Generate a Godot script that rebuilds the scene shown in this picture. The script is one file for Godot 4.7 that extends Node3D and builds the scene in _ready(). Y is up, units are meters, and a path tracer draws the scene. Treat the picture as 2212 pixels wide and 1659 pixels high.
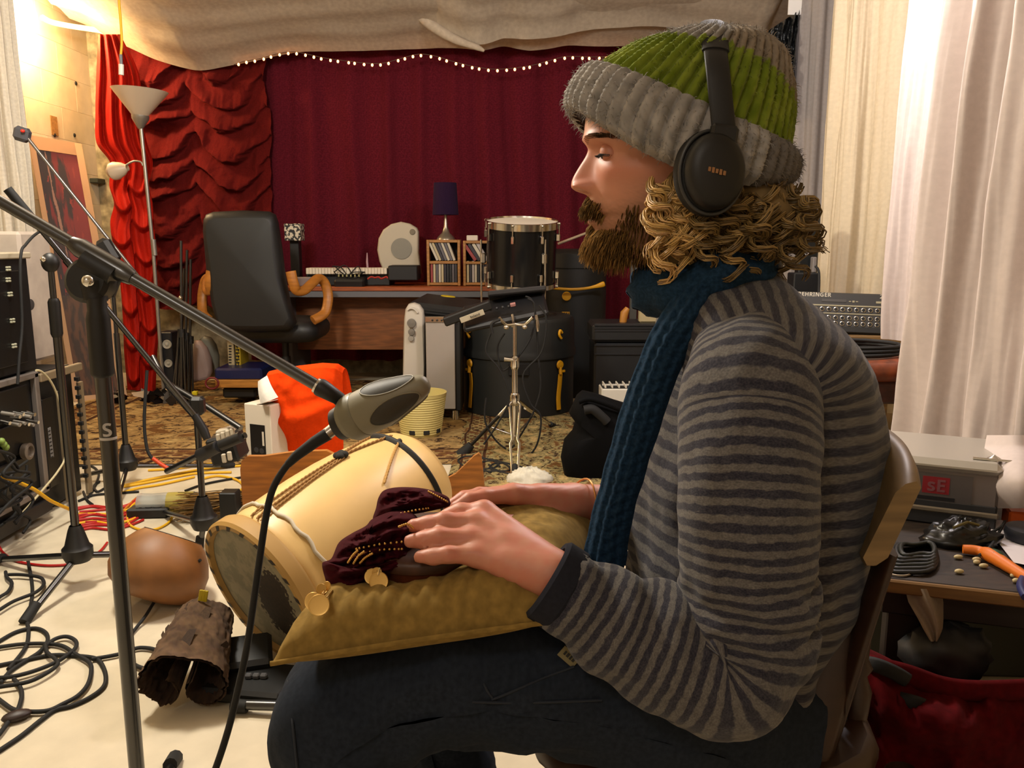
extends Node3D

# ---------- camera model: turns a pixel of the 2212x1659 frame into a direction ----------
const FPX := 1790.0
const EYE := Vector3(0.0, 1.03, 0.0)
const PITCH := 9.9
var cam_basis := Basis(Vector3.RIGHT, deg_to_rad(-PITCH))
var rng := RandomNumberGenerator.new()
var fn := FastNoiseLite.new()
var in_world := {}
var used_names := {}

func ray(px: float, py: float) -> Vector3:
	return cam_basis * Vector3((px - 1106.0) / FPX, -(py - 829.5) / FPX, -1.0)
func P(px: float, py: float, d: float) -> Vector3:
	return EYE + ray(px, py) * d
func onY(px: float, py: float, y := 0.0) -> Vector3:
	var r := ray(px, py)
	return EYE + r * ((y - EYE.y) / r.y)
func onZ(px: float, py: float, z: float) -> Vector3:
	var r := ray(px, py)
	return EYE + r * (z / r.z)
func onX(px: float, py: float, x: float) -> Vector3:
	var r := ray(px, py)
	return EYE + r * (x / r.x)

# ---------- mesh builder ----------
class MB:
	var v := PackedVector3Array()
	var n := PackedVector3Array()
	var uv := PackedVector2Array()
	var c := PackedColorArray()
	var idx := PackedInt32Array()
	var col := Color.WHITE
	var xf := Transform3D()

	# grid of nu x nv points; du x dv points outwards
	func patch(pts: PackedVector3Array, nu: int, nv: int, wrap := false, uvs := PackedVector2Array(), cols := PackedColorArray(), flip := false) -> MB:
		var base := v.size()
		var cnt := nu * nv
		var nn := PackedVector3Array()
		nn.resize(cnt)
		var ids := PackedInt32Array()
		var lim := nu if wrap else nu - 1
		for j in nv - 1:
			for i in lim:
				var a := j * nu + i
				var b := j * nu + (i + 1) % nu
				var d := a + nu
				var e := b + nu
				var pa := pts[a]
				var pb := pts[b]
				var pd := pts[d]
				var pe := pts[e]
				var f := (pb - pd).cross(pe - pa) * 0.5
				f = (pe - pa).cross(pd - pb)
				if flip:
					f = -f
				nn[a] += f
				nn[b] += f
				nn[d] += f
				nn[e] += f
				if flip:
					ids.append_array(PackedInt32Array([base + a, base + b, base + d, base + b, base + e, base + d]))
				else:
					ids.append_array(PackedInt32Array([base + a, base + d, base + b, base + b, base + d, base + e]))
		var hasuv := uvs.size() == cnt
		var hascol := cols.size() == cnt
		for k in cnt:
			v.append(xf * pts[k])
			n.append((xf.basis * nn[k]).normalized() if nn[k].length_squared() > 1e-24 else Vector3.UP)
			uv.append(uvs[k] if hasuv else Vector2(float(k % nu) / maxf(1, nu - 1), float(k / nu) / maxf(1, nv - 1)))
			c.append(cols[k] if hascol else col)
		idx.append_array(ids)
		return self

	func poly(pts: Array, ref: Vector3) -> MB:
		var q := pts.duplicate()
		var ctr := Vector3.ZERO
		for p in q:
			ctr += p
		ctr /= q.size()
		var nrm := Vector3.ZERO
		for k in q.size():
			nrm += (q[k] - ctr).cross(q[(k + 1) % q.size()] - ctr)
		if nrm.dot(ctr - ref) < 0:
			q.reverse()
			nrm = -nrm
		var base := v.size()
		nrm = (xf.basis * nrm).normalized()
		var ax: Vector3 = (q[1] - q[0]).normalized()
		var ay := nrm.cross(ax)
		for p in q:
			v.append(xf * p)
			n.append(nrm)
			uv.append(Vector2((p - q[0]).dot(ax), (p - q[0]).dot(ay)))
			c.append(col)
		for k in range(1, q.size() - 1):
			idx.append_array(PackedInt32Array([base, base + k + 1, base + k]))
		return self

	func quad(a: Vector3, b: Vector3, d: Vector3, e: Vector3, nrm: Vector3) -> MB:
		var base := v.size()
		var m := (b - a).cross(e - a)
		var q := [a, b, d, e] if m.dot(nrm) > 0 else [a, e, d, b]
		var us := [Vector2(0, 1), Vector2(1, 1), Vector2(1, 0), Vector2(0, 0)] if m.dot(nrm) > 0 else [Vector2(0, 1), Vector2(0, 0), Vector2(1, 0), Vector2(1, 1)]
		for k in 4:
			v.append(xf * q[k])
			n.append((xf.basis * nrm).normalized())
			uv.append(us[k])
			c.append(col)
		idx.append_array(PackedInt32Array([base, base + 2, base + 1, base, base + 3, base + 2]))
		return self

	# box centred at o with half axes ex, ey, ez (vectors), chamfered by b
	func obox(o: Vector3, ex: Vector3, ey: Vector3, ez: Vector3, b := 0.0) -> MB:
		var ax := [ex, ey, ez]
		var un := [ex.normalized(), ey.normalized(), ez.normalized()]
		var ln := [ex.length(), ey.length(), ez.length()]
		b = minf(b, minf(ln[0], minf(ln[1], ln[2])) * 0.98)
		for k in 3:
			for s in [-1.0, 1.0]:
				var i := (k + 1) % 3
				var j := (k + 2) % 3
				var f := []
				for w in [[-1, -1], [1, -1], [1, 1], [-1, 1]]:
					f.append(o + un[k] * (s * ln[k]) + un[i] * (w[0] * (ln[i] - b)) + un[j] * (w[1] * (ln[j] - b)))
				poly(f, o)
		if b > 0.0:
			for k in 3:
				var i := (k + 1) % 3
				var j := (k + 2) % 3
				for si in [-1.0, 1.0]:
					for sj in [-1.0, 1.0]:
						var f := []
						for w in [[-1, 0], [1, 0], [1, 1], [-1, 1]]:
							var p: Vector3 = o + un[k] * (w[0] * (ln[k] - b))
							if w[1] == 0:
								p += un[i] * (si * ln[i]) + un[j] * (sj * (ln[j] - b))
							else:
								p += un[i] * (si * (ln[i] - b)) + un[j] * (sj * ln[j])
							f.append(p)
						poly(f, o)
			for sx in [-1.0, 1.0]:
				for sy in [-1.0, 1.0]:
					for sz in [-1.0, 1.0]:
						var sg := [sx, sy, sz]
						var f := []
						for k in 3:
							var p := o
							for q in 3:
								p += un[q] * (sg[q] * (ln[q] - (0.0 if q == k else b)))
							f.append(p)
						poly(f, o)
		return self

	func box(o: Vector3, size: Vector3, b := 0.0, bs := Basis()) -> MB:
		return obox(o, bs.x * size.x * 0.5, bs.y * size.y * 0.5, bs.z * size.z * 0.5, b)

	# swept tube; r is a float or an array of radii (per point); flat squashes along the frame's second axis
	func tube(pts: Array, r, sides := 8, closed := false, flat := 1.0, up := Vector3.ZERO, cap := true) -> MB:
		var m := pts.size()
		var ps := PackedVector3Array()
		var uvs := PackedVector2Array()
		var prev := Vector3.ZERO
		var dist := 0.0
		var tn := Vector3.ZERO
		var t0 := Vector3.ZERO
		var rows := m + (1 if closed else 0)
		for k in rows:
			var kk := k % m
			if closed:
				tn = (pts[(kk + 1) % m] - pts[(kk - 1 + m) % m]).normalized()
			else:
				tn = (pts[mini(kk + 1, m - 1)] - pts[maxi(kk - 1, 0)]).normalized()
			if k == 0:
				t0 = tn
			var a: Vector3
			if up != Vector3.ZERO:
				a = up
			elif prev == Vector3.ZERO:
				a = Vector3.UP if absf(tn.y) < 0.9 else Vector3.RIGHT
			else:
				a = prev
			a = (a - tn * a.dot(tn)).normalized()
			prev = a
			var bb := tn.cross(a)
			var rr: float = r[kk] if (r is Array or r is PackedFloat32Array) else r
			if k > 0:
				dist += (pts[kk] - pts[(k - 1) % m]).length()
			for s in sides + 1:
				var an := TAU * s / sides
				ps.append(pts[kk] + a * (cos(an) * rr) + bb * (sin(an) * rr * flat))
				uvs.append(Vector2(float(s) / sides, dist))
		_tube_patch(ps, sides + 1, rows, uvs)
		if cap and not closed:
			var r0: float = r[0] if (r is Array or r is PackedFloat32Array) else r
			if r0 > 0.0004:
				var f0 := []
				var f1 := []
				for s in sides:
					f0.append(ps[s])
					f1.append(ps[(rows - 1) * (sides + 1) + s])
				poly(f0, pts[0] + t0)
				poly(f1, pts[m - 1] - tn)
		return self

	func _tube_patch(ps: PackedVector3Array, nu: int, nv: int, uvs: PackedVector2Array) -> void:
		# seam vertices are doubled for the uv; share their normals
		var base := v.size()
		patch(ps, nu, nv, false, uvs)
		for j in nv:
			var a := base + j * nu
			var b := a + nu - 1
			var s := (n[a] + n[b]).normalized()
			n[a] = s
			n[b] = s

	# lathe round local y; profile = [[r, y], ...] from the bottom up on the outside; sharp corners are split
	func lathe(profile: Array, segs := 24, t := Transform3D(), sharp := 0.6, sq := 1.0) -> MB:
		var runs := []
		var cur := [profile[0]]
		for k in range(1, profile.size()):
			cur.append(profile[k])
			if k < profile.size() - 1:
				var d0 := Vector2(profile[k][0] - profile[k - 1][0], profile[k][1] - profile[k - 1][1])
				var d1 := Vector2(profile[k + 1][0] - profile[k][0], profile[k + 1][1] - profile[k][1])
				if absf(d0.angle_to(d1)) > sharp:
					runs.append(cur)
					cur = [profile[k]]
		runs.append(cur)
		var keep := xf
		xf = xf * t
		for run in runs:
			var ps := PackedVector3Array()
			var uvs := PackedVector2Array()
			for q in run:
				for s in segs + 1:
					var an := TAU * s / segs
					ps.append(Vector3(cos(an) * q[0], q[1], -sin(an) * q[0] * sq))
					uvs.append(Vector2(float(s) / segs, q[1]))
			_tube_patch(ps, segs + 1, run.size(), uvs)
		xf = keep
		return self

	func ball(o: Vector3, r: Vector3, nu := 16, nv := 10, bs := Basis()) -> MB:
		var ps := PackedVector3Array()
		var uvs := PackedVector2Array()
		for j in nv + 1:
			var la := -PI / 2 + PI * j / nv
			for i in nu + 1:
				var lo := TAU * i / nu
				ps.append(o + bs * Vector3(cos(la) * cos(lo) * r.x, sin(la) * r.y, -cos(la) * sin(lo) * r.z))
				uvs.append(Vector2(float(i) / nu, float(j) / nv))
		_tube_patch(ps, nu + 1, nv + 1, uvs)
		return self

	# extrude a 2D outline (t maps x,y to the plane and z to the depth) by depth, centred
	func prism(outline: Array, t: Transform3D, depth: float, smooth := false) -> MB:
		var pl := PackedVector2Array(outline)
		if Geometry2D.is_polygon_clockwise(pl):
			pl.reverse()
		var tri := Geometry2D.triangulate_polygon(pl)
		for s in [1.0, -1.0]:
			var base := v.size()
			for p in pl:
				v.append(xf * (t * Vector3(p.x, p.y, s * depth * 0.5)))
				n.append((xf.basis * (t.basis * Vector3(0, 0, s))).normalized())
				uv.append(p)
				c.append(col)
			for k in range(0, tri.size(), 3):
				var a := pl[tri[k]]
				var o := (pl[tri[k + 1]] - a).cross(pl[tri[k + 2]] - a)
				if (o > 0) == (s > 0):
					idx.append_array(PackedInt32Array([base + tri[k], base + tri[k + 2], base + tri[k + 1]]))
				else:
					idx.append_array(PackedInt32Array([base + tri[k], base + tri[k + 1], base + tri[k + 2]]))
		var m := pl.size()
		if smooth:
			var ps := PackedVector3Array()
			for z in [-1.0, 1.0]:
				for k in m + 1:
					var p := pl[k % m]
					ps.append(t * Vector3(p.x, p.y, z * depth * 0.5))
			_tube_patch(ps, m + 1, 2, PackedVector2Array())
		else:
			for k in m:
				var a := pl[k]
				var b := pl[(k + 1) % m]
				var d := b - a
				quad(t * Vector3(a.x, a.y, -depth * 0.5), t * Vector3(b.x, b.y, -depth * 0.5), t * Vector3(b.x, b.y, depth * 0.5), t * Vector3(a.x, a.y, depth * 0.5), t.basis * Vector3(d.y, -d.x, 0))
		return self

	func mesh() -> ArrayMesh:
		var a := []
		a.resize(Mesh.ARRAY_MAX)
		a[Mesh.ARRAY_VERTEX] = v
		a[Mesh.ARRAY_NORMAL] = n
		a[Mesh.ARRAY_TEX_UV] = uv
		a[Mesh.ARRAY_COLOR] = c
		a[Mesh.ARRAY_INDEX] = idx
		var m := ArrayMesh.new()
		m.add_surface_from_arrays(Mesh.PRIMITIVE_TRIANGLES, a)
		return m

func mb() -> MB:
	return MB.new()

# Catmull-Rom through the points
func smooth(pts: Array, per := 6, closed := false) -> Array:
	var out := []
	var m := pts.size()
	var segs := m if closed else m - 1
	for k in segs:
		var p0 = pts[(k - 1 + m) % m] if closed else pts[maxi(k - 1, 0)]
		var p1 = pts[k]
		var p2 = pts[(k + 1) % m]
		var p3 = pts[(k + 2) % m] if closed else pts[mini(k + 2, m - 1)]
		for s in per:
			var t := float(s) / per
			out.append(0.5 * ((2.0 * p1) + (p2 - p0) * t + (2.0 * p0 - 5.0 * p1 + 4.0 * p2 - p3) * t * t + (3.0 * p1 - p0 - 3.0 * p2 + p3) * t * t * t))
	if not closed:
		out.append(pts[m - 1])
	return out

# piecewise-linear lookup: table [[x, y], ...]
func look(tab: Array, x: float) -> float:
	if x <= tab[0][0]:
		return tab[0][1]
	for k in range(1, tab.size()):
		if x <= tab[k][0]:
			var t: float = (x - tab[k - 1][0]) / (tab[k][0] - tab[k - 1][0])
			t = t * t * (3.0 - 2.0 * t) if false else t
			return lerpf(tab[k - 1][1], tab[k][1], t)
	return tab[tab.size() - 1][1]

# smooth lookup (Catmull-Rom on the table)
func slook(tab: Array, x: float) -> float:
	var m := tab.size()
	if x <= tab[0][0]:
		return tab[0][1]
	if x >= tab[m - 1][0]:
		return tab[m - 1][1]
	for k in range(1, m):
		if x <= tab[k][0]:
			var x1: float = tab[k - 1][0]
			var x2: float = tab[k][0]
			var y1: float = tab[k - 1][1]
			var y2: float = tab[k][1]
			var h := x2 - x1
			var m1: float = (y2 - tab[maxi(k - 2, 0)][1]) / maxf(1e-6, x2 - tab[maxi(k - 2, 0)][0]) * h
			var m2: float = (tab[mini(k + 1, m - 1)][1] - y1) / maxf(1e-6, tab[mini(k + 1, m - 1)][0] - x1) * h
			var t := (x - x1) / h
			var t2 := t * t
			var t3 := t2 * t
			return (2 * t3 - 3 * t2 + 1) * y1 + (t3 - 2 * t2 + t) * m1 + (-2 * t3 + 3 * t2) * y2 + (t3 - t2) * m2
	return tab[m - 1][1]

func sstep(a: float, b: float, x: float) -> float:
	var t := clampf((x - a) / (b - a), 0, 1)
	return t * t * (3 - 2 * t)
func gau(x: float, s: float) -> float:
	return exp(-x * x / (s * s))

# frame whose y axis points along d
func frame_y(o: Vector3, d: Vector3, hint := Vector3.FORWARD) -> Transform3D:
	var y := d.normalized()
	var x := y.cross(hint)
	if x.length() < 0.01:
		x = y.cross(Vector3.RIGHT)
	x = x.normalized()
	return Transform3D(Basis(x, y, x.cross(y)), o)

# ---------- scene tree ----------
func numbered(called: String) -> String:
	if not used_names.has(called):
		used_names[called] = 0
		return called
	used_names[called] += 1
	return "%s_%03d" % [called, used_names[called]]
func tag(o: Node3D, label: String, category: String, group := "") -> Node3D:
	o.set_meta("label", label)
	o.set_meta("category", category)
	if group:
		o.set_meta("group", group)
	return o
# a thing whose parts are given in world coordinates
func thing(called: String, label: String, category: String, base: Vector3, group := "") -> Node3D:
	var o := Node3D.new()
	o.name = numbered(called)
	add_child(o)
	o.position = base
	in_world[o] = true
	return tag(o, label, category, group)
# a thing whose parts are given in its own coordinates
func local_thing(called: String, label: String, category: String, xf: Transform3D, group := "") -> Node3D:
	var o := Node3D.new()
	o.name = numbered(called)
	add_child(o)
	o.transform = xf
	return tag(o, label, category, group)
func part(b: MB, called: String, m: Material, parent: Node3D, label := "") -> MeshInstance3D:
	var o := MeshInstance3D.new()
	o.name = called
	o.mesh = b.mesh()
	o.material_override = m
	parent.add_child(o, true)
	if in_world.has(parent):
		o.position = -parent.position
	if label:
		o.set_meta("label", label)
	return o
func single(b: MB, called: String, m: Material, label: String, category: String, group := "") -> MeshInstance3D:
	var o := MeshInstance3D.new()
	o.name = numbered(called)
	o.mesh = b.mesh()
	o.material_override = m
	add_child(o)
	tag(o, label, category, group)
	return o
func struct(b: MB, called: String, m: Material, parent: Node3D = null) -> MeshInstance3D:
	var o := MeshInstance3D.new()
	o.name = called
	o.mesh = b.mesh()
	o.material_override = m
	if parent:
		parent.add_child(o, true)
	else:
		add_child(o, true)
		o.set_meta("kind", "structure")
	return o
func text_part(s: String, height: float, m: Material, parent: Node3D, xf: Transform3D, called := "lettering", depth := 0.0006, face := "Droid Sans", bold := true) -> MeshInstance3D:
	var t := TextMesh.new()
	var f := SystemFont.new()
	f.font_names = PackedStringArray([face])
	f.font_weight = 700 if bold else 400
	t.font = f
	t.text = s
	t.font_size = 32
	t.pixel_size = height / 24.0
	t.depth = depth
	t.curve_step = 2.0
	var o := MeshInstance3D.new()
	o.name = called
	o.mesh = t
	o.material_override = m
	parent.add_child(o, true)
	if in_world.has(parent):
		o.transform = Transform3D(Basis(), -parent.position) * xf
	else:
		o.transform = xf
	return o

# ---------- materials ----------
var mats := {}
var texs := {}
func ntex(freq: float, lo: float, hi: float, oct := 4, size := 256, sd := 1, ridged := false, stretch := 1.0) -> NoiseTexture2D:
	var key := "n%s_%s_%s_%s_%s_%s_%s" % [freq, lo, hi, oct, size, sd, ridged]
	if texs.has(key):
		return texs[key]
	var f := FastNoiseLite.new()
	f.seed = sd
	f.noise_type = FastNoiseLite.TYPE_SIMPLEX_SMOOTH
	f.frequency = freq
	f.fractal_type = FastNoiseLite.FRACTAL_RIDGED if ridged else FastNoiseLite.FRACTAL_FBM
	f.fractal_octaves = oct
	var t := NoiseTexture2D.new()
	t.width = size
	t.height = size
	t.seamless = true
	t.noise = f
	var g := Gradient.new()
	g.set_color(0, Color(lo, lo, lo))
	g.set_color(1, Color(hi, hi, hi))
	t.color_ramp = g
	texs[key] = t
	return t
func plain(key: String, col: Color, rough := 0.6, metal := 0.0) -> StandardMaterial3D:
	if mats.has(key):
		return mats[key]
	var m := StandardMaterial3D.new()
	m.resource_name = key
	m.albedo_color = col
	m.roughness = rough
	m.metallic = metal
	mats[key] = m
	return m
# colour with noise grain in albedo and relief; scale = repeats per metre
func grainy(key: String, col: Color, rough: float, lo: float, freq := 0.02, scale := 2.0, bump := 0.0, oct := 4, sd := 1, stretch := Vector3.ONE) -> StandardMaterial3D:
	if mats.has(key):
		return mats[key]
	var m := plain(key, col, rough)
	m.albedo_texture = ntex(freq, lo, 1.0, oct, 256, sd)
	m.uv1_triplanar = true
	m.uv1_world_triplanar = true
	m.uv1_scale = stretch * scale
	if bump > 0.0:
		m.heightmap_enabled = true
		m.heightmap_texture = m.albedo_texture
		m.heightmap_scale = bump
	return m
# cloth: grain plus a little sheen
func cloth(key: String, col: Color, lo := 0.75, scale := 6.0, bump := 0.05, sheen := 0.15) -> StandardMaterial3D:
	if mats.has(key):
		return mats[key]
	var m := grainy(key, col, 0.95, lo, 0.05, scale, bump, 4, 3)
	m.rim_enabled = sheen > 0.0
	m.rim = sheen
	m.rim_tint = 0.7
	m.metallic_specular = 0.2
	return m
func vcol(key: String, rough := 0.7, metal := 0.0) -> StandardMaterial3D:
	if mats.has(key):
		return mats[key]
	var m := plain(key, Color.WHITE, rough, metal)
	m.vertex_color_use_as_albedo = true
	return m
func lin(c: Color) -> Color:
	return c.srgb_to_linear()
func glow(key: String, col: Color, e: float) -> StandardMaterial3D:
	if mats.has(key):
		return mats[key]
	var m := plain(key, Color(0.9, 0.85, 0.75), 0.5)
	m.emission_enabled = true
	m.emission = col
	m.emission_energy_multiplier = e
	return m
func black_metal() -> StandardMaterial3D:
	var m := plain("black_metal", Color(0.035, 0.035, 0.038), 0.3, 0.0)
	m.metallic_specular = 0.85
	m.clearcoat_enabled = true
	m.clearcoat = 0.4
	m.clearcoat_roughness = 0.15
	return m
func black_plastic() -> StandardMaterial3D:
	return plain("black_plastic", Color(0.05, 0.05, 0.052), 0.5)
func black_rubber() -> StandardMaterial3D:
	return plain("black_rubber", Color(0.045, 0.045, 0.045), 0.75)
func chrome() -> StandardMaterial3D:
	return plain("chrome", Color(0.86, 0.85, 0.82), 0.16, 1.0)

# small solid helpers
func rod(b: MB, a: Vector3, e: Vector3, r: float, sides := 10, r2 := -1.0) -> MB:
	return b.tube([a, e], [r, r if r2 < 0 else r2], sides)
func path_on_floor(px: Array, h := 0.006) -> Array:
	var out := []
	for q in px:
		out.append(onY(q[0], q[1], h if q.size() < 3 else q[2]))
	return out

# rounded extrusion of a 2D outline (convex-ish): edges eased by bev
func rprism(b: MB, outline: Array, t: Transform3D, depth: float, bev: float, bulge := 0.0) -> MB:
	var pl := PackedVector2Array(outline)
	if Geometry2D.is_polygon_clockwise(pl):
		pl.reverse()
	var ctr := Vector2.ZERO
	for p in pl:
		ctr += p
	ctr /= pl.size()
	var m := pl.size()
	var ps := PackedVector3Array()
	var rows := [[-0.5, 1.0], [-0.5, 0.7], [-0.5, 0.25], [-0.35, 0.0], [0.35, 0.0], [0.5, 0.25], [0.5, 0.7], [0.5, 1.0]]
	var zz := [-depth / 2 , -depth / 2 + bev * 0.12, -depth / 2 + bev * 0.5, -depth / 2 + bev, depth / 2 - bev, depth / 2 - bev * 0.5, depth / 2 - bev * 0.12, depth / 2]
	for k in 8:
		for i in m + 1:
			var p := pl[i % m]
			var q := p - ctr
			var s: float = 1.0 - bev * rows[k][1] / maxf(q.length(), bev * 1.2)
			var w := ctr + q * s
			ps.append(t * Vector3(w.x, w.y, zz[k]))
	b._tube_patch(ps, m + 1, 8, PackedVector2Array())
	# caps as fans with a bulge
	for s in [[0, -1.0], [7, 1.0]]:
		var fan := PackedVector3Array()
		var cz: float = zz[s[0]] + bulge * s[1]
		for r in [1.0, 0.7, 0.4, 0.0]:
			for i in m + 1:
				var e := t.affine_inverse() * ps[s[0] * (m + 1) + i % m]
				var w := ctr.lerp(Vector2(e.x, e.y), r)
				fan.append(t * Vector3(w.x, w.y, lerpf(cz, zz[s[0]], r * r)))
		b.patch(fan, m + 1, 4, false, PackedVector2Array(), PackedColorArray(), s[1] < 0)
	return b

func round_rect(w: float, h: float, r: float, per := 4) -> Array:
	var out := []
	for q in [[1, 1, 0.0], [-1, 1, PI / 2], [-1, -1, PI], [1, -1, 3 * PI / 2]]:
		for k in per + 1:
			var a: float = q[2] + PI / 2 * k / per
			out.append(Vector2(q[0] * (w / 2 - r) + cos(a) * r, q[1] * (h / 2 - r) + sin(a) * r))
	return out

# box whose front face spans two pixels on the plane z, going back by depth
func pbox(b: MB, x0: float, y0: float, x1: float, y1: float, z: float, depth: float, bev := 0.004) -> MB:
	var a := onZ(x0, y0, z)
	var e := onZ(x1, y1, z)
	return b.box(Vector3((a.x + e.x) / 2, (a.y + e.y) / 2, z - depth / 2), Vector3(absf(e.x - a.x), absf(a.y - e.y), depth), bev)
func zpts(px: Array, z: float) -> Array:
	var out := []
	for q in px:
		out.append(onZ(q[0], q[1], z if q.size() < 3 else q[2]))
	return out
# outline in pixels on the plane z, as 2D points (x, y), for prisms
func zline(px: Array, z: float) -> Array:
	var out := []
	for q in px:
		var p := onZ(q[0], q[1], z)
		out.append(Vector2(p.x, p.y))
	return out
func at_z(z: float) -> Transform3D:
	return Transform3D(Basis(), Vector3(0, 0, z))

const ROOM_L := -3.12
const ROOM_R := 2.05
const ROOM_B := -6.42
const ROOM_F := 1.5
const ROOM_H := 2.78

func _ready() -> void:
	rng.seed = 7
	fn.seed = 5
	fn.noise_type = FastNoiseLite.TYPE_SIMPLEX_SMOOTH
	fn.frequency = 1.0
	var cam := Camera3D.new()
	cam.name = "camera"
	cam.keep_aspect = Camera3D.KEEP_HEIGHT
	cam.fov = rad_to_deg(2.0 * atan(829.5 / FPX))
	cam.position = EYE
	cam.basis = cam_basis
	cam.near = 0.02
	add_child(cam)
	cam.current = true
	var we := WorldEnvironment.new()
	we.name = "environment"
	var env := Environment.new()
	env.background_mode = Environment.BG_COLOR
	env.background_color = Color(0.02, 0.02, 0.02)
	env.tonemap_mode = Environment.TONE_MAPPER_LINEAR
	env.tonemap_exposure = 1.0
	env.sdfgi_enabled = true
	env.ssao_enabled = true
	env.ssil_enabled = true
	we.environment = env
	add_child(we)
	# the lamps of the room (built in pendant_lamp and bare_bulb): over the drum, by the right-hand curtains, at the left wall; plus an added unseen fill lantern behind the camera
	pendant_lamp(Vector3(-1.25, 2.25, -2.2), 5.0, Color(1.0, 0.965, 0.9), "white paper lantern hanging over the wooden drum")
	pendant_lamp(Vector3(0.85, 2.3, -2.75), 2.3, Color(1.0, 0.965, 0.97), "white paper lantern hanging beside the white curtains")
	pendant_lamp(Vector3(-0.7, 2.3, 0.75), 0.55, Color(1.0, 0.965, 0.92), "added unseen fill lantern hanging behind the camera")  # added fill for the side facing the camera; no such lamp is seen
	bare_bulb(P(52, 34, 5.15), 1.7, Color(1.0, 0.88, 0.68))
	build_room()
	build_back()
	build_left()
	build_drum_area()
	build_right()
	build_person()
	print("objects: ", get_child_count())

func pendant_lamp(at: Vector3, e: float, col: Color, label: String) -> void:
	var t := thing("paper_lantern", label, "lamp", at, "paper lanterns under the cloth ceiling")
	var prof := []
	for k in 33:
		var a := -PI / 2 + PI * k / 32.0
		prof.append([0.17 * cos(a) * (1.0 + (0.012 if k % 2 else 0.0)) + 0.001, 0.16 * sin(a)])
	part(mb().lathe(prof, 40, Transform3D(Basis(), at), 3.0), "paper_shade", glow("lantern_" + label, col, 1.6), t)
	part(mb().tube([at + Vector3(0, 0.15, 0), Vector3(at.x, ROOM_H, at.z)], 0.004, 8), "cord", black_rubber(), t)
	var l := OmniLight3D.new()
	l.name = "lamp_light"
	l.light_color = col
	l.light_energy = e
	l.light_size = 0.16
	l.omni_range = 14.0
	l.omni_attenuation = 2.0
	l.shadow_enabled = true
	t.add_child(l)

func bare_bulb(at: Vector3, e: float, col: Color) -> void:
	var t := thing("wall_lamp", "glaring warm bulb in a white holder high on the cream wall", "lamp", at)
	part(mb().ball(at, Vector3(0.075, 0.085, 0.075), 20, 12), "bulb", glow("bare_bulb", col, 14.0), t)
	part(mb().tube([at + Vector3(-0.06, 0.06, 0), Vector3(ROOM_L + 0.03, at.y + 0.14, at.z)], 0.028, 12), "holder", plain("bulb_holder", Color(0.85, 0.84, 0.8), 0.5), t)
	var l := OmniLight3D.new()
	l.name = "lamp_light"
	l.light_color = col
	l.light_energy = e
	l.light_size = 0.07
	l.omni_range = 14.0
	l.omni_attenuation = 2.0
	l.shadow_enabled = true
	t.add_child(l)

# hanging cloth along a path of points; bot / top: heights per point
func drape(pts: Array, tops: Array, bots: Array, folds: float, amp0: float, amp1: float, nu: int, nv: int, sd := 0.0, lean: Array = []) -> MB:
	var b := mb()
	var sp := smooth(pts, 16)
	var tot := sp.size() - 1
	var ps := PackedVector3Array()
	for j in nv:
		var v := float(j) / (nv - 1)
		for i in nu:
			var u := float(i) / (nu - 1)
			var f := u * tot
			var k := mini(int(f), tot - 1)
			var p: Vector3 = sp[k].lerp(sp[k + 1], f - k)
			var tn: Vector3 = (sp[k + 1] - sp[k])
			var nr := Vector3(-tn.z, 0, tn.x).normalized()
			var uu := u * (pts.size() - 1)
			var q := mini(int(uu), pts.size() - 2)
			var yt: float = lerpf(tops[q], tops[q + 1], uu - q)
			var yb: float = lerpf(bots[q], bots[q + 1], uu - q)
			var amp := lerpf(amp1, amp0, v)
			var ph := TAU * folds * u + 1.9 * fn.get_noise_2d(u * 2.2 + sd, v * 0.5 + sd * 3.1) + 0.8 * fn.get_noise_2d(u * 6.0 + sd, v * 0.7)
			var w := amp * (sin(ph) + 0.35 * sin(2.1 * ph + sd) + 0.9 * fn.get_noise_2d(u * folds * 0.55 + sd * 7.0, v * 1.1))
			p += nr * w
			if lean.size():
				p += (lean[0] as Vector3) * (v * v)
			p.y = lerpf(yb, yt, v)
			ps.append(p)
	b.patch(ps, nu, nv)
	return b

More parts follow.
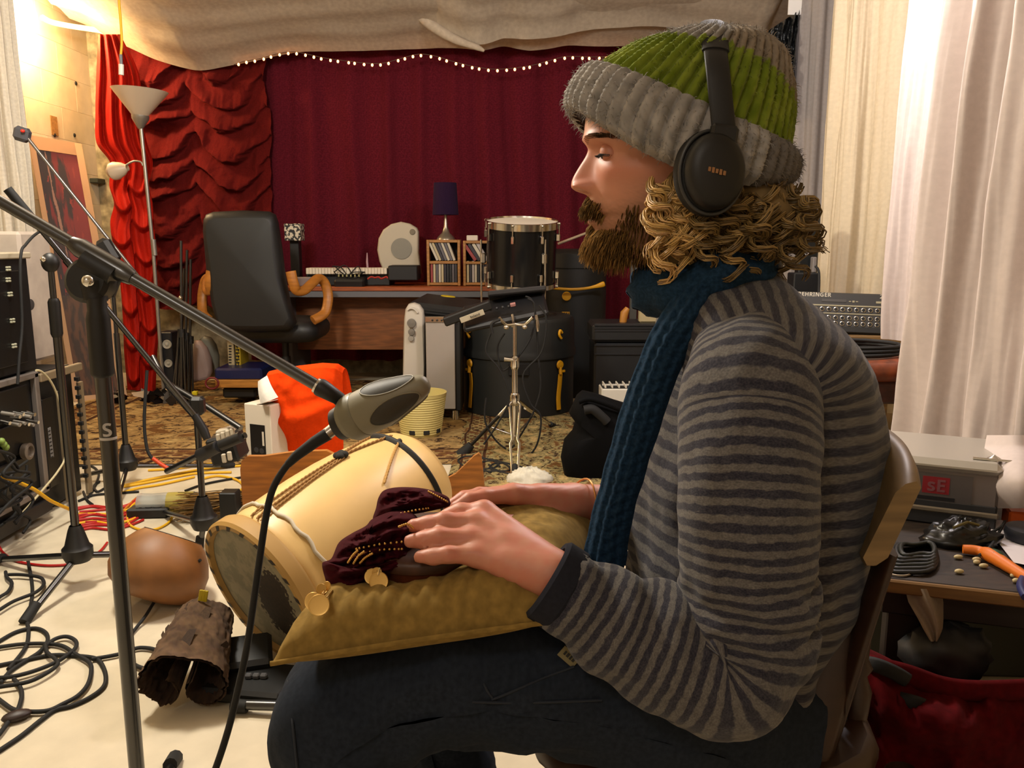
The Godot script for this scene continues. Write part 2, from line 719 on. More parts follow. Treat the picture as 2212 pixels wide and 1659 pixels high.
# gathered (ruched) curtain: swags between vertical gather lines
func ruched(x0: float, x1: float, y0: float, y1: float, z: float, cols: int, rows: float, bulge: float, sag: float, nu: int, nv: int, sd: float, start := 0.0, wob := 0.0) -> MB:
	var ps := PackedVector3Array()
	for j in nv:
		var v := float(j) / (nv - 1)
		for i in nu:
			var u := float(i) / (nu - 1)
			var gu := u + 0.06 * fn.get_noise_2d(v * 3.0 + sd, 9.0)
			var h := absf(sin(PI * gu * cols))
			var hs := pow(h, 0.8)
			var on := sstep(start, start + 0.1, 1.0 - v)
			# folds droop between the gather lines and wander along the cloth
			var rr := (1.0 - v) * rows - 1.15 * hs * (0.8 + 0.5 * fn.get_noise_2d(u * 0.8 + 3.1, v * 4.0 + sd)) + 0.6 * fn.get_noise_2d(u * 1.6 + sd, v * 2.6) + 0.07 * fn.get_noise_2d(u * 6.0 + sd, v * 8.0)
			var fr := rr - floorf(rr)
			var lip := sstep(0.0, 0.75, fr) * (1.0 - sstep(0.68, 1.0, fr)) * 1.1
			var irregular := 0.7 + 0.6 * fn.get_noise_2d(u * 4.0 + sd, floorf(rr) * 4.3)
			var d := bulge * lip * (0.4 + 0.6 * hs) * irregular * on + 0.25 * bulge * hs
			d += 0.014 * sin(TAU * u * cols * 3.2 + 3.0 * fn.get_noise_2d(u * 3.0, v * 1.2 + sd)) * (1.0 - 0.6 * on)
			var y := lerpf(y0, y1, v) - sag * lip * on
			var x := lerpf(x0, x1, u) + wob * fn.get_noise_2d(v * 4.0 + sd, 3.0)
			ps.append(Vector3(x, y, z + d))
	return mb().patch(ps, nu, nv)

func build_room() -> void:
	var w := ROOM_R - ROOM_L
	var dd := ROOM_F - ROOM_B
	var cx := (ROOM_R + ROOM_L) / 2
	var cz := (ROOM_F + ROOM_B) / 2
	var fl := grainy("floor_carpet", Color(0.80, 0.755, 0.66), 0.95, 0.94, 0.03, 1.1, 0.0, 5, 11)
	fl.heightmap_enabled = true
	fl.heightmap_texture = ntex(0.09, 0.3, 1.0, 3, 256, 31)
	fl.heightmap_scale = 0.05
	fl.metallic_specular = 0.2
	struct(mb().box(Vector3(cx, -0.06, cz), Vector3(w + 0.4, 0.12, dd + 0.4)), "floor", fl)
	var plaster := grainy("plaster", Color(0.80, 0.72, 0.57), 0.9, 0.80, 0.015, 0.9, 0.25, 5, 4)
	var stone := grainy("rough_wall", Color(0.72, 0.66, 0.52), 0.95, 0.6, 0.03, 1.4, 1.2, 5, 9)
	var ceil_m := grainy("ceiling_board", Color(0.7, 0.64, 0.55), 0.95, 0.8, 0.02, 1.0, 0.0)
	struct(mb().box(Vector3(cx, ROOM_H / 2, ROOM_B - 0.06), Vector3(w + 0.4, ROOM_H, 0.12)), "wall_back", stone)
	struct(mb().box(Vector3(cx, ROOM_H / 2, ROOM_F + 0.06), Vector3(w + 0.4, ROOM_H, 0.12)), "wall_front", plain("front_wall", Color(0.72, 0.68, 0.62), 0.9))
	struct(mb().box(Vector3(ROOM_R + 0.06, ROOM_H / 2, cz), Vector3(0.12, ROOM_H, dd)), "wall_right", plaster)
	struct(mb().box(Vector3(cx, ROOM_H + 0.06, cz), Vector3(w + 0.4, 0.12, dd + 0.4)), "ceiling", ceil_m)
	var wl := struct(mb().box(Vector3(ROOM_L - 0.075, ROOM_H / 2, cz), Vector3(0.12, ROOM_H, dd)), "wall_left", plaster)
	# painted blocks of the left wall, in view near the corner
	var variants := []
	for k in 3:
		variants.append(grainy("block_paint_%d" % k, [Color(0.86, 0.80, 0.68), Color(0.85, 0.79, 0.665), Color(0.87, 0.81, 0.695)][k], 0.88, 0.93, 0.02, 1.3, 0.06, 5, 20 + k))
	var bm := mb().box(Vector3.ZERO, Vector3(0.03, 0.2137, 0.4388), 0.0012).mesh()
	for row in 13:
		for k in range(-1, 7):
			var z := -6.2 + k * 0.44 + (0.22 if row % 2 else 0.0)
			var o := MeshInstance3D.new()
			o.name = "block"
			o.mesh = bm
			o.material_override = variants[(row * 5 + k * 3 + 3) % 3]
			wl.add_child(o, true)
			o.position = Vector3(ROOM_L - 0.015 + 0.0008 * fn.get_noise_2d(row * 3.3, k * 5.1), 0.107 + row * 0.2145, z)
	# a brown paper patch, fixings and a dark bracket on the wall
	var patchm := grainy("brown_patch", Color(0.72, 0.53, 0.28), 0.9, 0.7, 0.03, 4.0)
	var a := onX(107, 249, ROOM_L)
	var c2 := onX(125, 294, ROOM_L)
	single(mb().obox((a + c2) / 2 + Vector3(0.004, 0, 0), Vector3(0.002, 0, 0), Vector3(0, (a.y - c2.y) / 2, 0), Vector3(0, 0, (a.z - c2.z) / 2)), "paper_scrap", patchm, "brown paper scrap stuck to the cream block wall above the painting", "paper")
	for q in [[163, 180, "highest of the plugs"], [160, 292, "beside the painting corner"], [117, 292, "under the brown paper scrap"]]:
		var p := onX(q[0], q[1], ROOM_L)
		single(mb().lathe([[0.014, 0.0], [0.012, 0.006], [0.0, 0.008]], 10, frame_y(p + Vector3(0.002, 0, 0), Vector3.RIGHT)), "wall_plug", black_rubber(), "small dark plug in the cream wall, " + q[2], "fixing", "fixings in the cream wall")
	var hk := onX(202, 391, ROOM_L)
	single(mb().obox(hk + Vector3(0.03, 0, 0), Vector3(0.03, 0, 0), Vector3(0, 0.017, 0), Vector3(0, 0, 0.06), 0.004), "wall_bracket", plain("bracket_green", Color(0.16, 0.18, 0.14), 0.6), "dark flat bracket on the cream wall beside the red drape", "bracket")

	# ---- maroon curtain along the back wall
	var mar := cloth("maroon_velvet", Color(0.41, 0.11, 0.16), 0.7, 5.0, 0.03, 0.1)
	var xl := onZ(520, 400, -6.2).x
	single(drape([Vector3(xl, 0, -6.24), Vector3(-0.9, 0, -6.2), Vector3(0.2, 0, -6.22), Vector3(1.2, 0, -6.2), Vector3(2.0, 0, -6.24)], [2.5, 2.5, 2.5, 2.5, 2.5], [0.13, 0.13, 0.3, 0.12, 0.1], 17.0, 0.016, 0.034, 420, 30, 2.0), "curtain", mar, "long plain dark maroon curtain covering the back wall", "curtain")
	# ---- ruched maroon blind
	var rm := cloth("ruched_red", Color(0.40, 0.095, 0.085), 0.75, 6.0, 0.03, 0.12)
	var ra := onZ(262, 400, -6.05).x
	var rb := onZ(582, 400, -6.05).x
	single(ruched(ra, rb, 0.55, 2.5, -6.14, 2, 10.5, 0.13, 0.03, 170, 300, 1.0, 0.08, 0.05), "ruched_blind", rm, "dark red ruched blind gathered into hanging swags", "blind")
	# ---- bright red drape in the corner
	var red := cloth("red_satin", Color(0.70, 0.115, 0.06), 0.8, 7.0, 0.02, 0.1)
	red.roughness = 0.6
	var ps := PackedVector3Array()
	var nu := 90
	var nv := 240
	# outline in pixels (left, right) by height
	var ol := [[78, 212], [160, 208], [250, 206], [310, 209], [352, 238], [400, 236], [440, 246], [480, 238], [540, 246], [600, 258], [700, 266], [760, 268], [850, 276]]
	var orr := [[78, 262], [160, 300], [250, 306], [310, 318], [352, 330], [400, 322], [440, 330], [500, 334], [560, 340], [620, 334], [700, 344], [760, 340], [850, 336]]
	for j in nv:
		var v := float(j) / (nv - 1)
		var py := lerpf(852, 74, v)
		for i in nu:
			var u := float(i) / (nu - 1)
			var px := lerpf(slook(ol, py), slook(orr, py), u)
			var z := -5.62 - 0.02 * v
			var lower := sstep(330, 420, py)
			var rr := py / 74.0 + 0.5 * fn.get_noise_1d(floorf(u * 2.0) * 9.0) + (0.5 if u > 0.45 else 0.0)
			var fr := rr - floorf(rr)
			var col := u * 2.0 - floorf(u * 2.0)
			var swag := pow(fr, 1.3) * (1.0 - sstep(0.84, 1.0, fr)) * (0.4 + 0.6 * sin(PI * col)) * 0.11
			z += lower * swag + (1.0 - 0.7 * lower) * 0.03 * sin(u * 24.0 + 1.5 * fn.get_noise_2d(u * 3.0, v * 2.0)) + 0.04 * sin(PI * u)
			var p := onZ(px, py + lower * 22.0 * sin(PI * col), z)
			ps.append(p)
	single(mb().patch(ps, nu, nv), "drape", red, "bright red satin drape hanging gathered in the room corner", "drape")

	# ---- cloth under the ceiling
	var bei := cloth("ceiling_cloth", Color(0.74, 0.68, 0.60), 0.86, 2.0, 0.03, 0.0)
	cloth_swag([[150, 40], [200, 60], [240, 84], [290, 108], [340, 130], [400, 147], [440, 151], [500, 141], [560, 128], [640, 113], [720, 112], [800, 110], [880, 106], [940, 104], [1000, 106], [1044, 110], [1090, 100], [1140, 108], [1180, 106], [1230, 98], [1300, 101], [1400, 96], [1500, 92], [1650, 90], [1790, 84]], -5.98, -4.5, 2.74, bei, "ceiling_cloth", "beige cloth slung under the ceiling along the back curtain", 0.9)
	var sheet := cloth_swag([[872, -30], [900, 22], [930, 52], [965, 76], [1000, 92], [1040, 96], [1090, 82], [1140, 86], [1200, 80], [1260, 66], [1340, 61], [1420, 58], [1500, 64], [1600, 80], [1642, 88], [1668, 50], [1690, 10], [1700, -20]], -5.72, -4.4, 2.75, bei, "ceiling_cloth", "beige cloth panel with a thick rolled edge hung before the maroon curtain", 0.7)
	# rolled edge
	var edge := []
	for q in [[868, -30], [890, 8], [915, 40], [950, 66], [990, 88], [1030, 102], [1046, 110]]:
		edge.append(onZ(q[0], q[1], -5.7))
	part(mb().tube(smooth(edge, 6), [0.018, 0.02, 0.024, 0.026, 0.03, 0.032, 0.033, 0.034, 0.036, 0.036, 0.036, 0.036, 0.036, 0.036, 0.036, 0.036, 0.036, 0.036, 0.036, 0.034, 0.034, 0.032, 0.03, 0.03, 0.028, 0.026, 0.024, 0.022, 0.022, 0.02, 0.02, 0.018, 0.016, 0.014, 0.012, 0.01, 0.008], 10), "rolled_hem", bei, sheet)
	# ---- fairy lights
	var wire := []
	for q in [[505, 140], [525, 133], [560, 127], [600, 116], [630, 112], [660, 116], [700, 125], [760, 133], [800, 137], [830, 136], [870, 125], [905, 117], [940, 121], [980, 133], [1020, 143], [1060, 149], [1100, 148], [1150, 141], [1190, 130], [1225, 122], [1280, 123], [1340, 121], [1400, 120]]:
		wire.append(onZ(q[0], q[1], -5.955))
	var ws := smooth(wire, 8)
	var t := thing("fairy_lights", "string of tiny warm fairy lights along the maroon curtain", "fairy lights", ws[0])
	part(mb().tube(ws, 0.0025, 5), "wire", plain("clear_wire", Color(0.3, 0.22, 0.16), 0.5), t)
	var fg := glow("fairy", Color(1.0, 0.62, 0.36), 7.0)
	var bulb := mb().ball(Vector3.ZERO, Vector3(0.0085, 0.0105, 0.0085), 8, 6).mesh()
	var acc := 0.03
	for k in range(1, ws.size()):
		acc += (ws[k] - ws[k - 1]).length()
		if acc > 0.058:
			acc -= 0.058
			var o := MeshInstance3D.new()
			o.name = "bulb"
			o.mesh = bulb
			o.material_override = fg
			t.add_child(o, true)
			o.position = ws[k] - ws[0] + Vector3(0, -0.011, 0.004)
	# rope light along the top of the left wall
	var rp := []
	for q in [[92, 38, 5.25], [112, 48, 5.35], [150, 56, 5.5], [190, 62, 5.6], [215, 66, 5.66], [232, 72, 5.68], [238, 77, 5.68]]:
		rp.append(P(q[0], q[1], q[2]))
	t = thing("rope_light", "glowing warm rope light strip above the cream wall", "rope light", rp[0])
	part(mb().tube(smooth(rp, 5), 0.017, 8), "tube", glow("rope_glow", Color(1.0, 0.72, 0.42), 6.5), t)
	var l := OmniLight3D.new()
	l.name = "strip_light"
	l.light_color = Color(1.0, 0.72, 0.42)
	l.light_energy = 0.5
	l.light_size = 0.15
	l.omni_range = 12.0
	l.omni_attenuation = 2.0
	l.shadow_enabled = true
	t.add_child(l)
	l.position = P(170, 60, 5.4) + Vector3(0.08, -0.04, 0.08) - t.position

	# ---- rugs
	rug("rug", "tan patterned rug with dark scrollwork under the office chair", -2.75, 0.35, -6.05, -3.72, 3)
	rug("rug", "greenish tan patterned rug under the chrome drum stand", -0.28, 1.15, -5.0, -3.12, 8)

func cloth_swag(edge: Array, z0: float, z1: float, ytop: float, m: Material, called: String, label: String, ex: float) -> MeshInstance3D:
	var lo := []
	for q in edge:
		lo.append(onZ(q[0], q[1], z0))
	lo = smooth(lo, 8)
	var nu := lo.size()
	var nv := 26
	var ps := PackedVector3Array()
	for j in nv:
		var v := float(j) / (nv - 1)
		for i in nu:
			var p: Vector3 = lo[i]
			var u := float(i) / nu
			p.z = lerpf(z0, z1, v) + 0.05 * fn.get_noise_2d(u * 6.0, v * 1.5)
			p.y = lerpf(p.y, ytop, pow(v, ex)) + 0.011 * sin(v * 34.0 + 5.0 * fn.get_noise_2d(u * 3.0, v * 2.0)) * sstep(0.0, 0.1, v) * (1.0 - u * 0.6) + 0.018 * fn.get_noise_2d(u * 5.0 + 2.0, v * 3.0) * v
			p.y = minf(p.y, ROOM_H - 0.01)
			ps.append(p)
	return single(mb().patch(ps, nu, nv), called, m, label, "cloth", "beige cloths under the ceiling")

func rug(called: String, label: String, x0: float, x1: float, z0: float, z1: float, sd: int) -> void:
	var key := "rug_%d" % sd
	var im := Image.create(512, 512, false, Image.FORMAT_RGB8)
	var f := FastNoiseLite.new()
	f.seed = sd
	f.frequency = 0.022
	f.fractal_octaves = 3
	f.domain_warp_enabled = true
	f.domain_warp_amplitude = 22.0
	f.domain_warp_frequency = 0.03
	var g := FastNoiseLite.new()
	g.seed = sd + 4
	g.frequency = 0.12
	var base := Color(0.66, 0.54, 0.35) if sd == 3 else Color(0.62, 0.56, 0.38)
	for y in 512:
		for x in 512:
			var mx := absf(x - 256.0)
			var my := absf(y - 256.0)
			var a := f.get_noise_2d(mx, my)
			var c := base
			if absf(a) < 0.045:
				c = Color(0.24, 0.17, 0.13)
			elif a > 0.3:
				c = Color(0.48, 0.34, 0.2)
			elif a < -0.34:
				c = Color(0.74, 0.63, 0.42)
			var e := maxf(mx, my)
			if e > 200 and e < 206 or e > 238 and e < 243:
				c = Color(0.3, 0.2, 0.14)
			elif e > 206 and e < 238 and sin(mx * 0.35) * sin(my * 0.35) > 0.2:
				c = Color(0.42, 0.27, 0.18)
			var k := 0.86 + 0.22 * g.get_noise_2d(x, y)
			im.set_pixel(x, y, Color(c.r * k, c.g * k, c.b * k))
	var m := plain(key, Color.WHITE, 0.97)
	m.albedo_texture = ImageTexture.create_from_image(im)
	m.metallic_specular = 0.15
	m.heightmap_enabled = true
	m.heightmap_texture = ntex(0.2, 0.2, 1.0, 2, 256, 41)
	m.heightmap_scale = 0.2
	var b := mb()
	var nu := 40
	var nv := 30
	var ps := PackedVector3Array()
	var uvs := PackedVector2Array()
	for j in nv:
		for i in nu:
			var u := float(i) / (nu - 1)
			var v := float(j) / (nv - 1)
			var edge := minf(minf(u, 1 - u), minf(v, 1 - v))
			ps.append(Vector3(lerpf(x0, x1, u) + 0.03 * fn.get_noise_2d(v * 3.0 + sd, 1.0), 0.002 + sd * 0.0006 + 0.008 * sstep(0.0, 0.01, edge) + 0.006 * maxf(0.0, fn.get_noise_2d(u * 5.0, v * 5.0 + sd)), lerpf(z1, z0, v) + 0.05 * fn.get_noise_2d(u * 3.0 + sd, 5.0)))
			uvs.append(Vector2(u, v))
	b.patch(ps, nu, nv, false, uvs)
	single(b, called, m, label, "rug")

func wood(key: String, col: Color, rough := 0.5) -> StandardMaterial3D:
	return grainy(key, col, rough, 0.72, 0.02, 3.0, 0.02, 4, 14, Vector3(0.35, 3.0, 0.6))

func build_back() -> void:
	var white_glass := plain("opal_glass", Color(0.78, 0.72, 0.64), 0.4)
	white_glass.backlight_enabled = true
	white_glass.backlight = Color(0.4, 0.38, 0.34)
	var steel := plain("satin_steel", Color(0.62, 0.6, 0.57), 0.35, 0.7)
	# ---- uplighter
	var zz := -5.3
	var pt := onZ(304, 268, zz)
	var t := thing("floor_lamp", "silver floor uplighter with opal cone shade and small reading arm", "lamp", Vector3(pt.x, 0, zz))
	var pole := Vector3(pt.x + 0.02, 0, zz)
	part(mb().tube([pole + Vector3(0, 0.03, 0), pole + Vector3(0, 0.95, 0), pt], 0.0115, 10), "pole", steel, t)
	part(mb().tube([pole + Vector3(0.008, 0.93, 0), pole + Vector3(0.005, 1.03, 0)], 0.016, 10), "pole_joint", steel, t)
	part(mb().lathe([[0.14, 0.0], [0.14, 0.012], [0.12, 0.028], [0.03, 0.04], [0.014, 0.06]], 28, Transform3D(Basis(), pole)), "base", steel, t)
	part(mb().lathe([[0.012, -0.06], [0.02, -0.05], [0.05, 0.0], [0.052, 0.02]], 24, Transform3D(Basis(Vector3.BACK, -0.06), pt + Vector3(0, 0.03, 0))), "shade_cup", steel, t)
	part(mb().lathe([[0.047, 0.0], [0.05, 0.004], [0.162, 0.146], [0.165, 0.15], [0.158, 0.15], [0.046, 0.008]], 36, Transform3D(Basis(Vector3.BACK, -0.06), pt + Vector3(0, 0.05, 0))), "lamp_shade", white_glass, t)
	var arm := zpts([[309, 358], [304, 350], [292, 348], [282, 351], [272, 357]], zz)
	part(mb().tube(smooth(arm, 5), 0.006, 8), "reading_arm", steel, t)
	part(mb().lathe([[0.0, -0.078], [0.03, -0.07], [0.053, -0.045], [0.056, -0.02], [0.04, 0.025], [0.022, 0.05], [0.02, 0.058]], 24, frame_y(onZ(257, 367, zz), Vector3(1.0, 0.25, 0.1))), "reading_shade", white_glass, t)

	# ---- hanging yellow cable
	var yc := smooth(zpts([[256, -40], [257, 0], [261, 50], [263, 90], [261, 118]], -4.4), 6)
	t = thing("hanging_cable", "yellow cable hanging from the ceiling with a pale connector", "cable", yc[yc.size() - 1])
	part(mb().tube(yc, 0.0065, 8), "cable", plain("yellow_cable", Color(0.86, 0.66, 0.06), 0.5), t)
	part(mb().tube([onZ(261, 118, -4.4), onZ(262, 140, -4.4)], 0.008, 10), "strain_relief", plain("grey_plastic", Color(0.4, 0.4, 0.42), 0.5), t)
	part(mb().tube([onZ(262, 139, -4.4), onZ(262, 162, -4.4)], 0.0125, 12), "connector", plain("pale_plastic", Color(0.85, 0.82, 0.78), 0.4), t)

	office_chair()
	desk_and_things()
	shelves()
	drum_cluster()
	corner_clutter()

func office_chair() -> void:
	var leather := plain("chair_leather", Color(0.085, 0.088, 0.092), 0.5)
	var beech := wood("beech", Color(0.74, 0.47, 0.17), 0.45)
	var z := -5.0
	var c := onY(545, 862)
	var t := thing("office_chair", "high-backed black leather office chair with curved wooden arms", "chair", Vector3(c.x, 0, -5.3))
	var ol := zline([[433, 500], [434, 475], [440, 463], [456, 457], [520, 454], [575, 456], [588, 463], [594, 480], [603, 540], [610, 600], [622, 660], [634, 700], [622, 716], [560, 720], [500, 719], [468, 712], [452, 660], [440, 580]], z)
	part(rprism(mb(), ol, at_z(z - 0.06), 0.13, 0.045, 0.015), "backrest", leather, t)
	var sx := onZ(555, 690, -5.1).x
	part(rprism(mb(), round_rect(0.52, 0.5, 0.1), Transform3D(Basis(Vector3.RIGHT, PI / 2), Vector3(sx + 0.1, 0.46, -5.35)), 0.13, 0.05, 0.02), "seat", leather, t)
	# arms
	for s in [0, 1]:
		var b := mb()
		var pth := [[628, 586, -4.98], [634, 612, -4.98], [641, 627, -5.0], [657, 627, -5.05], [672, 614, -5.12], [687, 602, -5.2], [701, 611, -5.24], [709, 640, -5.24], [704, 672, -5.2], [692, 684, -5.16], [676, 692, -5.12]]
		var ps := []
		for q in pth:
			var p := onZ(q[0], q[1], q[2])
			if s == 1:
				p.x = 2.0 * (sx + 0.0) - p.x + 0.02
				p.z -= 0.04
			ps.append(p)
		part(b.tube(smooth(ps, 6), 0.021, 10, false, 1.5, Vector3(0, 0.3, 1)), "armrest", beech, t)
	var gas := onZ(590, 740, -5.32)
	gas = Vector3(sx + 0.1, 0, -5.35)
	part(mb().tube([gas + Vector3(0, 0.1, 0), gas + Vector3(0, 0.28, 0), gas + Vector3(0, 0.281, 0), gas + Vector3(0, 0.4, 0)], [0.035, 0.03, 0.022, 0.022], 14), "column", black_plastic(), t)
	for k in 5:
		var a := TAU * k / 5 + 0.5
		var d := Vector3(cos(a), 0, sin(a))
		part(mb().tube([gas + Vector3(0, 0.13, 0), gas + d * 0.16 + Vector3(0, 0.115, 0), gas + d * 0.29 + Vector3(0, 0.075, 0)], [0.03, 0.024, 0.018], 8), "base_leg", black_plastic(), t)
		part(mb().tube([gas + d * 0.29 + d.cross(Vector3.UP) * 0.022 + Vector3(0, 0.032, 0), gas + d * 0.29 - d.cross(Vector3.UP) * 0.022 + Vector3(0, 0.032, 0)], 0.031, 12), "caster", black_rubber(), t)

func desk_and_things() -> void:
	var top_m := wood("desk_orange", Color(0.66, 0.33, 0.14), 0.45)
	var panel_m := wood("desk_panel", Color(0.56, 0.33, 0.15), 0.5)
	var gray := plain("desk_gray", Color(0.38, 0.38, 0.4), 0.5)
	var zf := -5.5
	var a := onZ(600, 616, zf)
	var e := onZ(1085, 616, zf)
	var ty := 0.72
	var t := thing("desk", "desk with orange wood top, grey edge and wooden modesty panel", "desk", Vector3((a.x + e.x) / 2, 0, -5.8))
	part(mb().box(Vector3((a.x + e.x) / 2, ty - 0.013, -5.8), Vector3(e.x - a.x, 0.026, 0.62), 0.003), "desk_top", top_m, t)
	part(mb().box(Vector3((a.x + e.x) / 2, ty - 0.048, -5.51), Vector3(e.x - a.x, 0.04, 0.03), 0.003), "edge_rail", gray, t)
	var pb := onZ(700, 755, -5.7)
	part(mb().box(Vector3((a.x + e.x) / 2, (pb.y + ty - 0.07) / 2, -5.7), Vector3(e.x - a.x - 0.05, ty - 0.07 - pb.y, 0.02), 0.002), "modesty_panel", panel_m, t)
	for x in [a.x + 0.04, e.x - 0.04]:
		part(mb().box(Vector3(x, (ty - 0.03) / 2, -5.8), Vector3(0.05, ty - 0.03, 0.5), 0.004), "leg", gray, t)
	# keyboard
	var kx0 := onZ(668, 590, -5.75).x
	var kx1 := onZ(846, 590, -5.75).x
	t = thing("keyboard", "slim piano keyboard with white keys on the desk", "keyboard", Vector3((kx0 + kx1) / 2, ty, -5.75))
	part(mb().box(Vector3((kx0 + kx1) / 2, ty + 0.055, -5.78), Vector3(kx1 - kx0, 0.11, 0.24), 0.006), "body", black_plastic(), t)
	var km := plain("ivory", Color(0.84, 0.8, 0.72), 0.4)
	var nk := 26
	for k in nk:
		var x := lerpf(kx0 + 0.012, kx1 - 0.012, (k + 0.5) / nk)
		part(mb().box(Vector3(x, ty + 0.1, -5.68), Vector3((kx1 - kx0 - 0.024) / nk - 0.0015, 0.04, 0.14), 0.002), "key", km, t)
	# grey papers
	var pp := onZ(668, 588, -5.58)
	single(mb().box(Vector3(pp.x, ty + 0.03, -5.62), Vector3(0.21, 0.06, 0.12), 0.006, Basis(Vector3.UP, 0.2)), "paper_stack", plain("grey_paper", Color(0.5, 0.45, 0.44), 0.9), "stack of greyish papers on the desk beside the armrest", "papers")
	# small mixer with knobs and a tangle of leads
	var mx := onZ(755, 600, -5.56)
	t = thing("desk_mixer", "small black audio mixer with pale faders on the desk", "mixer", Vector3(mx.x, ty, -5.58))
	part(mb().box(Vector3(mx.x, ty + 0.03, -5.6), Vector3(0.2, 0.06, 0.14), 0.012, Basis(Vector3.RIGHT, 0.2)), "body", black_plastic(), t)
	for k in 6:
		part(mb().box(Vector3(mx.x - 0.07 + k * 0.027, ty + 0.072, -5.555), Vector3(0.009, 0.016, 0.012), 0.002), "fader", plain("khaki_knob", Color(0.6, 0.58, 0.4), 0.5), t)
	for k in 4:
		var lp := []
		for q in 5:
			lp.append(Vector3(mx.x - 0.1 + q * 0.045 + rng.randf_range(-0.02, 0.02), ty + 0.075 + (0.045 * sin(q * 1.4 + k)) * (0 if q == 4 else 1) + 0.02, -5.58 + rng.randf_range(-0.03, 0.03)))
		single(mb().tube(smooth(lp, 6), 0.0035, 6), "audio_lead", black_rubber(), "thin black lead over the desk mixer, " + ["lowest loop", "tight loop", "loose loop", "topmost loop"][k], "cable", "leads on the desk")
	var rp := []
	for q in 8:
		rp.append(onZ(796 + q * 6 + rng.randf_range(-3, 3), 603 - 5.0 * absf(sin(q * 1.3)), -5.52))
	single(mb().tube(smooth(rp, 5), 0.006, 6), "crumpled_cord", plain("red_cord", Color(0.6, 0.14, 0.08), 0.7), "crumpled red cord lying on the orange desk top", "cord")
	# black box and the white fan-shaped panel
	single(pbox(mb(), 838, 574, 902, 606, -5.6, 0.2, 0.006), "black_box", plain("dull_black", Color(0.035, 0.035, 0.045), 0.6), "black oblong box on the desk before the white rounded panel", "box")
	t = thing("wall_speaker", "white rounded panel speaker with a grey disc standing on the desk", "speaker", Vector3(onZ(862, 590, -5.85).x, ty, -5.85))
	var ol := zline([[830, 590], [820, 565], [815, 540], [818, 515], [828, 496], [845, 484], [866, 479], [885, 483], [900, 492], [904, 500], [904, 540], [908, 575], [910, 592], [870, 598]], -5.85)
	part(rprism(mb(), ol, at_z(-5.87), 0.07, 0.012), "shell", plain("white_shell", Color(0.70, 0.66, 0.58), 0.5), t)
	part(mb().lathe([[0.072, 0.0], [0.072, 0.003], [0.0, 0.004]], 32, frame_y(onZ(867, 537, -5.83), Vector3.BACK)), "cone_cover", plain("pale_grey_mesh", Color(0.52, 0.51, 0.47), 0.8), t)
	part(mb().lathe([[0.02, 0.0], [0.018, 0.004], [0.0, 0.004]], 16, frame_y(onZ(891, 501, -5.83), Vector3.BACK)), "badge", plain("badge_tan", Color(0.42, 0.38, 0.3), 0.5), t)
	single(mb().tube([Vector3(onZ(793, 572, -5.9).x, ty + 0.0, -5.95), onZ(793, 565, -5.95), onZ(793, 546, -5.95)], [0.008, 0.008, 0.003], 8), "white_marker", plain("pinkish_white", Color(0.75, 0.6, 0.62), 0.5), "thin pale marker standing upright behind the keyboard", "marker")
	# patterned box on its stand beside the chair back
	t = thing("patterned_box", "small black and white patterned cube on a dark post beside the chair", "box", Vector3(onZ(632, 600, -5.7).x, ty, -5.7))
	part(pbox(mb(), 625, 515, 648, 600, -5.72, 0.08, 0.004), "post", black_plastic(), t)
	var cm := plain("blotches", Color.WHITE, 0.5)
	var im := Image.create(64, 64, false, Image.FORMAT_RGB8)
	for y in 64:
		for x in 64:
			var q := fn.get_noise_2d(x * 0.07, y * 0.07)
			im.set_pixel(x, y, Color(0.78, 0.74, 0.66) if q > 0.0 else Color(0.05, 0.05, 0.06))
	cm.albedo_texture = ImageTexture.create_from_image(im)
	cm.uv1_scale = Vector3(8, 8, 8)
	part(pbox(mb(), 613, 483, 650, 520, -5.66, 0.11, 0.003), "cube", cm, t)
	# red curtain scrap of wall: brown oval thing under the desk
	# ---- heater, amplifier, flat case
	t = thing("panel_heater", "slim white upright heater with round dials on its end", "heater", Vector3(onZ(892, 850, -4.72).x, 0, -4.8))
	var hw := plain("heater_white", Color(0.74, 0.71, 0.66), 0.4)
	var ho := zline([[869, 848], [870, 760], [872, 690], [875, 668], [882, 657], [893, 655], [905, 659], [914, 670], [917, 700], [917, 800], [915, 848]], -4.72)
	part(rprism(mb(), ho, at_z(-4.77), 0.1, 0.02, 0.006), "end_panel", hw, t)
	for k in 5:
		part(mb().box(Vector3(onZ(893, 760, -4.72).x, 0.29, -4.86 - k * 0.045), Vector3(0.1, 0.46, 0.018), 0.008), "fin", hw, t)
	var hb := onZ(893, 850, -4.72)
	part(mb().box(Vector3(hb.x - 0.03, 0.03, -4.75), Vector3(0.24, 0.05, 0.1), 0.015), "foot", hw, t)
	for q in [[889, 698, 0.026], [889, 717, 0.02]]:
		part(mb().lathe([[q[2], 0.0], [q[2] * 0.9, 0.014], [0.0, 0.016]], 20, frame_y(onZ(q[0], q[1], -4.705), Vector3.BACK)), "dial", plain("dial_grey", Color(0.42, 0.4, 0.37), 0.35), t)
	part(mb().lathe([[0.017, 0.0], [0.015, 0.01], [0.0, 0.011]], 20, frame_y(onZ(888, 731, -4.705), Vector3.BACK)), "switch", plain("switch_grey", Color(0.55, 0.53, 0.49), 0.35), t)
	part(mb().tube(smooth(zpts([[880, 670], [886, 666], [895, 668], [902, 676]], -4.71), 5), 0.006, 8), "logo_ridge", hw, t)

	t = thing("amplifier", "silver fronted amplifier cabinet with chrome top trim", "amplifier", Vector3(onZ(952, 890, -4.62).x, 0, -4.75))
	var silver := plain("silver_panel", Color(0.63, 0.60, 0.57), 0.4, 0.25)
	part(pbox(mb(), 919, 694, 984, 884, -4.62, 0.02, 0.003), "front_panel", silver, t)
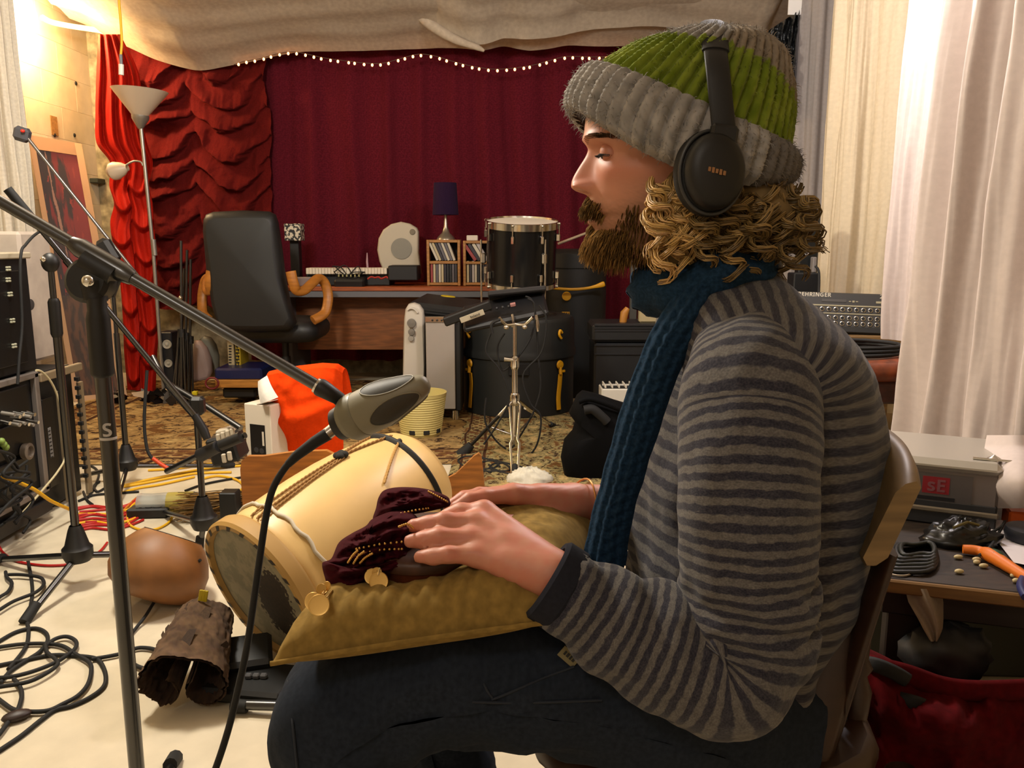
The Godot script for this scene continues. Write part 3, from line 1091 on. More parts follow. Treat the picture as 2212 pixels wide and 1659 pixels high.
	part(pbox(mb(), 920, 690, 997, 888, -4.64, 0.26, 0.006), "cabinet", black_plastic(), t)
	part(pbox(mb(), 918, 684, 984, 696, -4.61, 0.04, 0.003), "top_trim", chrome(), t)
	for k in 4:
		part(mb().ball(onZ(934 + k * 10, 692, -4.605), Vector3(0.006, 0.006, 0.006), 8, 6), "knob", plain("dark_knob", Color(0.08, 0.08, 0.08), 0.4), t)
	for q in [[928, 888], [984, 888]]:
		var f := onZ(q[0], q[1], -4.66)
		part(mb().tube([Vector3(f.x, 0.008, -4.66), Vector3(f.x, f.y + 0.02, -4.66)], [0.024, 0.016], 10), "foot", chrome(), t)
	# flat black case lying across heater and amplifier
	var fc := thing("flat_case", "flat black case with a yellow badge lying on the amplifier", "case", onZ(970, 690, -4.8))
	var c0 := onZ(915, 668, -4.6)
	var bs := Basis(Vector3(0.93, -0.1, 0.1).normalized(), Vector3(0.1, 1, 0.06).normalized(), Vector3(-0.1, -0.06, 1).normalized()).orthonormalized()
	part(mb().box(onZ(976, 664, -4.98), Vector3(0.44, 0.075, 0.46), 0.02, bs), "shell", plain("case_black", Color(0.05, 0.05, 0.056), 0.5), fc)
	part(mb().box(onZ(976, 664, -4.98), Vector3(0.448, 0.01, 0.468), 0.003, bs), "seam", plain("seam_black", Color(0.025, 0.025, 0.028), 0.5), fc)
	part(mb().lathe([[0.045, 0.0], [0.04, 0.004], [0.0, 0.005]], 24, Transform3D(bs, onZ(968, 636, -4.95) + Vector3(0, -0.012, 0)), 0.6, 0.7), "badge", plain("badge_yellow", Color(0.7, 0.6, 0.04), 0.5), fc)

func cd_row(x0: float, x1: float, y: float, z: float, n: int, lean: float, where: String, group: String) -> void:
	var cols := [Color(0.72, 0.68, 0.6), Color(0.2, 0.18, 0.2), Color(0.74, 0.7, 0.62), Color(0.55, 0.2, 0.2), Color(0.16, 0.14, 0.18), Color(0.7, 0.64, 0.5), Color(0.36, 0.34, 0.36), Color(0.66, 0.62, 0.6), Color(0.1, 0.1, 0.12), Color(0.6, 0.44, 0.3)]
	var names := ["ivory", "dark grey", "cream", "red", "black", "pale tan", "mid grey", "off-white", "near-black", "brown"]
	var x := x0
	var w := (x1 - x0) / n
	for k in n:
		var ci := rng.randi_range(0, 9)
		var h := 0.135 + rng.randf_range(-0.008, 0.008)
		var a := lean * (1.0 - 0.2 * (float(k) / n))
		var bs := Basis(Vector3.BACK, a)
		var o := Vector3(x + w * 0.5, y, z - 0.06) + bs * Vector3(0, h / 2, 0)
		o.y += absf(sin(a)) * w * 0.4
		single(mb().box(o, Vector3(w * 0.82, h, 0.12), 0.001, bs), "disc_case", plain("disc_%d" % ci, cols[ci], 0.4), "%s disc case %s, %s" % [names[ci], where, ["first of its row", "second of its row", "third of its row", "fourth of its row", "fifth of its row", "sixth of its row", "seventh of its row", "eighth of its row", "ninth of its row", "tenth of its row"][k]], "disc case", group)
		x += w

func shelves() -> void:
	var pine := wood("pine", Color(0.70, 0.48, 0.22), 0.5)
	var z := -5.62
	var k := 0
	for q in [[921, 995, 518], [1000, 1066, 520]]:
		var a := onZ(q[0], q[2], z)
		var e := onZ(q[1], 640, z)
		var w := e.x - a.x
		var h := a.y - 0.722
		var t := thing("disc_shelf", "small pine shelf of discs carrying the purple table lamp" if k == 0 else "small pine shelf of discs behind the black tom drum", "shelf", Vector3(a.x + w / 2, 0.722, z - 0.07), "pine disc shelves on the desk")
		var y0 := 0.722
		for x in [a.x + 0.009, a.x + w - 0.009]:
			part(mb().box(Vector3(x, y0 + h / 2, z - 0.075), Vector3(0.018, h, 0.15), 0.002), "side", pine, t)
		for y in [y0 + 0.012, y0 + h * 0.51, y0 + h - 0.009]:
			part(mb().box(Vector3(a.x + w / 2, y, z - 0.075), Vector3(w - 0.0362, 0.018, 0.148), 0.002), "board", pine, t)
		part(mb().box(Vector3(a.x + w / 2, y0 + h / 2, z - 0.152), Vector3(w, h, 0.005)), "back_panel", plain("shelf_back", Color(0.16, 0.11, 0.07), 0.7), t)
		if k == 0:
			cd_row(a.x + 0.062, a.x + w - 0.03, y0 + h * 0.51 + 0.01, z - 0.012, 7, 0.42, "leaning under the purple lamp", "discs leaning under the lamp")
			cd_row(a.x + 0.022, a.x + w - 0.022, y0 + 0.022, z - 0.012, 10, 0.0, "upright below the purple lamp", "discs upright under the lamp")
		else:
			cd_row(a.x + 0.07, a.x + w - 0.03, y0 + h * 0.51 + 0.01, z - 0.012, 4, 0.6, "tilted behind the tom drum", "discs tilted behind the tom")
			cd_row(a.x + 0.022, a.x + w - 0.022, y0 + 0.022, z - 0.012, 9, 0.0, "upright low behind the tom drum", "discs upright behind the tom")
		k += 1
	# table lamp
	var lt := onZ(963, 517, z - 0.06)
	lt.z = z - 0.06
	var top := onZ(958, 518, z).y
	var t := thing("table_lamp", "table lamp with dark purple drum shade and silver trumpet base", "lamp", Vector3(lt.x, top, z - 0.07))
	var base := Vector3(lt.x, top, z - 0.07)
	part(mb().lathe([[0.062, 0.0], [0.062, 0.006], [0.052, 0.022], [0.028, 0.045], [0.014, 0.085], [0.010, 0.15], [0.009, 0.19]], 28, Transform3D(Basis(), base)), "base", plain("brushed", Color(0.62, 0.58, 0.52), 0.3, 0.8), t)
	part(mb().lathe([[0.085, 0.165], [0.088, 0.165], [0.076, 0.375], [0.073, 0.375], [0.085, 0.165]], 36, Transform3D(Basis(), base)), "lamp_shade", cloth("purple_shade", Color(0.17, 0.10, 0.20), 0.8, 9.0, 0.02, 0.5), t)
	var wb := onZ(1020, 516, z - 0.05)
	single(mb().box(Vector3(wb.x, onZ(1030, 520, z).y + 0.018, z - 0.07), Vector3(0.075, 0.036, 0.05), 0.004), "white_box", plain("box_white", Color(0.78, 0.74, 0.68), 0.5), "tiny white box on top of the pine shelf beside the tom", "box")

func latch_tab(t: Node3D, p: Vector3, nrm: Vector3, w: float, h: float, m: Material, called := "latch") -> void:
	var f := frame_y(p, nrm)
	part(mb().obox(p, nrm.cross(Vector3.UP).normalized() * w / 2, Vector3.UP * h / 2, nrm * 0.005, 0.002), called, m, t)

func drum_cluster() -> void:
	var shell := plain("hardcase_black", Color(0.10, 0.106, 0.10), 0.55)
	var yel := plain("strap_yellow", Color(0.78, 0.56, 0.03), 0.55)
	# ---- round drum case on the floor
	var c := Vector3(onZ(1120, 800, -5.0).x, 0, -5.0)
	var r := 0.335
	var ht := 0.585
	var t := thing("drum_case", "large round black drum case with yellow straps on the rug", "case", c)
	part(mb().lathe([[0.0, 0.0], [r - 0.02, 0.0], [r, 0.02], [r, 0.37], [r - 0.008, 0.378]], 56, Transform3D(Basis(), c)), "body", shell, t)
	part(mb().lathe([[r + 0.012, 0.35], [r + 0.012, 0.385], [r + 0.004, 0.4], [r, ht - 0.03], [r - 0.012, ht - 0.008], [r - 0.04, ht], [r - 0.1, ht], [r - 0.11, ht - 0.012], [r - 0.16, ht - 0.012], [r - 0.17, ht], [0.0, ht]], 56, Transform3D(Basis(), c)), "lid", shell, t)
	for s in [[1017, -1], [1207, 1]]:
		var x := onZ(s[0], 800, -4.72).x
		var dx: float = clampf((x - c.x) / r, -0.95, 0.95)
		var nr := Vector3(dx, 0, sqrt(1 - dx * dx))
		var p := c + nr * (r + 0.004)
		var side := nr.cross(Vector3.UP).normalized()
		var strap := []
		for y in [0.05, 0.12, 0.2, 0.26]:
			strap.append(p + Vector3(0, y, 0) + nr * (0.004 + 0.004 * sin(y * 30.0)) + side * 0.006 * sin(y * 20.0))
		part(mb().tube(smooth(strap, 4), 0.019, 8, false, 0.22, side), "strap", yel, t)
		part(mb().lathe([[0.026, 0.0], [0.022, 0.01], [0.0, 0.012]], 14, frame_y(p + Vector3(0, 0.315, 0) + nr * 0.006, nr)), "buckle", yel, t)
		part(mb().tube([p + Vector3(0, 0.3, 0) + nr * 0.01, p + Vector3(0, 0.26, 0) + nr * 0.014], 0.01, 8), "strap_loop", yel, t)
		part(mb().obox(p + Vector3(0, 0.275, 0) + nr * 0.012 - side * s[1] * 0.014, side * 0.024, Vector3.UP * 0.007, nr * 0.005, 0.002), "slide", yel, t)
		part(mb().tube(smooth([p + Vector3(0, 0.5, 0) - side * 0.012 + nr * 0.012, p + Vector3(0, 0.515, 0) + side * 0.008 + nr * 0.014, p + Vector3(0, 0.49, 0) + side * 0.014 + nr * 0.014, p + Vector3(0, 0.468, 0) - side * 0.006 + nr * 0.012], 5), 0.0075, 8), "lid_loop", yel, t)
	part(mb().obox(c + Vector3(0.03, ht + 0.004, 0.16), Vector3(0.04, 0, 0), Vector3(0, 0.004, 0), Vector3(0, 0, 0.014), 0.002), "top_badge", yel, t)
	part(mb().obox(c + Vector3(0.0, 0.3, r + 0.006), Vector3(0.06, 0, 0), Vector3(0, 0.035, 0), Vector3(0, 0, 0.01), 0.004), "handle", black_rubber(), t)
	# ---- tall case behind
	var c2 := Vector3(onZ(1243, 800, -5.5).x, 0, -5.55)
	var r2 := 0.2
	var h2 := onZ(1243, 538, -5.45).y
	t = thing("drum_case", "tall slim black drum case with a yellow carrying strap", "case", c2)
	part(mb().lathe([[0.0, 0.0], [r2, 0.0], [r2, h2 - 0.1]], 44, Transform3D(Basis(), c2)), "body", shell, t)
	part(mb().lathe([[r2 + 0.01, h2 - 0.12], [r2 + 0.01, h2 - 0.03], [r2 - 0.01, h2 - 0.01], [r2 - 0.05, h2], [0.0, h2]], 44, Transform3D(Basis(), c2)), "lid", shell, t)
	var st := []
	for q in [[1168, 619], [1200, 623], [1235, 625], [1265, 623], [1290, 618], [1306, 613]]:
		st.append(onZ(q[0], q[1], -5.28 - 0.0004 * absf(q[0] - 1240)))
	part(mb().tube(smooth(st, 5), [0.009, 0.009, 0.009, 0.009, 0.009, 0.009, 0.009, 0.009, 0.009, 0.009, 0.009, 0.009, 0.009, 0.009, 0.009, 0.009, 0.009, 0.009, 0.01, 0.011, 0.013, 0.015, 0.017, 0.018, 0.018, 0.014], 8, false, 0.5), "strap", yel, t)
	part(mb().lathe([[0.03, 0.0], [0.027, 0.006], [0.0, 0.007]], 20, frame_y(onZ(1224, 640, -5.345), Vector3(-0.2, 0, 1))), "buckle", yel, t)
	var lb := onZ(1222, 692, -5.345)
	part(mb().box(lb, Vector3(0.05, 0.11, 0.004), 0.001), "badge_frame", yel, t)
	part(mb().box(lb + Vector3(0, 0, 0.0015), Vector3(0.042, 0.102, 0.004), 0.001), "badge_plate", plain("badge_black", Color(0.05, 0.05, 0.04), 0.5), t)
	text_part("CASE", 0.034, yel, t, Transform3D(Basis(Vector3.BACK, PI / 2), lb + Vector3(0.0, 0, 0.0045)), "lettering")
	# ---- tom drum standing on the case
	var zt := -4.97
	var tc := onZ(1125, 490, zt)
	tc.z = zt
	var rt := 0.205
	var y1 := onZ(1125, 478, zt + rt).y
	var y0 := onZ(1125, 618, zt + rt).y
	t = thing("tom_drum", "black wrapped floor tom drum with chrome hoops on short legs", "drum", Vector3(tc.x, ht, zt))
	var tf := Transform3D(Basis(Vector3.RIGHT, 0.14) * Basis(Vector3.BACK, -0.02), Vector3(tc.x, y0, zt))
	var hh := y1 - y0
	var wrapm := grainy("drum_wrap", Color(0.06, 0.065, 0.075), 0.22, 0.55, 0.03, 2.0, 0.0, 3, 17, Vector3(0.4, 6, 0.4))
	part(mb().lathe([[rt, 0.012], [rt, hh - 0.012]], 56, tf), "shell", wrapm, t)
	part(mb().lathe([[rt + 0.006, -0.004], [rt + 0.012, -0.004], [rt + 0.012, 0.022], [rt + 0.002, 0.022]], 56, tf), "bottom_hoop", chrome(), t)
	part(mb().lathe([[rt + 0.002, hh - 0.026], [rt + 0.012, hh - 0.026], [rt + 0.012, hh + 0.012], [rt + 0.005, hh + 0.014], [rt + 0.003, hh + 0.004]], 56, tf), "top_hoop", chrome(), t)
	part(mb().lathe([[rt + 0.004, hh + 0.0035], [rt - 0.01, hh + 0.006], [0.0, hh + 0.007]], 48, tf), "drum_head", plain("drumskin", Color(0.86, 0.83, 0.77), 0.5), t)
	part(mb().lathe([[rt + 0.004, 0.0], [0.0, -0.001]], 48, tf), "bottom_head", plain("drumskin", Color(0.86, 0.83, 0.77), 0.5), t)
	for k in 8:
		var a := TAU * (k + 0.32) / 8
		for top in [0, 1]:
			var ly := hh - 0.075 if top else 0.07
			var dirv := Vector3(cos(a), 0, sin(a))
			var b := mb()
			b.xf = tf
			b.obox(dirv * (rt + 0.012) + Vector3(0, ly, 0), dirv * 0.012, Vector3(0, 0.022, 0), dirv.cross(Vector3.UP) * 0.009, 0.004)
			b.tube([dirv * (rt + 0.016) + Vector3(0, ly, 0), dirv * (rt + 0.016) + Vector3(0, hh + 0.004 if top else 0.0, 0)], 0.0045, 6)
			b.ball(dirv * (rt + 0.016) + Vector3(0, hh + 0.004 if top else 0.002, 0), Vector3(0.009, 0.009, 0.009), 8, 6)
			part(b, "lug", chrome(), t)
	for a in [0.95, 3.05, 5.1]:
		var dirv := Vector3(cos(a), 0, sin(a))
		var p := Vector3(tc.x, 0, zt) + dirv * (rt + 0.03)
		var b := mb()
		b.obox(p + Vector3(0, y0 + hh * 0.42, 0) - dirv * 0.012, dirv * 0.016, Vector3(0, 0.032, 0), dirv.cross(Vector3.UP) * 0.018, 0.008)
		part(b, "leg_bracket", chrome(), t)
		part(mb().tube([p + Vector3(0, y0 + hh * 0.72, 0), p + Vector3(0, ht + 0.012, 0)], 0.0065, 8), "leg", chrome(), t)
		part(mb().tube([p + Vector3(0, ht + 0.03, 0), p + Vector3(0, ht + 0.001, 0)], [0.009, 0.014], 8), "foot", black_rubber(), t)
	# ---- grey plank (music rest) and dark sound module on the stand
	module_stand()
	# ---- hard case, convector, gig bag right of the drum case
	t = thing("hard_case", "ribbed black hard case standing beside the round drum case", "case", Vector3(onZ(1345, 870, -4.6).x, 0, -4.75))
	var hc := plain("hard_case_black", Color(0.10, 0.104, 0.11), 0.45)
	part(pbox(mb(), 1284, 742, 1470, 905, -4.6, 0.3, 0.012), "body", hc, t)
	part(pbox(mb(), 1280, 700, 1474, 740, -4.59, 0.32, 0.016), "lid", hc, t)
	for y in [745, 764]:
		part(pbox(mb(), 1284, y, 1470, y + 3, -4.592, 0.31, 0.001), "rib", plain("hard_case_rib", Color(0.1, 0.1, 0.11), 0.4), t)
	for k in 3:
		part(pbox(mb(), 1284, 702 + k * 6, 1470, 705 + k * 6, -4.586, 0.31, 0.001), "lid_rib", plain("hard_case_rib", Color(0.1, 0.1, 0.11), 0.4), t)
	# steel post and pale things behind the scarf
	t = thing("steel_post", "grey steel stand post behind the blue scarf", "stand", Vector3(onZ(1372, 700, -5.2).x, 0, -5.2))
	var sp0 := onZ(1370, 565, -5.2)
	part(mb().box(Vector3(sp0.x, sp0.y / 2, -5.2), Vector3(0.045, sp0.y, 0.03), 0.004), "post", plain("post_steel", Color(0.36, 0.35, 0.33), 0.4, 0.5), t)
	part(mb().box(Vector3(sp0.x + 0.05, sp0.y / 2, -5.22), Vector3(0.03, sp0.y, 0.03), 0.004), "post", plain("post_dark", Color(0.1, 0.1, 0.1), 0.4, 0.3), t)
	part(mb().box(Vector3(sp0.x + 0.02, 0.015, -5.2), Vector3(0.2, 0.03, 0.3), 0.008), "base", black_plastic(), t)
	single(pbox(mb(), 1382, 648, 1440, 698, -4.66, 0.06, 0.01), "cream_panel", plain("cream_panel", Color(0.66, 0.6, 0.45), 0.6), "small cream panel standing on the ribbed hard case behind the scarf", "panel")
	single(mb().tube([onZ(1345, 700, -4.7), onZ(1349, 676, -4.7), onZ(1356, 665, -4.7)], [0.02, 0.024, 0.014], 10), "tan_grip", plain("tan_grip", Color(0.66, 0.44, 0.16), 0.5), "short tan wooden grip standing on the ribbed hard case", "grip")
	single(rod(mb(), onZ(1205, 527, -5.5), onZ(1268, 503, -5.5), 0.009), "drum_stick", plain("pale_metal", Color(0.6, 0.52, 0.42), 0.4), "pale stick laid across the top of the tall drum case", "stick")
	t = thing("convector_heater", "white convector heater with slotted top beside the scarf", "heater", Vector3(onZ(1340, 870, -4.2).x, 0, -4.25))
	var cw := plain("convector_white", Color(0.8, 0.78, 0.73), 0.45)
	var cz := -4.15
	var q0 := onZ(1300, 838, cz)
	var q1 := onZ(1480, 838, cz)
	var bx := q1.x - q0.x
	part(mb().box(Vector3((q0.x + q1.x) / 2, q0.y / 2 + 0.0, cz - 0.075), Vector3(bx, q0.y - 0.01, 0.15), 0.006), "body", plain("convector_white", cw.albedo_color, 0.45), t)
	for k in 12:
		part(mb().box(Vector3(q0.x + 0.02 + k * (bx - 0.04) / 11, q0.y + 0.004, cz - 0.075), Vector3(0.008, 0.014, 0.14), 0.002), "slat", cw, t)
	part(mb().box(Vector3((q0.x + q1.x) / 2, q0.y + 0.003, cz - 0.075), Vector3(bx - 0.02, 0.008, 0.01), 0.001), "slat_bar", cw, t)
	part(mb().box(Vector3((q0.x + q1.x) / 2, q0.y - 0.004, cz - 0.075), Vector3(bx - 0.012, 0.006, 0.138)), "vent_floor", plain("vent_dark", Color(0.04, 0.04, 0.04), 0.8), t)
	# guitar gig bag slumped
	t = thing("gig_bag", "slumped black guitar bag leaning in front of the convector heater", "bag", onY(1275, 1055))
	var bagm := cloth("bag_nylon", Color(0.045, 0.047, 0.054), 0.8, 9.0, 0.02, 0.1)
	bagm.roughness = 0.75
	var z0 := -3.45
	var bo := zline([[1242, 880], [1250, 862], [1262, 852], [1290, 858], [1330, 872], [1390, 890], [1420, 940], [1420, 1060], [1330, 1072], [1250, 1060], [1222, 1040], [1214, 1000], [1222, 960], [1240, 940], [1246, 920], [1232, 900]], z0)
	part(rprism(mb(), bo, at_z(z0 - 0.08), 0.17, 0.06, 0.02), "bag_body", bagm, t)
	part(mb().tube(smooth(zpts([[1250, 868], [1275, 862], [1320, 876], [1350, 890]], z0 + 0.012), 5), 0.012, 8), "top_seam", bagm, t)
	part(mb().tube(smooth(zpts([[1262, 886], [1280, 884], [1300, 900], [1312, 912]], z0 + 0.02), 5), 0.02, 8), "strap", plain("strap_black", Color(0.02, 0.02, 0.022), 0.8), t)

func module_stand() -> void:
	var c := onY(1112, 985)
	var ch := chrome()
	var t := thing("drum_stand", "chrome tripod drum stand with one double-braced leg facing forward", "stand", c)
	var topc := Vector3(c.x, onZ(1108, 700, c.z).y, c.z)
	part(mb().tube([c + Vector3(0, 0.06, 0), Vector3(c.x, topc.y - 0.17, c.z)], 0.0145, 12), "lower_tube", ch, t)
	part(mb().tube([Vector3(c.x, topc.y - 0.2, c.z), topc], 0.0095, 12), "upper_tube", ch, t)
	var cl := Vector3(c.x, topc.y - 0.17, c.z)
	part(mb().lathe([[0.016, -0.045], [0.022, -0.03], [0.022, 0.01], [0.012, 0.02]], 16, Transform3D(Basis(), cl)), "collar", ch, t)
	part(mb().tube([cl + Vector3(-0.05, 0.005, 0.01), cl + Vector3(0.01, 0.0, 0.015)], [0.012, 0.007], 8), "wing_screw", ch, t)
	var hub := Vector3(c.x, onZ(1110, 862, c.z).y, c.z)
	part(mb().lathe([[0.018, -0.03], [0.024, -0.02], [0.024, 0.02], [0.018, 0.03]], 16, Transform3D(Basis(), hub)), "hub", ch, t)
	var feet := [onY(1000, 985), onY(1195, 925), onY(1112, 1034)]
	var rubber := black_rubber()
	for k in 3:
		var f: Vector3 = feet[k] + Vector3(0, 0.012, 0)
		var out := (f - hub)
		var side := Vector3(out.x, 0, out.z).normalized().cross(Vector3.UP)
		var lower := Vector3(c.x, 0.1, c.z)
		if k == 2:
			for s in [-1.0, 1.0]:
				var pts := [hub + side * 0.006 * s, hub + out * 0.08 + side * 0.026 * s, hub + out * 0.55 + side * 0.012 * s, hub + out * 0.6 + side * 0.02 * s, f + side * 0.012 * s]
				part(mb().tube(pts, 0.0065, 8), "leg", ch, t)
		else:
			part(mb().tube([hub + side * 0.01, hub + out * 0.35, hub + out * 0.62], 0.0085, 8), "leg", ch, t)
			part(mb().tube([hub + out * 0.3 - side * 0.012, hub + out * 0.55 - side * 0.004, f], 0.0085, 8), "leg", plain("stand_black", Color(0.05, 0.05, 0.05), 0.3) if k == 0 else ch, t)
		part(mb().tube([hub + out * 0.5, lower], 0.0045, 6), "brace", ch, t)
		part(mb().tube([f - out.normalized() * 0.06, f + out.normalized() * 0.015], [0.02, 0.032] if k == 0 else [0.014, 0.018], 10), "foot", rubber, t)
	# basket clamp at the top
	for k in 3:
		var a := TAU * k / 3 + 0.4
		part(mb().tube(smooth([topc, topc + Vector3(cos(a) * 0.05, 0.0, sin(a) * 0.05), topc + Vector3(cos(a) * 0.09, 0.035, sin(a) * 0.09)], 4), 0.007, 8), "basket_arm", ch, t)
		part(mb().ball(topc + Vector3(cos(a) * 0.05, -0.012, sin(a) * 0.05), Vector3(0.014, 0.012, 0.014), 8, 6), "wing_nut", ch, t)
	# sound module above
	var mo := onZ(1085, 665, -4.1)
	t = thing("sound_module", "dark electronic drum module with a white name label tilted on the chrome stand", "sound module", Vector3(topc.x, topc.y + 0.03, -4.1))
	var bs := Basis(Vector3.BACK, 0.2) * Basis(Vector3.RIGHT, 0.35)
	part(mb().box(onZ(1090, 672, -4.1), Vector3(0.42, 0.035, 0.26), 0.012, bs), "body", plain("module_grey", Color(0.07, 0.07, 0.08), 0.5), t)
	var bs2 := Basis(Vector3.BACK, 0.36) * Basis(Vector3.RIGHT, 0.1)
	part(mb().obox(onZ(1010, 676, -3.98), bs2.x * 0.12, bs2.y * 0.022, bs2.z * 0.03, 0.006), "bracket", plain("module_black", Color(0.05, 0.052, 0.055), 0.5), t)
	part(mb().obox(onZ(1020, 683, -3.945), bs2.x * 0.06, bs2.y * 0.0135, bs2.z * 0.003, 0.001), "label_plate", plain("label_ivory", Color(0.66, 0.62, 0.53), 0.5), t)
	text_part("Roland", 0.011, plain("ink", Color(0.06, 0.06, 0.06), 0.6), t, Transform3D(bs2, onZ(1026, 682, -3.938)), "lettering")
	part(mb().obox(onZ(1108, 658, -3.975), bs.x * 0.013, bs.y * 0.008, bs.z * 0.008, 0.002), "sticker", plain("sticker_pink", Color(0.6, 0.42, 0.4), 0.6), t)
	for k in 5:
		part(mb().ball(onZ(1060 + k * 13, 668 - k * 2, -3.98), Vector3(0.008, 0.008, 0.008), 8, 6), "knob", plain("module_knob", Color(0.14, 0.14, 0.15), 0.4), t)
	single(mb().obox((onZ(1055, 640, -4.2) + onZ(1178, 628, -4.2)) / 2, (onZ(1178, 628, -4.2) - onZ(1055, 640, -4.2)) / 2, Vector3(0, 0.013, 0), Vector3(0, 0.02, 0.09), 0.006), "grey_pad", plain("pad_grey", Color(0.16, 0.15, 0.15), 0.7), "long grey drum pad lying on the drum module under the tom", "pad")
	# jack leads drooping from the module
	var spec := [[[1135, 640], [1150, 650], [1158, 690], [1162, 760], [1168, 830], [1160, 870], [1145, 905], [1115, 955], [1090, 985]], [[1140, 645], [1155, 660], [1150, 720], [1120, 770], [1085, 800], [1075, 750], [1090, 720]], [[1165, 660], [1180, 690], [1170, 760], [1130, 810], [1145, 870], [1168, 900], [1160, 960], [1130, 1000]], [[1050, 860], [1048, 910], [1070, 950], [1093, 970]], [[1060, 720], [1050, 760], [1080, 800], [1100, 860], [1075, 915], [1045, 960]], [[1080, 690], [1062, 700], [1064, 720]]]
	var nm := ["curling to the rug", "looping round the stand", "swinging past the straps", "crossing the brace", "winding down the stand", "tucked at the clamp"]
	for k in spec.size():
		var z := -3.92 + 0.02 * k
		single(mb().tube(smooth(zpts(spec[k], z), 6), 0.0045 if k < 5 else 0.007, 6), "jack_lead", black_rubber(), "thin black lead hanging on the chrome drum stand, " + nm[k], "cable", "leads on the drum stand")
	single(mb().tube([onZ(1158, 680, -3.9), onZ(1161, 702, -3.9), onZ(1162, 716, -3.9)], [0.007, 0.0095, 0.006], 8), "jack_plug", chrome(), "shiny jack plug dangling beside the drum module", "plug")
	# floor leads around the stand
	for k in 4:
		var lp := []
		for q in 9:
			var a := q * 0.8 + k
			lp.append(onY(1035 + k * 22 + 45 * cos(a), 1000 + 14 * sin(a * 1.1) + k * 5, 0.016))
		single(mb().tube(smooth(lp, 6), 0.0055, 6), "floor_lead", black_rubber(), "black lead curled on the rug under the drum stand, " + ["nearest the rubber foot", "beside the rubber foot", "under the forward leg", "beside the white rag"][k], "cable", "leads curled under the drum stand")
	# white cloth lump
	var wc := onY(1142, 1045)
	var b := mb()
	var ps := PackedVector3Array()
	for j in 17:
		for i in 33:
			var la := -0.25 + (PI / 2 + 0.25) * j / 16.0
			var lo := TAU * i / 32.0
			var r := 1.0 + 0.25 * fn.get_noise_2d(cos(lo) * 2.0 + 4.0, sin(lo) * 2.0 + la * 2.0)
			ps.append(wc + Vector3(cos(la) * cos(lo) * 0.1 * r, maxf(0.002, sin(la) * 0.07 * r), -cos(la) * sin(lo) * 0.07 * r))
	b.patch(ps, 33, 17)
	single(b, "white_rag", cloth("rag_white", Color(0.85, 0.83, 0.76), 0.9, 5.0, 0.03, 0.0), "bundled white rag on the floor under the drum stand", "rag")

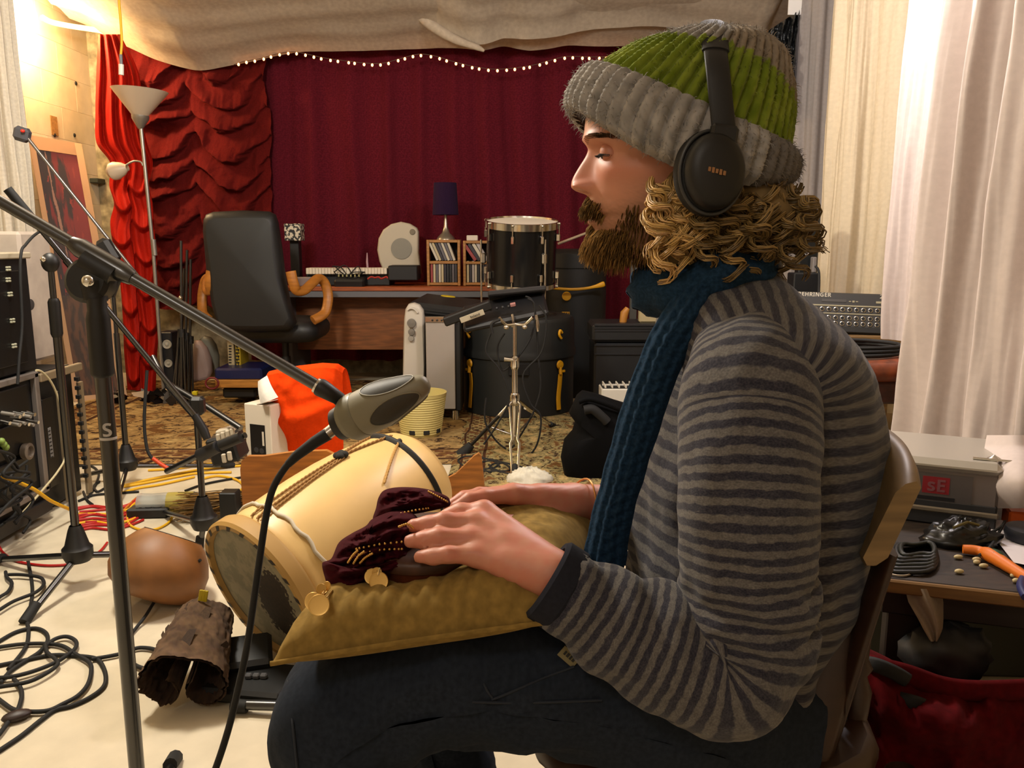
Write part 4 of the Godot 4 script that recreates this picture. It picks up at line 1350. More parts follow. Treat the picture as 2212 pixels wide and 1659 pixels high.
func corner_clutter() -> void:
	# painting leaning in the corner
	var bl := onY(160, 868)
	var br := onY(275, 858)
	var tl := P(60, 292, 5.2)
	var tr := P(176, 312, 5.6)
	var t := thing("painting", "tall framed abstract painting in red and brown leaning on the wall", "painting", (bl + br) / 2)
	var nx := (br - bl)
	var ny := (tl - bl)
	var wl := nx.length()
	var hl := ny.length()
	nx = nx.normalized()
	var nz := nx.cross(ny).normalized()
	ny = nz.cross(nx)
	var frame_m := plain("frame_cream", Color(0.72, 0.58, 0.44), 0.7)
	# the panel as a grid between its four corners
	var quad := func(u: float, v: float, off: float) -> Vector3:
		return bl.lerp(br, u).lerp(tl.lerp(tr, u), v) + nz * off
	var im := Image.create(128, 512, false, Image.FORMAT_RGB8)
	for y in 512:
		for x in 128:
			var n1 := fn.get_noise_2d(x * 0.022 + 3.0, y * 0.006)
			var n2 := fn.get_noise_2d(x * 0.05, y * 0.016 + 8.0)
			var c := Color(0.44, 0.075, 0.05).lerp(Color(0.15, 0.055, 0.05), sstep(-0.1, 0.2, n1 + (0.5 - x / 128.0) * 1.1))
			if n2 > 0.42:
				c = Color(0.5, 0.13, 0.07)
			if absf(x - 26 - y * 0.07 - 6.0 * n2) < 3.0 and y < 260:
				c = Color(0.56, 0.4, 0.34)
			if y > 300:
				c = Color(0.34, 0.21, 0.12).lerp(Color(0.2, 0.13, 0.08), sstep(-0.2, 0.3, n2))
			im.set_pixel(x, y, c)
	var pm := plain("painting_red", Color.WHITE, 0.6)
	pm.albedo_texture = ImageTexture.create_from_image(im)
	var b := mb()
	b.quad(quad.call(0.1, 0.02, 0.004), quad.call(0.86, 0.02, 0.004), quad.call(0.86, 0.95, 0.004), quad.call(0.1, 0.95, 0.004), nz)
	part(b, "canvas", pm, t)
	for q in [[0.0, 0.1, 0.0, 1.0], [0.86, 1.0, 0.0, 1.0], [0.1, 0.86, 0.95, 1.0], [0.1, 0.86, 0.0, 0.02]]:
		b = mb()
		var pts := []
		var o: Vector3 = quad.call((q[0] + q[1]) / 2, (q[2] + q[3]) / 2, 0.0)
		for off in [-0.015, 0.015]:
			for w in [[q[0], q[2]], [q[1], q[2]], [q[1], q[3]], [q[0], q[3]]]:
				pts.append(quad.call(w[0], w[1], off))
		for f in [[0, 1, 2, 3], [4, 5, 6, 7], [0, 1, 5, 4], [1, 2, 6, 5], [2, 3, 7, 6], [3, 0, 4, 7]]:
			b.poly([pts[f[0]], pts[f[1]], pts[f[2]], pts[f[3]]], o)
		part(b, "frame_side", frame_m, t)
	# folded black stands standing in a bundle
	var names := ["tallest of the bundle", "leaning right in the bundle", "with a bright clip in the bundle", "at the rear of the bundle"]
	var sx := [[391, 520, 396, 850], [404, 540, 402, 862], [412, 560, 412, 868], [398, 580, 390, 855]]
	for k in 4:
		var p0 := onZ(sx[k][0], sx[k][1], -5.15 - 0.04 * k)
		var p1 := onY(sx[k][2], sx[k][3], 0.0)
		p1 = Vector3(onZ(sx[k][2], 860, -5.15 - 0.04 * k).x, 0.0, -5.12 - 0.04 * k)
		t = thing("folded_stand", "folded black stand, " + names[k] + " beside the ruched blind", "stand", p1, "folded stands in a bundle")
		part(mb().tube([p0, p1.lerp(p0, 0.42)], 0.009, 8), "upper_tube", black_metal(), t)
		part(mb().tube([p1.lerp(p0, 0.44), p1 + Vector3(0, 0.01, 0)], 0.0135, 8), "lower_tube", black_metal(), t)
		part(mb().tube([p1.lerp(p0, 0.42), p1.lerp(p0, 0.47)], 0.024, 10), "collar", black_plastic(), t)
		part(mb().ball(p1.lerp(p0, 0.66) + Vector3(0, 0, 0.015), Vector3(0.013, 0.013, 0.013), 8, 6), "clamp_screw", chrome(), t)
		for s in [-1.0, 1.0]:
			part(mb().tube([p1.lerp(p0, 0.45) + Vector3(0.014 * s, 0, 0.012), p1 + Vector3(0.035 * s, 0.012, 0.02)], 0.007, 6), "folded_leg", black_metal(), t)
	# dark speaker with two pale discs
	t = thing("small_speaker", "dark box with two pale round drivers beside the lamp pole", "speaker", Vector3(onZ(358, 850, -5.35).x, 0, -5.4))
	part(pbox(mb(), 341, 718, 380, 862, -5.32, 0.14, 0.005), "cabinet", plain("navy_black", Color(0.05, 0.055, 0.085), 0.5), t)
	for q in [[361, 744, 0.03], [364, 785, 0.027]]:
		part(mb().lathe([[q[2], 0.0], [q[2] * 0.92, 0.008], [q[2] * 0.45, 0.004], [q[2] * 0.3, 0.01], [0.0, 0.012]], 24, frame_y(onZ(q[0], q[1], -5.318), Vector3.BACK)), "driver", plain("driver_pale", Color(0.62, 0.6, 0.55), 0.5), t)
	# two pale rounded shells
	var pa := onZ(435, 790, -5.4)
	t = thing("pale_shell", "pinkish white rounded shade on the floor beside the folded stands", "shade", Vector3(pa.x, 0, -5.4), "pale rounded shades behind the stands")
	part(rprism(mb(), zline([[413, 828], [414, 760], [418, 736], [430, 737], [444, 752], [453, 775], [455, 805], [450, 820]], -5.4), at_z(-5.43), 0.07, 0.025, 0.01), "shell", plain("shell_pink", Color(0.56, 0.48, 0.46), 0.5), t)
	t = thing("pale_shell", "greyish rounded shade standing behind the pinkish one", "shade", Vector3(onZ(450, 790, -5.55).x, 0, -5.55), "pale rounded shades behind the stands")
	part(rprism(mb(), zline([[428, 735], [438, 726], [452, 730], [463, 745], [470, 770], [470, 800], [460, 815], [440, 818]], -5.55), at_z(-5.58), 0.07, 0.025, 0.01), "shell", plain("shell_grey", Color(0.42, 0.42, 0.38), 0.5), t)
	# yellow-spined books, blue cover, plank, red coil
	var y0 := 0.11
	t = thing("book", "cream book with dark spine marks standing on the blue cover", "book", onZ(499, 795, -5.2), "books standing on the blue cover")
	part(pbox(mb(), 490, 732, 507, 795, -5.2, 0.16, 0.002), "cover", plain("book_cream", Color(0.62, 0.56, 0.43), 0.6), t)
	for k in 7:
		part(pbox(mb(), 494, 746 + k * 6, 500, 749 + k * 6, -5.198, 0.002, 0.0), "spine_mark", plain("ink", Color(0.06, 0.06, 0.06), 0.6), t)
	t = thing("book", "yellow spined book with bold dark marks standing on the blue cover", "book", onZ(514, 795, -5.2), "books standing on the blue cover")
	part(pbox(mb(), 507, 730, 521, 795, -5.2, 0.16, 0.002), "cover", plain("book_yellow", Color(0.62, 0.52, 0.06), 0.6), t)
	for k in 6:
		part(pbox(mb(), 509, 747 + k * 7, 517, 750 + k * 7, -5.198, 0.002, 0.0), "spine_mark", plain("ink", Color(0.06, 0.06, 0.06), 0.6), t)
		part(pbox(mb(), 511 + (k % 2) * 3, 747 + k * 7, 513 + (k % 2) * 3, 753 + k * 7, -5.198, 0.002, 0.0), "spine_mark", plain("ink", Color(0.06, 0.06, 0.06), 0.6), t)
	single(pbox(mb(), 462, 796, 566, 822, -5.05, 0.3, 0.012), "blue_folder", plain("blue_cover", Color(0.07, 0.1, 0.26), 0.35), "thick dark blue folder lying on the yellow plank", "folder")
	single(pbox(mb(), 464, 821, 562, 838, -5.03, 0.34, 0.004), "plank", wood("plank_yellow", Color(0.74, 0.5, 0.2), 0.5), "yellow wooden plank under the dark blue folder", "plank")
	single(pbox(mb(), 480, 838, 552, 860, -5.08, 0.2, 0.01), "dark_block", black_plastic(), "low dark block carrying the yellow plank", "block")
	for k in 3:
		var lp := []
		for q in 9:
			var a := TAU * q / 8.0 + k
			lp.append(onZ(458 + 14 * cos(a), 828 + 12 * sin(a), -4.98 + 0.012 * k))
		single(mb().tube(smooth(lp, 4), 0.006, 6), "red_coil", plain("red_lead", Color(0.38, 0.06, 0.08), 0.5), "loop of dark red lead at the yellow plank, " + ["rear loop", "middle loop", "foremost loop"][k], "cable", "red lead loops by the plank")
	single(pbox(mb(), 414, 846, 425, 854, -5.0, 0.03, 0.003), "yellow_tag", plain("tag_yellow", Color(0.72, 0.66, 0.05), 0.5), "tiny bright yellow tag on the rug by the stands", "tag")
	# crumpled black and silver foil heap under the red drape
	var hc := onY(325, 872)
	var b2 := mb()
	for k in 26:
		var o := hc + Vector3(rng.randf_range(-0.26, 0.24), rng.randf_range(0.02, 0.09), rng.randf_range(-0.1, 0.12))
		var bb := Basis.from_euler(Vector3(rng.randf() * 6, rng.randf() * 6, rng.randf() * 6))
		b2.col = lin([Color(0.05, 0.05, 0.05), Color(0.5, 0.48, 0.45), Color(0.12, 0.11, 0.1)][k % 3])
		b2.poly([o + bb * Vector3(-0.05, 0, 0), o + bb * Vector3(0.01, 0.045, 0.01), o + bb * Vector3(0.06, 0.0, -0.01), o + bb * Vector3(0.0, -0.03, 0.0)], o + Vector3(0, -1, 0))
	single(b2, "foil_heap", vcol("foil", 0.25, 0.4), "crumpled heap of black and silver wrapping under the red drape", "wrapping")

func cable(px: Array, r: float, m: Material, label: String, group := "", h := 0.006, called := "cable") -> MeshInstance3D:
	var pts := []
	for q in px:
		pts.append(onY(q[0], q[1], (r + 0.001) if q.size() < 3 else q[2]))
	return single(mb().tube(smooth(pts, 6), r, 7), called, m, label, "cable", group)

func mic_stand_base(t: Node3D, base: Vector3, hub_y: float, feet: Array, r: float) -> void:
	var hub := base + Vector3(0, hub_y, 0)
	part(mb().lathe([[0.012, -0.055], [0.034, -0.05], [0.043, -0.03], [0.043, -0.01], [0.034, 0.0], [0.022, 0.045], [0.016, 0.06]], 20, Transform3D(Basis(), hub)), "hub", black_plastic(), t)
	for f in feet:
		var d: Vector3 = f - hub
		part(mb().tube([hub + d * 0.07 + Vector3(0, -0.03, 0), f + Vector3(0, r, 0)], r, 10), "leg", black_metal(), t)
		part(mb().tube([f + Vector3(0, r, 0) - d.normalized() * 0.05, f + Vector3(0, r + 0.001, 0) + d.normalized() * 0.012], [r * 1.45, r * 1.6], 10), "foot", black_rubber(), t)

func build_left() -> void:
	# ---- cream curtain hanging at the left edge
	var cc := cloth("cream_voile", Color(0.92, 0.89, 0.83), 0.9, 4.0, 0.02, 0.0)
	cc.backlight_enabled = true
	cc.backlight = Color(0.25, 0.23, 0.2)
	var p0 := P(-110, 540, 4.4)
	var p1 := P(30, 540, 4.5)
	var p2 := P(78, 560, 4.62)
	single(drape([p0, p1, p2], [2.6, 2.6, 2.6], [0.5, 0.5, 0.5], 7.0, 0.02, 0.035, 120, 40, 6.0), "curtain", cc, "cream net curtain hanging by the cream block wall", "curtain")

	# ---- racks along the left, fronts facing right
	var X := -1.73
	var alu := plain("aluminium_trim", Color(0.5, 0.47, 0.45), 0.45, 0.5)
	var rk := plain("rack_black", Color(0.045, 0.048, 0.055), 0.5)
	var zA := onX(74, 650, X).z
	var topB := onX(80, 800, X).y
	var topA := onX(72, 545, X).y
	var t := thing("rack_case", "upper black rack of sound gear with rows of jack sockets", "rack", Vector3(X - 0.25, topB, (zA - 2.3) / 2))
	part(mb().box(Vector3(X - 0.25, (topA + topB) / 2, (zA - 2.1) / 2), Vector3(0.48, topA - topB, -zA - 2.1), 0.008), "case", rk, t)
	part(mb().box(Vector3(X - 0.25, topA - 0.01, (zA - 2.1) / 2), Vector3(0.5, 0.022, -zA - 2.1 + 0.02), 0.004), "lid_edge", plain("rack_lid", Color(0.62, 0.58, 0.5), 0.6), t)
	part(mb().box(Vector3(X + 0.002, (topA + topB) / 2 - 0.01, (zA - 2.1) / 2 + 0.035), Vector3(0.012, topA - topB - 0.1, -zA - 2.1 - 0.1), 0.003), "panel", plain("rack_panel", Color(0.03, 0.032, 0.038), 0.4), t)
	for q in [[18, 580], [18, 604], [22, 635], [27, 692], [31, 746]]:
		var p := onX(q[0], q[1], X + 0.008)
		for k in 4:
			part(mb().box(p + Vector3(0.004, 0.009 * (k / 2) - 0.005, 0.014 * (k % 2)), Vector3(0.008, 0.007, 0.01), 0.002), "jack_socket", plain("socket_pale", Color(0.6, 0.6, 0.52), 0.4), t)
	var zB := onX(86, 900, X).z
	t = thing("rack_case", "lower black rack with aluminium edges and tangled plugs", "rack", Vector3(X - 0.25, 0, (zB - 2.1) / 2))
	part(mb().box(Vector3(X - 0.26, topB / 2 + 0.02, (zB - 2.0) / 2), Vector3(0.5, topB - 0.05, -zB - 2.0), 0.006), "case", rk, t)
	for y in [0.12, topB - 0.012]:
		part(mb().box(Vector3(X, y, (zB - 2.0) / 2), Vector3(0.022, 0.022, -zB - 2.0), 0.003), "edge_trim", alu, t)
	part(mb().box(Vector3(X, (topB + 0.11) / 2, zB + 0.012), Vector3(0.022, topB - 0.12, 0.026), 0.003), "corner_trim", alu, t)
	part(mb().box(Vector3(X, 0.06, (zB - 2.0) / 2), Vector3(0.03, 0.05, -zB - 2.0), 0.003), "plinth", rk, t)
	for k in 3:
		part(mb().box(Vector3(X + 0.004, 0.22 + k * 0.125, (zB - 2.0) / 2 + 0.03), Vector3(0.01, 0.11, -zB - 2.08), 0.004), "panel", plain("rack_panel", Color(0.03, 0.032, 0.038), 0.4), t)
	for k in 14:
		var p := onX(4 + (k % 7) * 9 + rng.randf_range(-2, 2), 893 + (k / 7) * 18 + rng.randf_range(-3, 3), X + 0.02)
		part(mb().tube([p, p + Vector3(0.03 + rng.randf() * 0.02, -0.006, 0.006)], 0.0065, 8), "plug", chrome() if k % 2 else plain("plug_grey", Color(0.5, 0.48, 0.45), 0.4), t)
	for q in [[8, 960, 0], [13, 966, 1], [3, 953, 2]]:
		part(mb().ball(onX(q[0], q[1], X + 0.02), Vector3(0.012, 0.012, 0.012), 8, 6), "plug", plain("plug_green", Color(0.45, 0.55, 0.25), 0.5), t)
	part(mb().lathe([[0.028, 0.0], [0.03, 0.02], [0.02, 0.024], [0.016, 0.01], [0.0, 0.01]], 20, frame_y(onX(52, 975, X + 0.012), Vector3.RIGHT)), "knob", plain("knob_tan", Color(0.42, 0.38, 0.34), 0.4), t)
	# third rack with upright rail
	var z1 := onX(90, 900, X).z
	var z2 := onX(182, 900, X).z
	t = thing("rack_case", "open rack frame with punched tan rail and vertical badge", "rack", Vector3(X - 0.2, 0, (z1 + z2) / 2))
	part(mb().box(Vector3(X - 0.26, topB / 2, (z1 + z2) / 2), Vector3(0.46, topB - 0.04, z1 - z2 - 0.02), 0.006), "case", rk, t)
	var rail := plain("rail_tan", Color(0.52, 0.46, 0.36), 0.5, 0.3)
	part(mb().box(Vector3(X + 0.004, topB / 2 - 0.04, z2 + 0.02), Vector3(0.012, topB - 0.1, 0.035), 0.002), "rail", rail, t)
	part(mb().box(Vector3(X + 0.002, topB - 0.03, (z1 + z2) / 2), Vector3(0.02, 0.03, z1 - z2), 0.003), "rail", rail, t)
	part(mb().box(Vector3(X, topB / 2 - 0.04, z1 - 0.13), Vector3(0.02, topB - 0.12, 0.016), 0.002), "rail", rail, t)
	for k in 12:
		part(mb().box(Vector3(X + 0.008, 0.09 + k * 0.036, z2 + 0.045), Vector3(0.02, 0.016, 0.012), 0.002), "rail_clip", black_plastic(), t)
	for k in 8:
		part(mb().box(onX(106 + k * 0.9, 928 + k * 8, X - 0.01), Vector3(0.004, 0.016, 0.02), 0.001), "badge_mark", plain("badge_mark", Color(0.45, 0.45, 0.45), 0.5), t)
		part(mb().box(onX(106 + k * 0.9, 931 + k * 8, X - 0.009), Vector3(0.004, 0.005, 0.014), 0.001), "badge_mark", plain("rack_black", Color(0.045, 0.048, 0.055), 0.5), t)
	part(mb().box(onX(109, 955, X - 0.014), Vector3(0.01, 0.34, 0.075), 0.002), "panel", plain("rack_panel", Color(0.03, 0.032, 0.038), 0.4), t)
	# white cabinet on the third rack
	t = thing("white_cabinet", "narrow white cabinet with a dark dent standing on the rack", "cabinet", Vector3(-2.02, topB, -3.25))
	var wz0 := onX(62, 650, -1.85).z
	var wz1 := onX(121, 700, -1.85).z
	part(mb().box(Vector3(-2.03, (topB + 1.06) / 2, (wz0 + wz1) / 2), Vector3(0.36, 1.06 - topB, wz0 - wz1 + 0.04), 0.012), "body", grainy("cabinet_white", Color(0.70, 0.65, 0.60), 0.6, 0.9, 0.02, 2.0), t)
	part(mb().ball(onX(65, 658, -1.85), Vector3(0.003, 0.022, 0.03), 12, 8), "dent", plain("dent_dark", Color(0.2, 0.18, 0.18), 0.8), t)
	# cables on the racks
	var white_c := plain("cream_cable", Color(0.74, 0.70, 0.56), 0.5)
	var yel_c := plain("yellow_cable", Color(0.86, 0.66, 0.06), 0.5)
	var red_c := plain("red_cable", Color(0.66, 0.06, 0.07), 0.5)
	var blk := black_rubber()
	var pts := []
	for q in [[78, 800], [90, 803], [108, 822], [122, 850], [132, 885], [136, 930], [141, 985], [125, 1018], [95, 1055], [60, 1095], [44, 1112]]:
		pts.append(onX(q[0], q[1], X + 0.06))
	single(mb().tube(smooth(pts, 6), 0.004, 7), "cable", white_c, "thin cream cable drooping down the rack fronts", "cable")
	pts = []
	for q in [[-20, 1018], [0, 1027], [40, 1042], [75, 1058], [110, 1082], [150, 1100]]:
		pts.append(onX(q[0], q[1], X + 0.1))
	single(mb().tube(smooth(pts, 6), 0.0065, 8), "cable", yel_c, "thick yellow cable slung across the lower rack", "cable")
	pts = []
	for q in [[86, 500], [72, 510], [56, 528], [46, 545], [44, 600], [48, 700], [42, 770], [38, 830]]:
		pts.append(onX(q[0], q[1], X + 0.05))
	single(mb().tube(smooth(pts, 6), 0.005, 7), "cable", blk, "black cable hanging over the upper rack front", "cable")
	var lab := ["at the jack row", "below the knob", "across the plinth", "by the cream cable", "under the yellow cable", "behind the plugs", "along the trim"]
	for k in 7:
		pts = []
		for q in 6:
			pts.append(onX(rng.randf_range(-10, 70), 1020 + 26 * q + rng.randf_range(-12, 12) - k * 8, X + 0.03 + 0.02 * k))
		single(mb().tube(smooth(pts, 6), 0.005, 7), "cable", blk, "black cable tangled on the lower rack, " + lab[k], "cable", "black cables tangled on the racks")

	stand_near()
	stands_far()
	floor_cables(blk, yel_c, red_c)
	# ---- plastic bottle, power strip, straw brush
	var bc := onY(395, 1112)
	t = thing("plastic_bottle", "crushed clear plastic bottle with a yellowish label lying on the floor", "bottle", bc)
	var bd := (onY(500, 1108) - onY(300, 1116)).normalized()
	var bf := frame_y(onY(300, 1112) + Vector3(0, 0.042, 0), bd)
	var len := (onY(492, 1108) - onY(300, 1112)).length()
	var pm := plain("clear_plastic", Color(0.62, 0.64, 0.62, 0.55), 0.35)
	pm.transparency = BaseMaterial3D.TRANSPARENCY_ALPHA
	part(mb().lathe([[0.0, 0.0], [0.038, 0.002], [0.04, 0.012], [0.038, 0.05], [0.04, 0.1], [0.039, len * 0.62], [0.036, len * 0.75], [0.03, len * 0.88], [0.018, len * 0.97], [0.0, len]], 24, bf), "bottle_body", pm, t)
	part(mb().lathe([[0.0405, len * 0.33], [0.0405, len * 0.62]], 24, bf), "label", plain("label_olive", Color(0.58, 0.52, 0.2), 0.6), t)
	t = thing("power_strip", "black power strip half under the crushed plastic bottle", "power strip", onY(330, 1122))
	part(mb().obox(onY(330, 1112) + Vector3(0, 0.02, 0.02), Vector3(0.075, 0, -0.006), Vector3(0, 0.019, 0), Vector3(0, 0, 0.03), 0.006), "body", black_plastic(), t)
	for k in 3:
		part(mb().lathe([[0.018, 0.0], [0.018, 0.002], [0.014, -0.002], [0.0, -0.002]], 16, Transform3D(Basis(), onY(312 + k * 18, 1112) + Vector3(0, 0.0395, 0.02))), "socket", plain("socket_dark", Color(0.02, 0.02, 0.02), 0.6), t)
	t = thing("straw_brush", "short straw hand brush lying on the pale floor", "brush", onY(450, 1125))
	var b := mb()
	var root := onY(545, 1118) + Vector3(0, 0.07, 0)
	for k in 170:
		var ed := onY(372 + rng.randf_range(0, 40), 1088 + rng.randf_range(-4, 52), 0.0)
		ed = onY(375 + rng.randf_range(0, 45), 1120, 0.0) + Vector3(0, rng.randf_range(0.004, 0.09), rng.randf_range(-0.06, 0.07))
		var st := root + Vector3(rng.randf_range(0, 0.1), rng.randf_range(-0.02, 0.02), rng.randf_range(-0.03, 0.03))
		var mid := st.lerp(ed, 0.5) + Vector3(0, rng.randf_range(-0.01, 0.02), rng.randf_range(-0.01, 0.01))
		var sh := rng.randf_range(0.55, 1.15)
		b.col = lin(Color(0.55 * sh, 0.4 * sh, 0.17 * sh))
		b.tube([st, mid, ed], [0.0022, 0.002, 0.0012], 4, false, 1.0, Vector3.ZERO, false)
	part(b, "bristles", vcol("straw", 0.8), t)
	part(mb().tube([root + Vector3(0.02, 0, 0), root + Vector3(0.14, 0.004, -0.02)], [0.042, 0.02], 12), "ferrule", wood("brush_wood", Color(0.5, 0.32, 0.12)), t)
	# black device with white blocks
	t = thing("key_block_device", "black stage box with pale square buttons behind the mic stand", "stage box", onY(500, 1045))
	part(mb().box(P(492, 965, 2.95), Vector3(0.1, 0.1, 0.12), 0.008, Basis(Vector3.BACK, 0.25)), "body", black_plastic(), t)
	for q in [[472, 947], [482, 943], [492, 939], [502, 935], [484, 990], [496, 985]]:
		part(mb().box(P(q[0], q[1], 2.87), Vector3(0.015, 0.032, 0.012), 0.003, Basis(Vector3.BACK, 0.1)), "button", plain("button_white", Color(0.74, 0.7, 0.62), 0.5), t)
	part(mb().box(P(488, 930, 2.9), Vector3(0.06, 0.02, 0.05), 0.005, Basis(Vector3.BACK, 0.25)), "handle", plain("button_white", Color(0.74, 0.7, 0.62), 0.5), t)
	part(mb().box(Vector3(P(490, 965, 2.95).x, 0.07, P(490, 965, 2.95).z), Vector3(0.06, 0.14, 0.06), 0.004), "support", black_plastic(), t)
	# spare stand base behind the drum with a dark pedal
	t = thing("dark_pedal", "dark floor pedal box beside the shin of the jeans", "pedal", onY(545, 1480))
	part(mb().box(onY(530, 1455) + Vector3(0, 0.045, 0), Vector3(0.13, 0.05, 0.11), 0.01, Basis(Vector3.UP, 0.3) * Basis(Vector3.RIGHT, 0.25)), "housing", plain("pedal_grey", Color(0.1, 0.105, 0.11), 0.45), t)
	part(mb().box(onY(545, 1490) + Vector3(0, 0.018, 0), Vector3(0.2, 0.034, 0.14), 0.008, Basis(Vector3.UP, -0.15)), "base", black_plastic(), t)
	for k in 3:
		part(mb().box(onY(545 + k * 16, 1485) + Vector3(0, 0.04, 0.02), Vector3(0.016, 0.012, 0.014), 0.003), "switch", plain("switch_pale", Color(0.32, 0.32, 0.33), 0.4), t)

func stand_near() -> void:
	var bm := black_metal()
	var d := 1.2
	var ref := P(212, 690, d)
	var base := Vector3(ref.x, 0, ref.z)
	var t := thing("mic_stand", "black boom microphone stand holding the tapered grey microphone", "microphone stand", base)
	var ytop := P(206, 628, d).y
	var ygrip0 := P(216, 800, d).y
	var ygrip1 := P(212, 688, d).y
	part(mb().tube([base + Vector3(0, 0.1, 0), base + Vector3(0, ygrip0, 0)], 0.0118, 16), "lower_tube", bm, t)
	part(mb().lathe([[0.0125, ygrip0 - 0.012], [0.0165, ygrip0 - 0.006], [0.0165, ygrip1], [0.0135, ygrip1 + 0.012], [0.0135, ytop - 0.01]], 20, Transform3D(Basis(), base)), "height_clutch", black_plastic(), t)
	var yr := P(227, 955, d).y
	part(mb().lathe([[0.0121, yr - 0.0028], [0.0124, yr], [0.0121, yr + 0.0012]], 20, Transform3D(Basis(), base)), "print_ring", plain("print_pale_grey", Color(0.72, 0.7, 0.68), 0.5), t)
	text_part("S", 0.021, plain("print_pale_grey", Color(0.72, 0.7, 0.68), 0.5), t, Transform3D(Basis(Vector3.UP, 0.45), base + Vector3(0.0052, yr + 0.013, 0.0108)))
	# clamp
	var cj := P(202, 600, d - 0.018)
	part(mb().lathe([[0.0, -0.022], [0.03, -0.022], [0.033, -0.014], [0.033, 0.008], [0.027, 0.014], [0.0, 0.014]], 24, frame_y(P(194, 607, d), cam_basis.z)), "clamp_disc", black_plastic(), t)
	part(mb().ball(P(190, 607, d - 0.03), Vector3(0.0088, 0.0088, 0.0088), 14, 10), "clamp_bolt", chrome(), t)
	part(mb().tube([P(206, 650, d), P(203, 610, d)], [0.017, 0.02], 14), "clamp_neck", black_plastic(), t)
	part(mb().tube([P(236, 640, d + 0.02), P(246, 600, d + 0.02)], [0.008, 0.011], 12), "clamp_knob", black_plastic(), t)
	# boom
	var b0 := P(-60, 400, d - 0.01)
	var dirv := (P(735, 862, d + 0.02) - b0)
	var at := func(px: float, off := 0.0) -> Vector3:
		return b0 + dirv * ((px + 60.0) / 795.0) + cam_basis.y * off
	part(mb().tube([at.call(-60), at.call(700)], 0.0088, 16), "boom_tube", bm, t)
	part(mb().tube([at.call(150), at.call(170), at.call(262), at.call(282)], [0.01, 0.0145, 0.0145, 0.0105], 16), "boom_sleeve", bm, t)
	part(mb().tube([at.call(180, -0.012), at.call(245, -0.012)], [0.019, 0.019], 14), "boom_cradle", black_plastic(), t)
	part(mb().tube([at.call(681), at.call(688)], 0.0118, 16), "ring", chrome(), t)
	var tip: Vector3 = at.call(728)
	part(mb().tube(smooth([at.call(686), at.call(712), P(738, 868, d + 0.03), P(748, 905, d + 0.03)], 5), [0.0125, 0.0135, 0.0135, 0.013, 0.0125, 0.012, 0.0115, 0.011, 0.0105, 0.0105, 0.0105, 0.0105, 0.0105, 0.011, 0.011, 0.011], 14), "mic_clip", black_plastic(), t)
	mic_stand_base(t, base, 0.12, [onY(377, 1650), base + Vector3(-0.3, 0, 0.15), base + Vector3(0.18, 0, 0.3)], 0.0095)
	# ---- microphone
	var m0 := P(742, 912, d + 0.035)
	var m1 := P(925, 826, d - 0.01)
	var ax := m1 - m0
	var len := ax.length()
	var f := frame_y(m0, ax, Vector3.UP)
	t = thing("microphone", "tapered olive grey kick microphone with oval grille windows", "microphone", m0)
	var olive := plain("mic_olive", Color(0.47, 0.45, 0.37), 0.5)
	var prof := [[0.0, 0.0], [0.026, 0.002], [0.031, 0.008], [0.0325, 0.02], [0.034, 0.028], [0.0345, len * 0.34], [0.034, len * 0.45], [0.031, len * 0.58], [0.026, len * 0.72], [0.0205, len * 0.86], [0.015, len * 0.955], [0.009, len * 0.99], [0.0, len]]
	part(mb().lathe(prof, 40, f, 0.9), "body", olive, t)
	part(mb().lathe([[0.0335, 0.012], [0.0355, 0.016], [0.0355, 0.03], [0.0345, 0.034]], 40, f), "collar", plain("mic_olive_light", Color(0.44, 0.42, 0.34), 0.4), t)
	part(mb().lathe([[0.018, -0.012], [0.0245, -0.01], [0.0265, 0.004], [0.024, 0.01]], 30, f), "base_ring", black_plastic(), t)
	# oval grille windows, four round the body
	var tab := []
	for q in prof:
		tab.append([q[1], q[0]])
	var gm := grainy("mic_grille", Color(0.235, 0.225, 0.19), 0.55, 0.6, 0.15, 30.0, 0.02)
	for k in 4:
		var a0 := TAU * k / 4 + 0.55
		var ps := PackedVector3Array()
		for j in 15:
			for i in 25:
				var an := TAU * i / 24.0
				var rr := j / 14.0
				var y: float = len * (0.64 + 0.27 * rr * cos(an))
				var rad: float = slook(tab, y)
				var da := 0.62 * rr * sin(an) * (1.0 + 0.15 * cos(an))
				var lift := 0.0007 - 0.0 * rr
				ps.append(f * Vector3(cos(a0 + da) * (rad + lift), y, -sin(a0 + da) * (rad + lift)))
		part(mb().patch(ps, 25, 15), "grille", gm, t)
		var rim := []
		for i in 32:
			var an := TAU * i / 32.0
			var y: float = len * (0.64 + 0.272 * cos(an))
			var rad: float = slook(tab, y)
			var da := 0.625 * sin(an) * (1.0 + 0.15 * cos(an))
			rim.append(f * Vector3(cos(a0 + da) * (rad + 0.0006), y, -sin(a0 + da) * (rad + 0.0006)))
		part(mb().tube(rim, 0.0012, 6, true), "grille_rim", plain("mic_olive_light", Color(0.44, 0.42, 0.34), 0.4), t)
	part(mb().obox(f * Vector3(0.0, 0.022, 0.0) + f.basis * Vector3(-0.022, 0.0, 0.0285), f.basis.x * 0.004, f.basis.y * 0.004, f.basis.z * 0.0015, 0.0005), "badge", plain("badge_dark", Color(0.08, 0.08, 0.07), 0.5), t)
	# ---- its connector and cable
	var pts := [m0 + ax * -0.02, P(712, 936, d + 0.03), P(682, 954, d + 0.03), P(640, 985, d + 0.03), P(612, 1016, d + 0.03), P(588, 1060, d + 0.03), P(574, 1120, d + 0.03), P(562, 1200, d + 0.03), P(548, 1300, d + 0.03), P(533, 1400, d + 0.03), P(514, 1490, d + 0.03), P(492, 1580, d + 0.03), P(462, 1670, d + 0.03), P(430, 1740, d + 0.03)]
	t = thing("microphone_cable", "black microphone cable with silver plug hanging from the grey microphone", "cable", pts[3])
